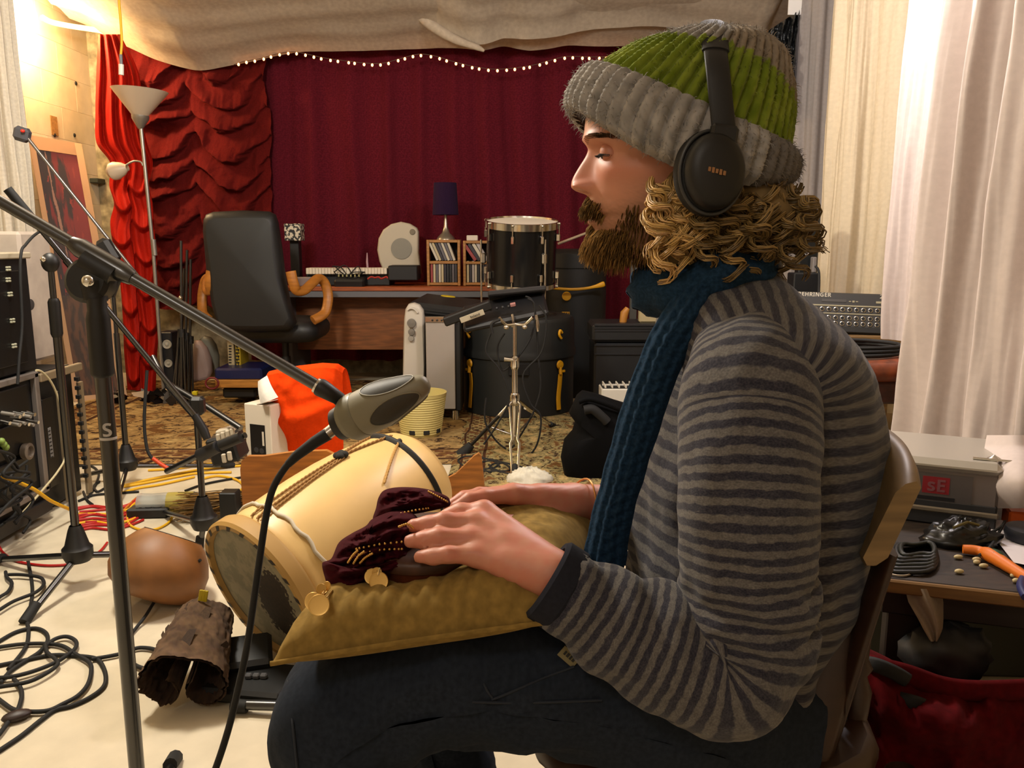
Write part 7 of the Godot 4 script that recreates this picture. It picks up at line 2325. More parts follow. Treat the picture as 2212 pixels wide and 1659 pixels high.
func wooden_chair() -> void:
	var c := Vector3(0.30, 0, -1.02)
	var t := thing("wooden_chair", "dark wooden captain's chair with curved back rail under the seated man", "chair", c)
	var w := wood("chair_wood", Color(0.22, 0.125, 0.06), 0.42)
	var sy := 0.455
	part(rprism(mb(), round_rect(0.42, 0.42, 0.12), Transform3D(Basis(Vector3.RIGHT, -PI / 2), c + Vector3(-0.07, sy - 0.02, 0)), 0.04, 0.014, 0.0), "seat", w, t)
	# back rail: a gently bowed plank behind the back, leaning outwards
	var tan_w := wood("rail_wood", Color(0.55, 0.44, 0.28), 0.5)
	var ps := PackedVector3Array()
	var nu := 40
	var prof := [[-0.004, -0.062], [-0.012, -0.05], [-0.012, 0.05], [-0.006, 0.064], [0.004, 0.068], [0.012, 0.058], [0.014, -0.05], [0.006, -0.062], [-0.004, -0.062]]
	var caps := [[], []]
	for k in prof.size():
		for i in nu:
			var a := lerpf(-1.0, 1.0, float(i) / (nu - 1))
			var ends := 1.0 - 0.3 * pow(absf(a), 6.0)
			var q := Vector3(0.432 - 0.04 * a * a + prof[k][0] + prof[k][1] * 0.28, 0.738 + prof[k][1] * ends, -1.035 + 0.215 * a)
			ps.append(q)
			if i == 0 or i == nu - 1:
				caps[0 if i == 0 else 1].append(q)
	var rl := mb().patch(ps, nu, prof.size())
	for cp in caps:
		rl.poly(cp.slice(0, prof.size() - 1), Vector3(0.42, 0.738, -1.035))
	part(rl, "back_rail", tan_w, t)
	# flat slats and turned posts
	for k in 5:
		var a := lerpf(-0.75, 0.75, k / 4.0)
		var tp := Vector3(0.425 - 0.03 * a * a, 0.70, -1.035 + 0.24 * a)
		var bt := Vector3(0.40 - 0.05 * a * a, sy, -1.035 + 0.2 * a)
		var sd := Vector3(0, 0, 1)
		part(mb().tube([bt, tp], 0.02, 8, false, 0.35, sd), "back_slat", w, t)
	# broad side plank towards the camera and its fellow
	for s in [1.0, -1.0]:
		var tp: Vector3
		var bt: Vector3
		if s > 0:
			tp = P(1905, 1110, 0.97)
			bt = P(1715, 1720, 0.93)
		else:
			tp = c + Vector3(0.11, 0.68, -0.2)
			bt = c + Vector3(0.0, sy, -0.2)
		part(mb().tube([bt, tp], [0.03, 0.019], 8, false, 0.35, Vector3(1, 0.3, 0)), "side_plank", w, t)
	for s in [1.0, -1.0]:
		var tp := P(1872, 1235, 1.02) if s > 0 else c + Vector3(0.16, 0.69, -0.16)
		var bt := P(1832, 1700, 1.02) if s > 0 else c + Vector3(0.15, sy, -0.16)
		var dv := tp - bt
		var prf := []
		for q in [[0.014, 0.0], [0.016, 0.1], [0.011, 0.16], [0.018, 0.2], [0.012, 0.24], [0.016, 0.36], [0.018, 0.45], [0.011, 0.52], [0.017, 0.56], [0.011, 0.6], [0.013, 0.8], [0.011, 1.0]]:
			prf.append([q[0], q[1] * dv.length()])
		part(mb().lathe(prf, 16, frame_y(bt, dv), 1.2), "turned_post", w, t)
	for x in [-1.0, 1.0]:
		for z in [-1.0, 1.0]:
			var a0 := c + Vector3(x * 0.15, sy - 0.03, z * 0.15)
			var a1 := c + Vector3(x * 0.21, 0.0, z * 0.2)
			var dv := a0 - a1
			var prf := []
			for q in [[0.013, 0.0], [0.018, 0.1], [0.022, 0.4], [0.015, 0.5], [0.021, 0.56], [0.018, 0.8], [0.017, 1.0]]:
				prf.append([q[0], q[1] * dv.length()])
			part(mb().lathe(prf, 14, frame_y(a1, dv), 1.2), "leg", w, t)
	for z in [-1.0, 1.0]:
		part(mb().tube([c + Vector3(-0.19, 0.17, z * 0.185), c + Vector3(0.19, 0.17, z * 0.185)], 0.011, 8), "stretcher", w, t)

const ZS := -1.02
var face_pts := PackedVector3Array()
var face_nrm := PackedVector3Array()
var face_px := PackedVector2Array()

# surface nets over a smooth union of tapered capsules [a, b, ra, rb]
func sdf_mesh(b: MB, bones: Array, cell: float, k: float, colf: Callable) -> void:
	var lo := Vector3.ONE * 1e9
	var hi := -lo
	for q in bones:
		var m: float = maxf(q[2], q[3]) + cell * 3
		for e in [q[0], q[1]]:
			lo = lo.min(e - Vector3.ONE * m)
			hi = hi.max(e + Vector3.ONE * m)
	var n := Vector3i(((hi - lo) / cell).ceil()) + Vector3i.ONE
	var nx := n.x
	var ny := n.y
	var nz := n.z
	var f := PackedFloat32Array()
	f.resize(nx * ny * nz)
	f.fill(1.0)
	for q in bones:
		var a: Vector3 = q[0]
		var ba: Vector3 = q[1] - q[0]
		var bb := maxf(ba.length_squared(), 1e-9)
		var ra: float = q[2]
		var rb: float = q[3]
		var m := maxf(ra, rb) + k * 2.0 + cell * 2
		var l0 := Vector3i(((a.min(q[1]) - Vector3.ONE * m - lo) / cell).floor()).max(Vector3i.ZERO)
		var h0 := Vector3i(((a.max(q[1]) + Vector3.ONE * m - lo) / cell).ceil()).min(n - Vector3i.ONE)
		for z in range(l0.z, h0.z + 1):
			for y in range(l0.y, h0.y + 1):
				var row := (z * ny + y) * nx
				for x in range(l0.x, h0.x + 1):
					var pa := lo + Vector3(x, y, z) * cell - a
					var h := clampf(pa.dot(ba) / bb, 0.0, 1.0)
					var d := (pa - ba * h).length() - lerpf(ra, rb, h)
					var o := f[row + x]
					var g := maxf(k - absf(o - d), 0.0) / k
					f[row + x] = minf(o, d) - g * g * k * 0.25
	var vid := PackedInt32Array()
	vid.resize(nx * ny * nz)
	vid.fill(-1)
	var vs := PackedVector3Array()
	var off := [0, 1, nx, nx + 1, nx * ny, nx * ny + 1, nx * ny + nx, nx * ny + nx + 1]
	var cor := [Vector3(0, 0, 0), Vector3(1, 0, 0), Vector3(0, 1, 0), Vector3(1, 1, 0), Vector3(0, 0, 1), Vector3(1, 0, 1), Vector3(0, 1, 1), Vector3(1, 1, 1)]
	var edges := [[0, 1], [2, 3], [4, 5], [6, 7], [0, 2], [1, 3], [4, 6], [5, 7], [0, 4], [1, 5], [2, 6], [3, 7]]
	for z in nz - 1:
		for y in ny - 1:
			for x in nx - 1:
				var i0 := (z * ny + y) * nx + x
				var c0 := f[i0]
				if absf(c0) > cell * 2.2:
					continue
				var cnt := 0
				var acc := Vector3.ZERO
				for e in edges:
					var va := f[i0 + off[e[0]]]
					var vb := f[i0 + off[e[1]]]
					if (va < 0.0) != (vb < 0.0):
						acc += (cor[e[0]] as Vector3).lerp(cor[e[1]], va / (va - vb))
						cnt += 1
				if cnt:
					vid[i0] = vs.size()
					vs.append(lo + (Vector3(x, y, z) + acc / cnt) * cell)
	var nn := PackedVector3Array()
	nn.resize(vs.size())
	var ids := PackedInt32Array()
	var st := [1, nx, nx * ny]
	for z in range(1, nz - 1):
		for y in range(1, ny - 1):
			for x in range(1, nx - 1):
				var i0 := (z * ny + y) * nx + x
				var c0 := f[i0]
				if absf(c0) > cell * 2.2:
					continue
				for ax in 3:
					var c1 := f[i0 + st[ax]]
					if (c0 < 0.0) == (c1 < 0.0):
						continue
					var u: int = st[(ax + 1) % 3]
					var w: int = st[(ax + 2) % 3]
					var q := [vid[i0 - u - w], vid[i0 - w], vid[i0], vid[i0 - u]]
					if q.min() < 0:
						continue
					if c0 >= 0.0:
						q.reverse()
					var pa := vs[q[0]]
					var nrm := (vs[q[2]] - pa).cross(vs[q[3]] - vs[q[1]])
					for e in q:
						nn[e] += nrm
					ids.append_array(PackedInt32Array([q[0], q[2], q[1], q[0], q[3], q[2]]))
	var base := b.v.size()
	for i in vs.size():
		b.v.append(vs[i])
		b.n.append(nn[i].normalized())
		b.uv.append(Vector2.ZERO)
		b.c.append(colf.call(vs[i]))
	for i in ids:
		b.idx.append(base + i)

const SKIN := Color(0.745, 0.51, 0.41)

func build_person() -> void:
	var t := thing("person", "seated person in striped sweater, knitted hat and blue scarf tapping a frame drum", "person", Vector3(0.28, 0, ZS))
	var skin := vcol("skin", 0.5)
	skin.subsurf_scatter_enabled = true
	skin.subsurf_scatter_strength = 0.08
	var body := mb()
	head(body)
	hands(body)
	# neck, trunk and arms inside the clothes join head and hands
	var sc := func(_p: Vector3) -> Color: return lin(SKIN)
	var zn := ZS
	sdf_mesh(body, [
		[onZ(1500, 520, zn), onZ(1545, 640, zn), 0.055, 0.058],
		[onZ(1545, 640, zn), onZ(1640, 850, zn), 0.07, 0.1],
		[onZ(1640, 850, zn), onZ(1640, 1150, zn), 0.1, 0.1],
		[onZ(1640, 1150, zn), onZ(1600, 1480, zn), 0.1, 0.1],
		[onZ(1620, 800, zn), onZ(1630, 830, zn + 0.16), 0.07, 0.055],
		[onZ(1630, 830, zn + 0.16), onZ(1600, 1390, zn + 0.25), 0.045, 0.038],
		[onZ(1600, 1390, zn + 0.25), P(1235, 1262, 0.838), 0.036, 0.024],
		[onZ(1620, 800, zn), onZ(1630, 830, zn - 0.16), 0.07, 0.055],
		[onZ(1630, 830, zn - 0.16), onZ(1520, 1120, zn - 0.2), 0.05, 0.042],
		[onZ(1520, 1120, zn - 0.2), P(1310, 1090, 1.1), 0.04, 0.026],
	], 0.013, 0.03, sc)
	part(body, "body", skin, t)
	eyes(t)
	beard(t)
	hair(t)
	hat(t)
	sweater(t)
	jeans(t)
	scarf(t)
	# bracelet on the far wrist
	var bw := P(1258, 1082, 1.075)
	var ad := (P(1310, 1090, 1.1) - P(1225, 1080, 1.06)).normalized()
	var bf := frame_y(bw, ad)
	var ring := []
	for k in 24:
		var a := TAU * k / 24.0
		ring.append(bf * Vector3(cos(a) * 0.029, 0.004 * sin(2 * a), sin(a) * 0.029))
	part(mb().tube(ring, 0.0014, 6, true), "bracelet", plain("gold_thread", Color(0.75, 0.5, 0.25), 0.35, 0.5), t)
	headphones()
	lap_things()

# ---------------- head ----------------
var front_tab := [[140, 1345], [180, 1300], [220, 1276], [250, 1267], [268, 1264], [285, 1262.5], [300, 1262], [312, 1266], [324, 1273], [340, 1278], [360, 1280], [390, 1277], [410, 1274], [420, 1272], [432, 1271], [445, 1268], [456, 1266], [463, 1270], [468, 1276], [474, 1271], [481, 1270], [489, 1276], [500, 1280], [512, 1276], [524, 1273], [536, 1275], [546, 1284], [554, 1302], [560, 1330], [566, 1365], [576, 1402], [590, 1425], [620, 1440]]
var back_tab := [[140, 1600], [180, 1632], [250, 1652], [330, 1655], [400, 1640], [460, 1612], [520, 1596], [570, 1592], [620, 1600]]
var width_tab := [[140, 0.052], [180, 0.066], [230, 0.0735], [270, 0.0755], [310, 0.0755], [350, 0.073], [390, 0.0705], [430, 0.067], [470, 0.063], [510, 0.057], [540, 0.051], [560, 0.048], [576, 0.05], [620, 0.056]]
var nose_tab := [[312, 0.0], [324, 3.5], [334, 10], [345, 18], [356, 26], [368, 33], [380, 38.5], [390, 41.5], [397, 42], [403, 41], [408, 37.5], [412.5, 31], [416.5, 20], [420, 8], [424, 1.5], [428, 0]]
var nosew_tab := [[312, 0.0085], [340, 0.0085], [365, 0.0105], [385, 0.0135], [400, 0.0155], [412, 0.0165], [428, 0.015]]

func head(b: MB) -> void:
	var nv := 170
	var nu := 128
	var ps := PackedVector3Array()
	var cols := PackedColorArray()
	var pxs := PackedVector2Array()
	var k := 0.000553
	for j in nv:
		# finer rows round nose and mouth
		var v := float(j) / (nv - 1)
		var py := lerpf(620, 140, v)
		var fx := slook(front_tab, py)
		var bx := slook(back_tab, py)
		var pf := onZ(fx, py, ZS)
		var pb := onZ(bx, py, ZS)
		var w := slook(width_tab, py)
		var xc := lerpf(pf.x, pb.x, 0.52)
		for i in nu:
			var th := TAU * i / nu
			# cluster vertices at the front
			th = th - 0.42 * sin(th)
			var c := cos(th)
			var s := sin(th)
			var ex := 0.92 if c > 0 else 0.8
			var x := (xc - pf.x) * pow(absf(c), ex) if c > 0 else -(pb.x - xc) * pow(absf(c), ex)
			var z := w * signf(s) * pow(absf(s), 0.9)
			var p := Vector3(xc - x, pf.y, ZS + z)
			var az := absf(z)
			if c > 0:
				var nz := slook(nose_tab, py) * k if py > 312 and py < 428 else 0.0
				var nw := slook(nosew_tab, py)
				var g := exp(-pow(az / nw, 2.4))
				p.x -= nz * g
				# wings of the nose
				p.x -= 0.0085 * gau(az - 0.0135, 0.0062) * gau(py - 403, 10.0)
				p.z += signf(z) * 0.0022 * gau(az - 0.0135, 0.007) * gau(py - 404, 9.0)
				# nostril hollow
				p.x += 0.013 * gau(az - 0.0088, 0.0042) * gau(py - 414.5, 4.0)
				# eye sockets, brows, cheekbones
				p.x += 0.0105 * gau(az - 0.029, 0.0155) * gau(py - 331, 19.0)
				p.x -= 0.004 * gau(az - 0.026, 0.02) * gau(py - 301, 11.0)
				p.x -= 0.004 * gau(az - 0.05, 0.018) * gau(py - 372, 22.0)
				p.z += signf(z) * 0.0035 * gau(az - 0.055, 0.02) * gau(py - 372, 22.0)
				# cheek hollow, fold beside the mouth
				p.x += 0.0032 * gau(az - 0.042, 0.015) * gau(py - 440, 32.0)
				p.x += 0.0018 * gau(az - 0.026 - (py - 415) * 0.0002, 0.0045) * gau(py - 430, 18.0)
				p.x += 0.0035 * gau(az - 0.026, 0.007) * gau(py - 467, 7.0)
				p.x -= 0.003 * gau(az - 0.014, 0.014) * gau(py - 445, 9.0)
			ps.append(p)
			var red := 0.35 * gau(az - 0.006, 0.02) * gau(py - 392, 20.0) * float(c > 0) + 0.3 * gau(az - 0.045, 0.02) * gau(py - 375, 22.0) * float(c > 0)
			var col := SKIN.lerp(Color(0.74, 0.39, 0.31), clampf(red, 0, 1))
			var lip := gau(py - 461, 4.5) + gau(py - 477, 5.0)
			col = col.lerp(Color(0.6, 0.3, 0.25), clampf(lip, 0, 1) * gau(az, 0.021) * float(c > 0))
			var stub := (sstep(418, 470, py) * 0.55 + 0.35 * sstep(0.045, 0.065, az) * sstep(370, 430, py)) * (0.8 + 0.6 * fn.get_noise_3d(p.x * 400, p.y * 400, p.z * 400))
			col = col.lerp(Color(0.42, 0.29, 0.18), clampf(stub, 0, 0.55) * (1.0 - lip * gau(az, 0.02)))
			cols.append(lin(col))
			pxs.append(Vector2(py, z if c > 0 else 9.0))
	var base := b.v.size()
	b.patch(ps, nu, nv, true, PackedVector2Array(), cols)
	for q in range(base, b.v.size()):
		face_pts.append(b.v[q])
		face_nrm.append(b.n[q])
	face_px = pxs
	# ears
	for s in [-1.0, 1.0]:
		b.col = lin(SKIN)
		b.ball(onZ(1475, 345, ZS) + Vector3(0, 0, s * 0.078), Vector3(0.02, 0.031, 0.009), 14, 10)

func eyes(t: Node3D) -> void:
	for s in [1.0, -1.0]:
		var c := onZ(1313, 334, ZS) + Vector3(0.0, 0, s * 0.0315)
		part(mb().ball(c, Vector3(0.0118, 0.0118, 0.0118), 20, 14), "eyeball", plain("eye_white", Color(0.68, 0.62, 0.56), 0.2), t)
		part(mb().ball(c + Vector3(-0.0085, -0.0032, s * 0.0008), Vector3(0.0042, 0.0052, 0.0052), 14, 10), "iris", plain("iris", Color(0.1, 0.12, 0.12), 0.2), t)
		# upper lid down over the eye, thick lower lid, lashes
		var lid := PackedVector3Array()
		for j in 9:
			var la := lerpf(-0.16, 1.45, j / 8.0)
			for i in 21:
				var lo := lerpf(-1.75, 1.75, i / 20.0)
				var r := 0.0129
				lid.append(c + Vector3(-cos(la) * cos(lo) * r, sin(la) * r - 0.0016 * absf(lo), sin(lo) * cos(la) * r * 1.05))
		b_lid(t, lid, 21, 9, "eyelid")
		lid = PackedVector3Array()
		for j in 7:
			var la := lerpf(-1.4, -0.42, j / 6.0)
			for i in 21:
				var lo := lerpf(-1.75, 1.75, i / 20.0)
				var r := 0.0127
				lid.append(c + Vector3(-cos(la) * cos(lo) * r, sin(la) * r + 0.001 * absf(lo), sin(lo) * cos(la) * r * 1.05))
		b_lid(t, lid, 21, 7, "eyelid")
		var lash := mb()
		for i in 26:
			var lo := lerpf(-1.3, 1.3, i / 25.0)
			var la := -0.16
			var o := c + Vector3(-cos(la) * cos(lo) * 0.013, sin(la) * 0.013 - 0.0016 * absf(lo), sin(lo) * cos(la) * 0.0137)
			var d := (o - c).normalized()
			lash.tube([o, o + d * 0.003 + Vector3(0, -0.0016, 0), o + d * 0.0055 + Vector3(-0.0006, -0.0014, 0)], [0.0005, 0.0004, 0.0001], 4)
		part(lash, "lashes", plain("lash", Color(0.09, 0.065, 0.045), 0.7), t)
		# eyebrow of short hairs
		var br := mb()
		for k in 240:
			var u := rng.randf()
			var z := lerpf(0.008, 0.058, u)
			var py := 309.0 - 12.0 * sin(u * 2.4) + rng.randf_range(-4.5, 4.5) + 8.0 * u * u
			var p := skin_at(py, s * z)
			if p == Vector3.ZERO:
				continue
			var d := Vector3(0.35 + u * 0.6, 0.25 - 0.6 * u, s * (0.5 + 0.4 * u)).normalized()
			var sh := rng.randf_range(0.6, 1.2)
			br.col = lin(Color(0.26 * sh, 0.185 * sh, 0.11 * sh))
			br.tube([p, p + d * 0.004 + Vector3(-0.0014, 0, 0), p + d * 0.0085 + Vector3(-0.001, -0.0006, 0)], [0.00055, 0.0005, 0.00015], 3)
		part(br, "eyebrow", hair_mat(), t)

func b_lid(t: Node3D, lid: PackedVector3Array, nu: int, nv: int, called: String) -> void:
	var m := mb()
	m.col = lin(Color(0.70, 0.45, 0.35))
	m.patch(lid, nu, nv)
	part(m, called, mats["skin"], t)

# nearest face vertex to (row pixel, lateral offset)
func skin_at(py: float, z: float) -> Vector3:
	var k := skin_idx(py, z)
	return face_pts[k] if k >= 0 else Vector3.ZERO
func skin_idx(py: float, z: float) -> int:
	var nu := 128
	var nv := 170
	var j := clampi(int(round((620.0 - py) / 480.0 * (nv - 1))), 0, nv - 1)
	var best := -1
	var bd := 0.004
	for i in nu:
		var q := face_px[j * nu + i]
		var d := absf(q.y - z)
		if d < bd:
			bd = d
			best = j * nu + i
	return best

func hair_mat() -> StandardMaterial3D:
	var m := vcol("hair_mat", 0.8)
	m.metallic_specular = 0.15
	return m

func beard(t: Node3D) -> void:
	var b := mb()
	var put := func(py: float, z: float, d: Vector3, l: float, dark: float) -> void:
		var k := skin_idx(py, z)
		if k < 0:
			return
		var p := face_pts[k]
		var nrm := face_nrm[k]
		d = (d + nrm * 0.5).normalized()
		var wob := Vector3(rng.randf_range(-1, 1), rng.randf_range(-1, 1), rng.randf_range(-1, 1)) * 0.22
		var sh := rng.randf_range(0.55, 1.25) * dark
		b.col = lin(Color(0.55 * sh, 0.42 * sh, 0.24 * sh))
		var m := p + (d + wob).normalized() * l * 0.5
		var e := m + (d - wob * 0.5 + Vector3(0.15, -0.5, 0)).normalized() * l * 0.5
		b.tube([p - nrm * 0.0005, m, e], [0.0008, 0.0007, 0.0002], 3, false, 1.0, Vector3.ZERO, false)
	# moustache
	for k in 520:
		var z := rng.randf_range(-0.034, 0.034)
		var py := rng.randf_range(424, 452) + absf(z) * 560.0
		put.call(py, z, Vector3(-0.35, -0.9, signf(z) * 0.5), rng.randf_range(0.009, 0.016), 0.85)
	# chin and jaw
	for k in 1500:
		var z := rng.randf_range(-0.05, 0.05)
		var py := rng.randf_range(496, 562)
		put.call(py, z, Vector3(-0.5, -1.0, signf(z) * 0.25), rng.randf_range(0.012, 0.024) * (1.0 if absf(z) < 0.035 else 0.7), 1.0)
	for k in 1500:
		var z := (1.0 if k % 5 else -1.0) * rng.randf_range(0.028, 0.064)
		var py := rng.randf_range(440, 560)
		if py < 505 - 70.0 * sstep(0.04, 0.062, absf(z)) + rng.randf_range(-12, 12):
			continue
		put.call(py, z, Vector3(-0.2, -1.0, signf(z) * 0.3), rng.randf_range(0.006, 0.013), 0.8)
	# tuft under the lip
	for k in 90:
		put.call(rng.randf_range(486, 500), rng.randf_range(-0.012, 0.012), Vector3(-0.5, -1, 0), 0.011, 0.9)
	part(b, "beard", hair_mat(), t, "short brown blond beard and moustache")

func hair(t: Node3D) -> void:
	var b := mb()
	# dark mass under the curls, then ringlets
	var inner := mb()
	for q in [[1600, 475, 0.02, 0.062, 0.05, 0.075], [1545, 490, 0.06, 0.045, 0.045, 0.03], [1440, 470, 0.062, 0.022, 0.06, 0.022], [1650, 470, 0.0, 0.045, 0.05, 0.06], [1560, 480, -0.05, 0.06, 0.06, 0.04]]:
		inner.ball(onZ(q[0], q[1], ZS) + Vector3(0, 0, q[2]), Vector3(q[3], q[4], q[5]), 20, 14)
	part(inner, "hair_mass", plain("hair_inner", Color(0.47, 0.38, 0.23), 0.8), t)
	var locks := []
	# front ringlets beside the cheek (near side)
	for k in 26:
		locks.append([rng.randf_range(1385, 1480), rng.randf_range(395, 440), 0.078, rng.randf_range(110, 170), rng.randf_range(-18, 12), 1.3, 0.012])
	# along the ear cup and behind, near side
	for k in 46:
		locks.append([rng.randf_range(1470, 1690), rng.randf_range(395, 470), rng.randf_range(0.05, 0.095), rng.randf_range(70, 140), rng.randf_range(-5, 30), 0.76, 0.013])
	# back edge
	for k in 34:
		locks.append([rng.randf_range(1625, 1682), rng.randf_range(385, 470), rng.randf_range(-0.06, 0.05), rng.randf_range(60, 120), rng.randf_range(0, 26), 0.85, 0.013])
	# far side and nape
	for k in 22:
		locks.append([rng.randf_range(1430, 1640), rng.randf_range(410, 480), rng.randf_range(-0.09, -0.04), rng.randf_range(70, 130), rng.randf_range(-10, 20), 0.7, 0.013])
	# a few ringlets hanging lower
	locks.append([1545, 505, 0.1, 95, -8, 0.8, 0.012])
	locks.append([1535, 500, 0.097, 90, -4, 0.9, 0.011])
	locks.append([1480, 480, 0.09, 100, -4, 0.8, 0.011])
	for q in locks:
		var root := onZ(q[0], q[1], ZS) + Vector3(0, 0, q[2])
		var endp := onZ(q[0] + q[4], q[1] + q[3], ZS) + Vector3(0, 0, q[2] * 1.08 + rng.randf_range(-0.008, 0.012))
		var turns := rng.randf_range(1.4, 2.6)
		var ph := rng.randf() * TAU
		var dirn := -1.0 if rng.randf() < 0.5 else 1.0
		var sag := Vector3(rng.randf_range(-0.01, 0.012), 0, rng.randf_range(0, 0.012))
		for s in 11:
			var so := TAU * s / 11.0
			var pts := []
			var rad := []
			var n := 26
			var rr: float = q[6] * rng.randf_range(0.75, 1.15)
			for i in n:
				var u := float(i) / (n - 1)
				var c := root.lerp(endp, u) + sag * sin(PI * u)
				var a := ph + dirn * TAU * turns * u
				var grow := rr * (0.35 + 0.65 * sin(PI * minf(u * 0.62 + 0.08, 1.0)))
				var spread := 0.0034 * (1.0 - 0.35 * u)
				pts.append(c + Vector3(cos(a) * grow + cos(so) * spread, sin(so) * spread * 1.2 + 0.003 * sin(a * 2.0), sin(a) * grow + sin(so + 1.0) * spread))
				rad.append(0.00115 * (1.0 - 0.6 * u * u))
			var sh: float = q[5] * rng.randf_range(0.6, 1.2)
			b.col = lin(Color(minf(0.68 * sh, 0.86), minf(0.55 * sh, 0.7), 0.33 * sh))
			b.tube(pts, rad, 4, false, 1.0, Vector3.ZERO, false)
	part(b, "hair", vcol("hair_shine", 0.42), t, "curly blond hair hanging below the hat")

func hat(t: Node3D) -> void:
	var rows := [
		[0.0, 1246, 244, 1686, 402, 0.090], [0.05, 1240, 236, 1694, 384, 0.0985], [0.12, 1240, 214, 1699, 372, 0.104], [0.2, 1253, 184, 1702, 356, 0.106], [0.27, 1272, 158, 1703, 340, 0.105], [0.31, 1284, 145, 1702, 332, 0.102],
		[0.34, 1296, 142, 1701, 322, 0.0985], [0.42, 1325, 124, 1702, 280, 0.1], [0.52, 1366, 102, 1702, 224, 0.099], [0.62, 1402, 88, 1698, 172, 0.094], [0.72, 1440, 77, 1684, 128, 0.083], [0.82, 1476, 70, 1646, 94, 0.062], [0.9, 1508, 66, 1618, 76, 0.04], [0.96, 1534, 66, 1592, 68, 0.02], [1.0, 1556, 67, 1570, 67, 0.004]]
	var tabs := [[], [], [], [], []]
	for r in rows:
		for k in 5:
			tabs[k].append([r[0], r[k + 1]])
	var ribs := 50
	var band_x := onZ(1541, 75, ZS).x
	var nu := ribs * 8
	for piece in 2:
		# the turned-up cuff and the crown are separate knitted surfaces
		var v0 := 0.0 if piece == 0 else 0.27
		var v1 := 0.33 if piece == 0 else 1.0
		var nv := 34 if piece == 0 else 64
		var ps := PackedVector3Array()
		var cols := PackedColorArray()
		for j in nv:
			var v := lerpf(v0, v1, float(j) / (nv - 1))
			var pf := onZ(slook(tabs[0], v), slook(tabs[1], v), ZS)
			var pb := onZ(slook(tabs[2], v), slook(tabs[3], v), ZS)
			var w := slook(tabs[4], v)
			var c := (pf + pb) / 2
			var ax := (pf - pb) / 2
			var nrm := Vector3(-ax.y, ax.x, 0).normalized()
			if nrm.y < 0:
				nrm = -nrm
			for i in nu:
				var th := TAU * i / nu
				var cc := cos(th)
				var ss := sin(th)
				var rib := absf(cos(th * ribs / 2.0))
				rib = pow(rib, 0.7)
				var am := 0.0088 * (1.0 - 0.75 * sstep(0.8, 1.0, v))
				var knit := 0.0009 * sin(v * 260.0 + (PI if i % 8 < 4 else 0.0))
				var fz := 0.0012 * fn.get_noise_3d(cc * 14.0, ss * 14.0, v * 30.0)
				var extra := 0.0
				if piece == 0:
					extra = 0.006 * sstep(0.0, 0.06, v) * (1.0 - 0.6 * sstep(0.27, 0.33, v)) + 0.003
				else:
					extra = 0.004 * fn.get_noise_3d(cc * 1.7 + 5.0, ss * 1.7, v * 3.0)
				if v > 0.45:
					extra -= 0.007 * gau((c.x + ax.x * cc) - band_x, 0.016) * sstep(0.45, 0.6, v)
				var off := am * (rib - 0.6) + knit + fz + extra
				var rr := Vector3(ax.x * cc, ax.y * cc, 0) + Vector3(0, 0, w * ss)
				var dip := 0.034 * ss * ss * (1.0 - sstep(0.0, 0.55, v))
				var p := c + rr + rr.normalized() * off - nrm * dip
				ps.append(p)
				var m := fn.get_noise_3d(cc * 6.0, ss * 6.0, v * 9.0)
				var grey := Color(0.50, 0.485, 0.47).lerp(Color(0.64, 0.62, 0.6), clampf(0.5 + m, 0, 1))
				var green := Color(0.36, 0.42, 0.11).lerp(Color(0.50, 0.55, 0.2), clampf(0.5 + m, 0, 1))
				var taupe := Color(0.46, 0.415, 0.36).lerp(Color(0.56, 0.51, 0.45), clampf(0.5 + m, 0, 1))
				var col := grey
				if piece == 1:
					var edge := 0.05 * fn.get_noise_2d(th * 3.0, 4.0) + 0.03 * (rib - 0.5)
					var top := 0.6 - 0.09 * sstep(-0.1, 0.9, -cc) + edge
					var bot := 0.30 - 0.2 * sstep(0.0, 1.0, -cc) + edge
					col = green
					if v > top:
						col = taupe if cc < 0.15 else grey
					if v < bot:
						col = grey
				elif cc < -0.55:
					col = Color(0.42, 0.40, 0.38)
				cols.append(lin(col))
		var b := mb()
		b.patch(ps, nu, nv, true, PackedVector2Array(), cols)
		var m := vcol("wool", 0.95)
		m.metallic_specular = 0.15
		m.rim_enabled = true
		m.rim = 0.25
		m.rim_tint = 0.6
		# loose wool fibres
		for q in 2600:
			var vi := rng.randi_range(0, ps.size() - 1)
			var o := ps[vi]
			var d := (b.n[vi] + Vector3(rng.randf_range(-1, 1), rng.randf_range(-1, 1), rng.randf_range(-1, 1)) * 0.9).normalized()
			b.col = cols[vi]
			var l := rng.randf_range(0.003, 0.0075)
			b.tube([o, o + d * l * 0.6, o + d * l + Vector3(0, -0.0015, 0)], [0.00035, 0.0003, 0.0001], 3, false, 1.0, Vector3.ZERO, false)
		part(b, "hat_cuff" if piece == 0 else "hat_crown", m, t, "grey ribbed turned-up cuff of the hat" if piece == 0 else "ribbed green and grey knitted hat crown")

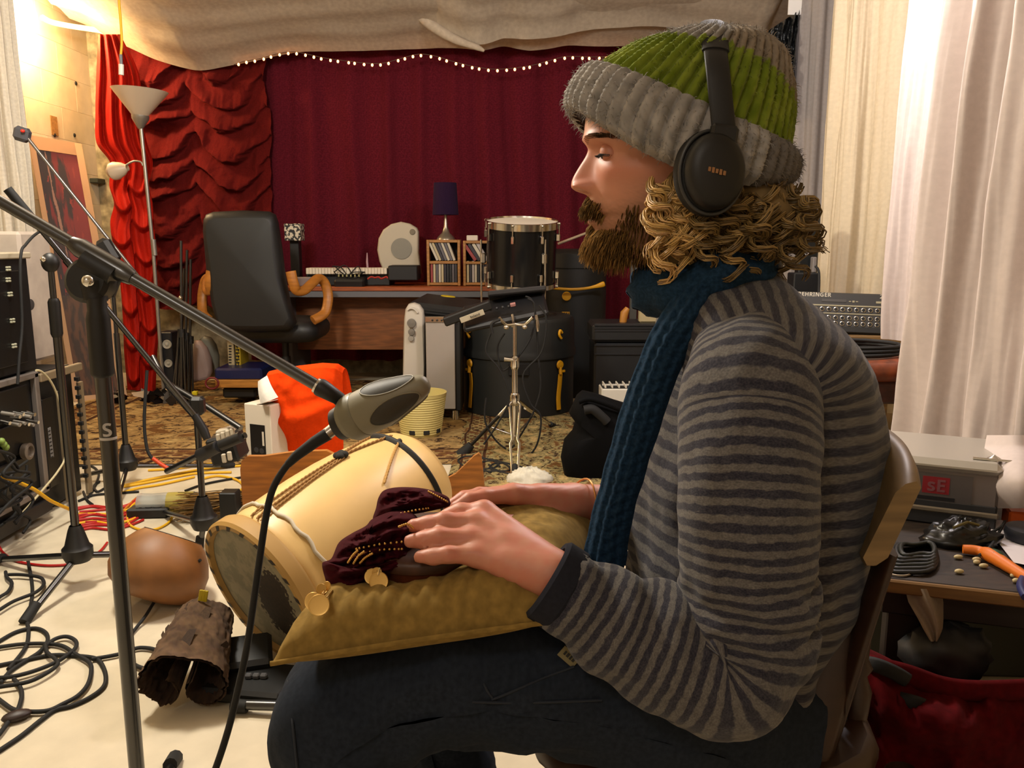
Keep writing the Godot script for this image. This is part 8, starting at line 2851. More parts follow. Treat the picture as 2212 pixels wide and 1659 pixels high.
# ---------------- hands ----------------
func hands(b: MB) -> void:
	var cf := func(p: Vector3) -> Color:
		var n := fn.get_noise_3d(p.x * 60, p.y * 60, p.z * 60)
		return lin(SKIN.lerp(Color(0.74, 0.42, 0.34), clampf(0.35 + 0.6 * n, 0, 0.7)))
	# near (left) hand, resting on the cloth, fingers forward
	var w := P(1200, 1240, 0.842)
	var bones := [[P(1280, 1292, 0.832), w, 0.025, 0.0225]]
	var mcp := [P(1046, 1106, 0.905), P(1030, 1130, 0.888), P(1022, 1164, 0.872), P(1032, 1199, 0.858)]
	var pip := [P(994, 1106, 0.908), P(960, 1126, 0.885), P(948, 1160, 0.868), P(968, 1198, 0.852)]
	var tip := [P(950, 1122, 0.912), P(893, 1136, 0.89), P(887, 1169, 0.872), P(907, 1203, 0.856)]
	var rad := [0.0092, 0.0094, 0.0092, 0.0082]
	for k in 4:
		var root: Vector3 = w.lerp(mcp[k], 0.12) + (mcp[k] - mcp[1]) * 0.22
		bones.append([root, mcp[k], 0.0185, 0.0128])
		bones.append([mcp[k], pip[k], 0.0115, rad[k]])
		var dipj: Vector3 = pip[k].lerp(tip[k], 0.5) + Vector3(0, -0.001, 0)
		bones.append([pip[k], dipj, rad[k], rad[k] * 0.94])
		bones.append([dipj, tip[k], rad[k] * 0.94, rad[k] * 0.82])
	bones.append([w, w.lerp(mcp[1], 0.6), 0.021, 0.016])
	bones.append([w, w.lerp(mcp[3], 0.6), 0.021, 0.016])
	# thumb on the far side
	var tc := w.lerp(mcp[0], 0.3) + Vector3(0, -0.008, -0.018)
	var tm := P(1085, 1145, 0.93)
	bones.append([tc, tm, 0.018, 0.0125])
	bones.append([tm, P(1040, 1140, 0.935), 0.0115, 0.0105])
	bones.append([P(1040, 1140, 0.935), P(1002, 1138, 0.935), 0.0105, 0.0088])
	sdf_mesh(b, bones, 0.0031, 0.0065, cf)
	# far (right) hand, thumb towards the camera
	w = P(1240, 1083, 1.065)
	bones = [[P(1320, 1092, 1.105), w, 0.0275, 0.0225]]
	mcp = [P(1112, 1068, 1.02), P(1108, 1066, 1.045), P(1114, 1070, 1.068), P(1126, 1078, 1.088)]
	pip = [P(1046, 1074, 1.0), P(1036, 1070, 1.028), P(1046, 1074, 1.05), P(1070, 1082, 1.072)]
	tip = [P(984, 1096, 0.99), P(970, 1094, 1.015), P(982, 1096, 1.038), P(1012, 1098, 1.06)]
	for k in 4:
		var root: Vector3 = w.lerp(mcp[k], 0.14) + (mcp[k] - mcp[1]) * 0.2
		bones.append([root, mcp[k], 0.0185, 0.0128])
		bones.append([mcp[k], pip[k], 0.0118, rad[k]])
		var dipj: Vector3 = pip[k].lerp(tip[k], 0.5) + Vector3(0, 0.003, 0)
		bones.append([pip[k], dipj, rad[k], rad[k] * 0.94])
		bones.append([dipj, tip[k], rad[k] * 0.94, rad[k] * 0.82])
	bones.append([w, w.lerp(mcp[0], 0.6), 0.021, 0.017])
	tc = P(1205, 1106, 1.05)
	tm = P(1160, 1128, 1.015)
	bones.append([w, tc, 0.021, 0.018])
	bones.append([tc, tm, 0.018, 0.013])
	bones.append([tm, P(1118, 1132, 0.995), 0.0122, 0.0108])
	bones.append([P(1118, 1132, 0.995), P(1082, 1124, 0.985), 0.0108, 0.0085])
	sdf_mesh(b, bones, 0.0034, 0.0065, cf)

# ---------------- clothes ----------------
func stripe_mat() -> StandardMaterial3D:
	if mats.has("stripes"):
		return mats["stripes"]
	var im := Image.create(256, 256, false, Image.FORMAT_RGB8)
	var g := FastNoiseLite.new()
	g.seed = 77
	g.frequency = 0.09
	for y in 256:
		for x in 256:
			var wob := 1.3 * g.get_noise_2d(x * 0.5, y * 0.5)
			var ph := sin(TAU * ((y + wob * 3.0) / 32.0))
			var k := sstep(-0.35, 0.35, ph)
			var n := g.get_noise_2d(x * 3.0, y * 3.0) * 0.10 + g.get_noise_2d(x * 0.7 + 90, y * 0.7) * 0.05
			var c := Color(0.20, 0.197, 0.232).lerp(Color(0.365, 0.352, 0.345), k)
			im.set_pixel(x, y, Color(c.r + n, c.g + n, c.b + n * 0.9))
	var m := plain("stripes", Color.WHITE, 0.95)
	m.albedo_texture = ImageTexture.create_from_image(im)
	m.metallic_specular = 0.15
	m.rim_enabled = true
	m.rim = 0.3
	m.rim_tint = 0.6
	return m

func sweater(t: Node3D) -> void:
	var pitch := 0.0205
	var arm_pitch := 0.0122
	var fr := [[575, 1492], [600, 1462], [640, 1446], [700, 1436], [760, 1426], [830, 1418], [907, 1408], [960, 1390], [1023, 1373], [1119, 1364], [1200, 1362], [1300, 1372], [1400, 1402], [1500, 1440], [1580, 1472], [1640, 1500]]
	var bk := [[575, 1640], [590, 1668], [620, 1696], [660, 1736], [720, 1796], [780, 1835], [860, 1866], [940, 1880], [1020, 1884], [1119, 1872], [1200, 1846], [1280, 1800], [1360, 1752], [1450, 1706], [1560, 1664], [1640, 1644]]
	var wd := [[575, 0.062], [590, 0.085], [615, 0.125], [645, 0.165], [680, 0.198], [715, 0.219], [745, 0.226], [780, 0.222], [830, 0.206], [900, 0.195], [1000, 0.19], [1200, 0.185], [1400, 0.19], [1640, 0.195]]
	var nv := 190
	var nu := 150
	var C := onZ(1650, 905, ZS + 0.24)
	var R := 0.14
	var ps := PackedVector3Array()
	var uvs := PackedVector2Array()
	for j in nv:
		var py := lerpf(1640, 575, float(j) / (nv - 1))
		var a := onZ(slook(fr, py), py, ZS)
		var e := onZ(slook(bk, py), py, ZS)
		var w := slook(wd, py)
		var xc := (a.x + e.x) / 2
		var hx := (e.x - a.x) / 2
		for i in nu + 1:
			var th := TAU * i / nu
			var c := cos(th)
			var s := sin(th)
			var x := xc - hx * signf(c) * pow(absf(c), 0.9 if c > 0 else 1.05)
			var z := w * signf(s) * pow(absf(s), 0.85 if c > 0 else 1.0)
			var p := Vector3(x, a.y, ZS + z)
			var q := fn.get_noise_3d(x * 9.0, p.y * 7.0, z * 9.0)
			var fold := 0.006 * q + 0.004 * sin(p.y * 46.0 + 4.0 * fn.get_noise_2d(x * 7.0, z * 7.0) + 3.0 * c) * sstep(900, 1100, py)
			p += Vector3(-c, 0, s).normalized() * fold
			ps.append(p)
			# stripe coordinate: level below the armpit, fanning over the shoulder above it
			var dx := p.x - C.x
			var dy := p.y - C.y
			var sv: float
			if dy < 0.0:
				sv = dy
			else:
				sv = atan2(dy, absf(dx)) * R
			uvs.append(Vector2((x + z) * 3.0, sv / pitch / 8.0))
	var m := stripe_mat()
	var torso := mb()
	torso.patch(ps, nu + 1, nv, false, uvs)
	var sw := part(torso, "sweater", m, t, "grey and navy striped wool sweater")
	# collar
	var col := []
	for k in 40:
		var th := TAU * k / 40.0
		var a := onZ(1492, 586, ZS)
		var e := onZ(1662, 574, ZS)
		var cx := (a + e) / 2
		col.append(cx + Vector3(-cos(th) * (e.x - a.x) / 2, (a.y - e.y) / 2 * cos(th), sin(th) * 0.074))
	part(mb().tube(col, 0.009, 8, true), "collar", plain("collar_grey", Color(0.22, 0.215, 0.215), 0.95), sw)
	# sleeves
	sleeve(sw, [[1628, 770, -0.9], [1620, 850, -0.838], [1617, 920, -0.815], [1616, 1000, -0.795], [1615, 1100, -0.78], [1614, 1200, -0.773], [1612, 1300, -0.77], [1598, 1385, -0.768], [1550, 1425, -0.768], [1480, 1412, -0.77], [1400, 1380, -0.775], [1330, 1345, -0.78], [1265, 1304, -0.785], [1200, 1262, -0.79]],
		[0.064, 0.071, 0.071, 0.069, 0.067, 0.066, 0.067, 0.071, 0.074, 0.067, 0.06, 0.053, 0.046, 0.0395], m, arm_pitch)
	sleeve(sw, [[1640, 780, -1.15], [1625, 860, -1.22], [1590, 980, -1.25], [1540, 1090, -1.24], [1480, 1130, -1.2], [1420, 1120, -1.15], [1340, 1097, -1.095]], [0.06, 0.075, 0.07, 0.07, 0.06, 0.05, 0.042], m, arm_pitch)
	# dark maroon shirt hem showing below
	ps = PackedVector3Array()
	for j in 12:
		var v := j / 11.0
		for i in 61:
			var th := TAU * i / 60.0
			var c := cos(th)
			var py := lerpf(1690, 1520, v) - 60.0 * c
			var a := onZ(1330 + 60 * v, py, ZS)
			var e := onZ(1790, py, ZS)
			ps.append(Vector3((a.x + e.x) / 2 - (e.x - a.x) / 2 * signf(c) * pow(absf(c), 0.85), a.y, ZS + 0.186 * signf(sin(th)) * pow(absf(sin(th)), 0.8)))
	part(mb().patch(ps, 61, 12), "shirt_hem", cloth("shirt_maroon", Color(0.15, 0.075, 0.08), 0.8, 8.0, 0.02, 0.0), t)

func sleeve(par: Node3D, path: Array, radii: Array, m: Material, pitch: float) -> void:
	var pts := []
	var rr := []
	for k in path.size():
		pts.append(onZ(path[k][0], path[k][1], path[k][2]))
		rr.append(radii[k])
	var per := 12
	var sp := smooth(pts, per)
	var rs := smooth(rr, per)
	var nu := 64
	var ps := PackedVector3Array()
	var uvs := PackedVector2Array()
	var dist := 0.0
	var tot := 0.0
	for k in range(1, sp.size()):
		tot += (sp[k] - sp[k - 1]).length()
	for k in sp.size():
		if k:
			dist += (sp[k] - sp[k - 1]).length()
		var tn: Vector3 = (sp[mini(k + 1, sp.size() - 1)] - sp[maxi(k - 1, 0)]).normalized()
		var a := Vector3.BACK
		a = (a - tn * a.dot(tn)).normalized()
		var bb := tn.cross(a)
		var u := dist / tot
		var elbow := gau(u - 0.56, 0.13)
		for i in nu + 1:
			var an := TAU * i / nu
			var inner := 0.5 - 0.5 * sin(an) * 1.0
			var r: float = rs[k]
			r += 0.0035 * fn.get_noise_3d(cos(an) * 1.6, sin(an) * 1.6, dist * 14.0)
			r += 0.0055 * elbow * sin(dist * 150.0 + 2.2 * sin(an * 2.0) + 4.0 * fn.get_noise_2d(cos(an) * 2.0, dist * 8.0)) * (0.35 + 0.65 * inner)
			r += 0.003 * sstep(0.62, 0.9, u) * sin(dist * 120.0 + 3.0 * cos(an))
			ps.append(sp[k] + a * cos(an) * r + bb * sin(an) * r)
			uvs.append(Vector2(float(i) / nu * 2.0, dist / pitch / 8.0 + 0.01 * fn.get_noise_2d(cos(an) * 3.0, dist * 9.0)))
	var b := mb()
	b._tube_patch(ps, nu + 1, sp.size(), uvs)
	var o := part(b, "sleeve", m, par)
	# plain navy cuff, turned in at the opening
	var n := sp.size() - 1
	var tn: Vector3 = (sp[n] - sp[n - 2]).normalized()
	var f := frame_y(sp[n], tn, Vector3.BACK)
	var r: float = rs[n]
	var cb := mb()
	cb.lathe([[r + 0.001, -0.017], [r + 0.0045, -0.012], [r + 0.0045, 0.008], [r + 0.001, 0.012], [r - 0.004, 0.011], [r - 0.009, -0.02], [0.02, -0.05]], 40, f)
	part(cb, "cuff", cloth("cuff_navy", Color(0.16, 0.165, 0.2), 0.8, 12.0, 0.03, 0.2), par)

func leg_mesh(path: Array, radii: Array, sd: float) -> MB:
	var sp := smooth(path, 12)
	var rs := smooth(radii, 12)
	var nu := 48
	var ps := PackedVector3Array()
	var uvs := PackedVector2Array()
	var dist := 0.0
	for k in sp.size():
		if k:
			dist += (sp[k] - sp[k - 1]).length()
		var tn: Vector3 = (sp[mini(k + 1, sp.size() - 1)] - sp[maxi(k - 1, 0)]).normalized()
		var a := Vector3.BACK
		a = (a - tn * a.dot(tn)).normalized()
		var bb := tn.cross(a)
		for i in nu + 1:
			var an := TAU * i / nu
			var r: float = rs[k]
			r += 0.005 * fn.get_noise_3d(cos(an) * 1.5 + sd, sin(an) * 1.5, dist * 9.0) + 0.003 * sin(dist * 60.0 + 3.0 * sin(an + sd) + 4.0 * fn.get_noise_2d(an, dist * 6.0))
			ps.append(sp[k] + a * cos(an) * r + bb * sin(an) * r)
			uvs.append(Vector2(float(i) / nu, dist))
	var b := mb()
	b._tube_patch(ps, nu + 1, sp.size(), uvs)
	return b

func jeans(t: Node3D) -> void:
	var den := cloth("denim", Color(0.17, 0.195, 0.24), 0.72, 10.0, 0.03, 0.15)
	var z1 := ZS + 0.13
	var hip := onZ(1640, 1560, ZS)
	var near := [onZ(1640, 1560, z1 - 0.03), onZ(1480, 1520, z1 + 0.01), onZ(1280, 1478, z1 + 0.03), onZ(1060, 1458, z1 + 0.045), onZ(900, 1480, z1 + 0.05), onZ(810, 1515, z1 + 0.05), onZ(755, 1556, z1 + 0.05), onZ(748, 1640, z1 + 0.05), onZ(765, 1780, z1 + 0.04)]
	var foot := Vector3(near[8].x + 0.06, 0.1, near[8].z - 0.02)
	near.append(near[8].lerp(foot, 0.5))
	near.append(foot)
	var j := mb()
	var legs := leg_mesh(near, [0.1, 0.094, 0.082, 0.075, 0.074, 0.079, 0.083, 0.078, 0.078, 0.078, 0.082], 1.0)
	var z2 := ZS - 0.13
	var far := [onZ(1640, 1560, z2 + 0.03), onZ(1460, 1480, z2), onZ(1260, 1420, z2 - 0.03), onZ(1080, 1395, z2 - 0.05), onZ(990, 1410, z2 - 0.06), onZ(950, 1450, z2 - 0.06), onZ(930, 1520, z2 - 0.05)]
	var ff := Vector3(far[6].x + 0.05, 0.1, far[6].z)
	far.append(far[6].lerp(ff, 0.5))
	far.append(ff)
	var o := part(legs, "jeans", den, t, "dark blue denim jeans")
	part(leg_mesh(far, [0.1, 0.092, 0.08, 0.074, 0.076, 0.08, 0.074, 0.074, 0.078], 5.0), "trouser_leg", den, o)
	part(mb().ball(hip + Vector3(0, 0.0, 0), Vector3(0.13, 0.1, 0.2), 28, 18), "seat_of_jeans", den, o)
	# seams
	var sm := plain("seam_blue", Color(0.12, 0.145, 0.19), 0.9)
	for q in [[[1062, 1512, 0.815], [1120, 1488, 0.80], [1180, 1462, 0.79], [1240, 1440, 0.785]], [[1020, 1516, 0.82], [1100, 1518, 0.80], [1200, 1516, 0.785], [1300, 1512, 0.78]], [[1045, 1476, 0.815], [1056, 1498, 0.81], [1070, 1514, 0.81]], [[622, 1470, 0.86], [632, 1560, 0.86], [642, 1660, 0.87]]]:
		var pl := []
		for w in q:
			pl.append(seat_on(legs, w[0], w[1]))
		part(mb().tube(smooth(pl, 5), 0.0014, 5), "seam", sm, o)
	# shoes, out of frame but real
	for f in [foot, ff]:
		part(rprism(mb(), [Vector2(-0.2, 0.0), Vector2(0.09, 0.0), Vector2(0.1, 0.06), Vector2(0.06, 0.1), Vector2(-0.02, 0.1), Vector2(-0.12, 0.06), Vector2(-0.2, 0.04)], Transform3D(Basis(), Vector3(f.x, 0.0, f.z)), 0.09, 0.02), "shoe", plain("shoe_dark", Color(0.06, 0.05, 0.045), 0.5), t)
	# cream label tag sewn at the hem
	var p := seat_on(legs, 1228, 1416)
	var bs := cam_basis * Basis(Vector3.BACK, -0.72)
	part(mb().obox(p + cam_basis.z * 0.004, bs.x * 0.0105, bs.y * 0.0062, bs.z * 0.0006, 0.0002), "label_tag", plain("tag_cream", Color(0.46, 0.42, 0.29), 0.8), o)
	for k in 4:
		part(mb().obox(p + cam_basis.z * 0.0048 + bs.x * (-0.0055 + 0.0037 * k) + bs.y * 0.0008, bs.x * (0.0011 + 0.0003 * (k % 2)), bs.y * 0.0022, bs.z * 0.0004), "tag_letter", plain("ink", Color(0.06, 0.06, 0.06), 0.6), o)

# point of a mesh nearest to the camera along a pixel ray
func seat_on(b: MB, px: float, py: float) -> Vector3:
	var d := ray(px, py).normalized()
	var best := Vector3.ZERO
	var bd := 1e9
	for q in b.v:
		var w := q - EYE
		var along := w.dot(d)
		var off := (w - d * along).length()
		var sc := off * 8.0 + along
		if off < 0.02 and sc < bd:
			bd = sc
			best = EYE + d * (along - 0.001)
	return best

func scarf(t: Node3D) -> void:
	var wool := cloth("scarf_wool", Color(0.15, 0.255, 0.36), 0.55, 14.0, 0.12, 0.25)
	# turn round the neck
	var ring := []
	var rr := []
	for k in 48:
		var th := TAU * k / 48.0
		var a := onZ(1408, 628, ZS)
		var e := onZ(1640, 560, ZS)
		var c := (a + e) / 2
		ring.append(c + Vector3(-cos(th) * (e.x - a.x) / 2 * 0.95, (a.y - e.y) / 2 * cos(th) + 0.004 * sin(5 * th), sin(th) * 0.088))
		rr.append(0.026 + 0.006 * cos(th) + 0.003 * sin(9 * th))
	var b := mb()
	b.tube(ring, rr, 20, true)
	for k in b.v.size():
		b.v[k] += b.n[k] * (0.0028 * sin(b.uv[k].x * TAU * 9.0) + 0.002 * fn.get_noise_3dv(b.v[k] * 60.0))
	var sc := part(b, "scarf", wool, t, "dark blue knitted scarf round the neck")
	# hanging end: ribbed knitted ribbon
	var cl := [[1525, 610, 0.092], [1488, 672, 0.1], [1448, 735, 0.1], [1415, 810, 0.098], [1390, 880, 0.096], [1362, 970, 0.093], [1336, 1060, 0.092], [1318, 1130, 0.094], [1304, 1212, 0.1]]
	var hw := [0.024, 0.025, 0.024, 0.0245, 0.025, 0.0245, 0.024, 0.0245, 0.026]
	var pts := []
	for q in cl:
		pts.append(onZ(q[0], q[1], ZS + q[2]))
	var sp := smooth(pts, 14)
	var ws := smooth(hw, 14)
	var nu := 56
	var ps := PackedVector3Array()
	var dist := 0.0
	for k in sp.size():
		if k:
			dist += (sp[k] - sp[k - 1]).length()
		var tn: Vector3 = (sp[mini(k + 1, sp.size() - 1)] - sp[maxi(k - 1, 0)]).normalized()
		var n := Vector3(-0.35, 0.1, 1.0)
		n = (n - tn * n.dot(tn)).normalized()
		var side := tn.cross(n)
		for i in nu + 1:
			var an := TAU * i / nu
			var c := cos(an)
			var s := sin(an)
			var w: float = ws[k] + 0.0015 * fn.get_noise_2d(dist * 20.0, 3.0)
			var rib := 0.0022 * sin(c * 9.0 * PI * 0.5 + 0.0) + 0.0016 * sin(dist * 420.0 + 9.0 * absf(c)) + 0.0016 * fn.get_noise_3d(c * 6.0, dist * 60.0, 1.0)
			var fold := 0.006 * cos(c * 2.2 + 0.5 * sin(dist * 9.0))
			ps.append(sp[k] + side * (c * w) + n * (s * (0.009 + rib) + fold))
	var r2 := mb()
	r2._tube_patch(ps, nu + 1, sp.size(), PackedVector2Array())
	part(r2, "scarf_end", wool, sc)
	# fringe of the knitted end
	var fb := mb()
	for k in 26:
		var u := k / 25.0
		var e: Vector3 = sp[sp.size() - 1]
		var p := e + Vector3(lerpf(-0.022, 0.022, u), 0.002, 0.004 * sin(u * 9.0))
		fb.tube([p, p + Vector3(rng.randf_range(-0.002, 0.002), -0.008, 0.001), p + Vector3(rng.randf_range(-0.003, 0.003), -0.014, 0)], [0.0016, 0.0014, 0.0007], 5)
	part(fb, "fringe", wool, sc)

func headphones() -> void:
	var c := onZ(1545, 370, ZS + 0.135)
	var t := thing("headphones", "black over-ear headphones worn over the knitted hat", "headphones", c)
	var blk := plain("phones_black", Color(0.022, 0.022, 0.026), 0.5)
	var soft := plain("phones_pad", Color(0.05, 0.05, 0.055), 0.6)
	for s in [1.0, -1.0]:
		var o := Vector3(c.x, c.y, ZS + s * 0.135)
		var f := frame_y(o, Vector3(0.12, 0.05, s), Vector3.UP)
		f.basis = f.basis * Basis.from_scale(Vector3(1, 1, 1))
		var vert := (f.basis.inverse() * Vector3.UP)
		var b := mb()
		var prof := [[0.0, 0.013], [0.02, 0.0125], [0.028, 0.009], [0.0315, 0.003], [0.032, -0.004], [0.03, -0.012]]
		prof.reverse()
		var zsq := 1.24 if absf(vert.z) > absf(vert.x) else 0.8
		var base := 1.0 if zsq > 1.0 else 1.24
		var pr := []
		for q in prof:
			pr.append([q[0] * base, q[1]])
		b.lathe(pr, 40, f, 1.5, zsq)
		part(b, "ear_cup", blk, t)
		b = mb()
		var ring := []
		for k in 40:
			var a := TAU * k / 40.0
			ring.append(f * Vector3(cos(a) * 0.029 * base, -0.02, -sin(a) * 0.029 * base * zsq))
		b.tube(ring, 0.0095, 12, true)
		part(b, "ear_cushion", soft, t)
		ring = []
		for k in 40:
			var a := TAU * k / 40.0
			ring.append(f * Vector3(cos(a) * 0.0345 * base, -0.0105, -sin(a) * 0.0345 * base * zsq))
		part(mb().tube(ring, 0.0022, 8, true), "trim_ring", plain("phones_trim", Color(0.2, 0.2, 0.2), 0.35), t)
		if s > 0:
			for k in 5:
				var lo := onZ(1533 + k * 8, 365 + k * 2.2, ZS + 0.1495)
				part(mb().obox(lo, Vector3(0.0014, -0.0003, 0), Vector3(0.0003, 0.0022 + 0.0006 * (k % 2), 0), Vector3(0, 0, 0.0005), 0.0002), "logo_mark", plain("logo_tan", Color(0.55, 0.38, 0.22), 0.4), t)
	# headband over the hat
	var hb := []
	for q in [[1566, 306, 0.128], [1562, 262, 0.128], [1557, 215, 0.126], [1552, 165, 0.121], [1547, 122, 0.108], [1544, 90, 0.086], [1541, 64, 0.054], [1539, 51, 0.014]]:
		hb.append(onZ(q[0], q[1], ZS + q[2]))
	var arch := smooth(hb, 6)
	var mir := []
	for k in arch.size():
		var p: Vector3 = arch[arch.size() - 1 - k]
		mir.append(Vector3(p.x, p.y, 2 * ZS - p.z))
	var full := arch + mir.slice(1)
	part(mb().tube(full, 0.0125, 14, false, 0.28, Vector3.RIGHT), "headband", soft, t)
	part(mb().tube(arch.slice(26) + mir.slice(1, 17), 0.0145, 14, false, 0.34, Vector3.RIGHT), "headband_pad", plain("phones_pad2", Color(0.1, 0.095, 0.09), 0.75), t)
	for q in [[1541, 128], [1562, 131]]:
		var p := onZ(q[0], q[1], ZS + 0.112)
		part(mb().obox(p, Vector3(0.0022, 0, 0), Vector3(0.0005, 0.0042, -0.0015), Vector3(0, 0, 0.0012), 0.0005), "slider_plate", plain("slider_tan", Color(0.62, 0.52, 0.42), 0.4), t)
	part(mb().obox(onZ(1562, 300, ZS + 0.132), Vector3(0.014, -0.002, 0), Vector3(0.0015, 0.014, 0), Vector3(0, 0, 0.006), 0.003), "yoke", blk, t)

func lump(b: MB, outline: Array, d: float, bulge: float, thick: float, wr: float, sd: float) -> MB:
	var ol := []
	for q in outline:
		ol.append(Vector2(q[0], q[1]))
	ol = smooth(ol, 6, true)
	var ctr := Vector2.ZERO
	for q in ol:
		ctr += q
	ctr /= ol.size()
	var m := ol.size()
	for side in 2:
		var ps := PackedVector3Array()
		var n := 18
		for j in n:
			var r := 1.0 - float(j) / (n - 1)
			for i in m + 1:
				var q: Vector2 = ctr.lerp(ol[i % m], r)
				var w := sqrt(maxf(0.0, 1.0 - pow(r, 2.4)))
				var dep := d - bulge * w if side == 0 else d + thick * w
				if side == 0:
					dep += wr * w * (fn.get_noise_2d(q.x * 0.02 + sd, q.y * 0.045) + 0.5 * fn.get_noise_2d(q.x * 0.05, q.y * 0.11 + sd) + 0.35 * sin(q.y * 0.22 + q.x * 0.07 + 3.0 * fn.get_noise_2d(q.x * 0.01, q.y * 0.01)))
				ps.append(P(q.x, q.y, dep))
		b.patch(ps, m + 1, n, false, PackedVector2Array(), PackedColorArray(), side == 0)
	return b

func lap_things() -> void:
	# ---- cushion on the lap
	var nl := P(584, 1434, 0.80)
	var nr := P(1188, 1344, 0.815)
	var fl := P(760, 1215, 1.13)
	var fr := P(1330, 1140, 1.16)
	var t := thing("cushion", "khaki velvet cushion lying across the lap", "cushion", (nl + fr) / 2 - Vector3(0, 0.03, 0))
	var vel := cloth("khaki_velvet", Color(0.60, 0.485, 0.255), 0.72, 5.0, 0.03, 0.45)
	var n := 61
	var cen := P(900, 1262, 0.93)
	for side in 2:
		var ps := PackedVector3Array()
		for j in n:
			var v := -1.0 + 2.0 * j / (n - 1)
			for i in n:
				var u := -1.0 + 2.0 * i / (n - 1)
				# pinch the edges inwards between the corners
				var pu := u * (1.0 - 0.05 * (1.0 - v * v) * 0.6)
				var pv := v * (1.0 - 0.06 * (1.0 - u * u))
				var p: Vector3 = nl.lerp(nr, (pu + 1) / 2).lerp(fl.lerp(fr, (pu + 1) / 2), (pv + 1) / 2)
				var h := pow(maxf(0.0, (1.0 - pow(absf(u), 3.2)) * (1.0 - pow(absf(v), 3.2))), 0.55)
				var hd := Vector2(p.x - cen.x, p.z - cen.z).length()
				if side == 0:
					var hh := h * (0.084 - 0.05 * gau(hd, 0.1))
					hh += h * 0.006 * fn.get_noise_2d(u * 3.0, v * 3.0)
					# creases running from the drum and gathers along the near seam
					hh += h * 0.008 * (gau(v + 0.42 + 0.55 * (u - 0.25), 0.05) * -1.0 + gau(v + 0.3 + 0.55 * (u - 0.25), 0.08)) * sstep(-0.2, 0.1, u) * (1.0 - sstep(0.6, 0.9, u))
					hh += 0.0028 * sin(u * 46.0 + 3.0 * fn.get_noise_2d(u * 4.0, 1.0)) * (1.0 - absf(v + 0.78) / 0.22) * float(absf(v + 0.78) < 0.22)
					p.y += hh
				else:
					p.y -= h * 0.03
				ps.append(p)
		part(mb().patch(ps, n, n, false, PackedVector2Array(), PackedColorArray(), side == 1), "cushion_top" if side == 0 else "cushion_underside", vel, t)
	var seam := []
	for q in 24:
		var u := q / 23.0
		seam.append(nl.lerp(nr, u) + Vector3(0, 0, -0.004) * sin(PI * u))
	part(mb().tube(smooth(seam, 3), 0.0028, 6), "seam", vel, t)
	# ---- small frame drum
	var dc := P(922, 1250, 0.955)
	var yb := P(900, 1292, 0.872).y
	dc.y = yb
	t = thing("frame_drum", "small brown leather frame drum lying on the cushion", "drum", dc)
	var f := Transform3D(Basis(Vector3.BACK, 0.02) * Basis(Vector3.RIGHT, 0.03), dc)
	var lea := grainy("drum_leather", Color(0.40, 0.20, 0.105), 0.5, 0.6, 0.02, 5.0, 0.05, 4, 33)
	lea.metallic_specular = 0.2
	part(mb().lathe([[0.0, 0.0], [0.068, 0.0], [0.074, 0.004], [0.077, 0.014], [0.0765, 0.03]], 56, f, 1.2), "frame", lea, t)
	part(mb().lathe([[0.078, 0.026], [0.0785, 0.034], [0.075, 0.0395], [0.063, 0.0405], [0.0, 0.0395]], 56, f, 1.2), "drum_skin", grainy("drum_top", Color(0.33, 0.19, 0.10), 0.5, 0.6, 0.02, 6.0, 0.05, 4, 35), t)
	part(mb().tube([f * Vector3(0.069, 0.008, 0.038), f * Vector3(0.07, 0.032, 0.0385)], 0.007, 8), "rim_joint", black_rubber(), t)
	part(mb().ball(f * Vector3(0.06, 0.034, 0.0515), Vector3(0.003, 0.003, 0.003), 8, 6), "stud", chrome(), t)
	# ---- coin scarf draped over it
	t = thing("coin_scarf", "maroon beaded scarf with gold coins draped over the frame drum", "scarf", P(800, 1190, 0.93))
	var mar := cloth("coin_maroon", Color(0.27, 0.04, 0.085), 0.7, 9.0, 0.04, 0.25)
	part(lump(mb(), [[818, 1074], [832, 1058], [868, 1052], [920, 1056], [962, 1070], [972, 1082], [968, 1094], [920, 1106], [870, 1114], [830, 1118], [806, 1122], [812, 1098]], 0.975, 0.04, 0.03, 0.016, 3.0), "upper_fold", mar, t)
	part(lump(mb(), [[806, 1120], [850, 1104], [890, 1108], [906, 1130], [898, 1170], [890, 1210], [868, 1234], [820, 1240], [780, 1250], [742, 1282], [716, 1276], [700, 1240], [697, 1216], [716, 1206], [732, 1172], [760, 1152], [790, 1136]], 0.925, 0.05, 0.03, 0.02, 8.0), "lower_fold", mar, t)
	part(lump(mb(), [[698, 1214], [730, 1222], [770, 1224], [820, 1216], [868, 1206], [884, 1216], [860, 1232], [800, 1250], [752, 1284], [716, 1278], [700, 1242]], 0.893, 0.028, 0.02, 0.012, 14.0), "hem_fold", mar, t)
	# beads
	var bead := plain("bead_gold", Color(0.78, 0.6, 0.32), 0.25, 0.8)
	var bm := mb().ball(Vector3.ZERO, Vector3(0.0014, 0.0014, 0.0014), 8, 6).mesh()
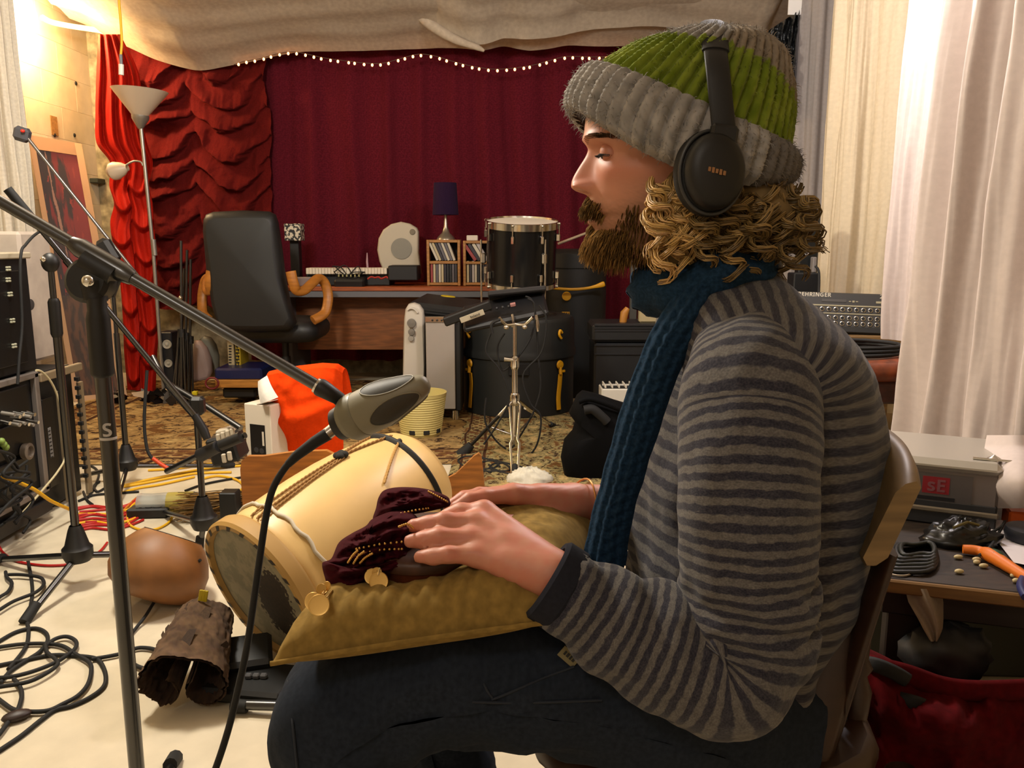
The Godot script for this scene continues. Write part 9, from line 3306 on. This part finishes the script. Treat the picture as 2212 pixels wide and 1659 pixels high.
	var lines := [[[812, 1121, 0.925], [850, 1113, 0.912], [890, 1104, 0.918], [925, 1098, 0.935]], [[926, 1062, 0.948], [945, 1072, 0.942], [966, 1084, 0.95]], [[775, 1198, 0.868], [820, 1188, 0.866], [868, 1186, 0.868]], [[770, 1186, 0.868], [820, 1176, 0.866], [875, 1170, 0.87]], [[752, 1215, 0.864], [762, 1200, 0.862], [772, 1190, 0.862]], [[764, 1217, 0.864], [774, 1202, 0.862], [786, 1192, 0.862]], [[778, 1216, 0.863], [790, 1204, 0.861], [804, 1196, 0.862]], [[862, 1138, 0.868], [880, 1132, 0.872], [892, 1140, 0.876]]]
	for l in lines:
		var pl := []
		for q in l:
			pl.append(P(q[0], q[1], q[2]))
		pl = smooth(pl, 5)
		for p in pl:
			var o := MeshInstance3D.new()
			o.name = "bead"
			o.mesh = bm
			o.material_override = bead
			t.add_child(o, true)
			o.position = p - t.position
	# coins on their chains
	var gold := plain("coin_gold", Color(0.83, 0.68, 0.40), 0.3, 0.85)
	var cm := mb().lathe([[0.0, -0.0006], [0.0098, -0.0006], [0.0105, 0.0], [0.0098, 0.0006], [0.008, 0.0003], [0.0, 0.0003]], 28).mesh()
	for q in [[689, 1307, 0.812, 0.1, 1.0], [676, 1299, 0.818, -0.2, 0.85], [818, 1256, 0.858, 0.15, 0.95], [803, 1245, 0.862, -0.25, 0.8], [814, 1236, 0.862, 0.3, 0.5], [694, 1272, 0.83, 0.5, 0.5], [706, 1266, 0.835, -0.4, 0.45]]:
		var o := MeshInstance3D.new()
		o.name = "coin"
		o.mesh = cm
		o.material_override = gold
		t.add_child(o, true)
		var fr2 := frame_y(P(q[0], q[1], q[2]) - t.position, cam_basis.z + cam_basis.x * q[3] + cam_basis.y * 0.25)
		o.transform = Transform3D(fr2.basis.scaled(Vector3.ONE * q[4]), fr2.origin)
	for q in [[[704, 1262], [696, 1284]], [[712, 1270], [692, 1294]], [[718, 1276], [700, 1296]], [[820, 1228], [816, 1244]]]:
		part(mb().tube([P(q[0][0], q[0][1], 0.845), P(q[1][0], q[1][1], 0.822)], 0.0011, 6), "chain", gold, t)
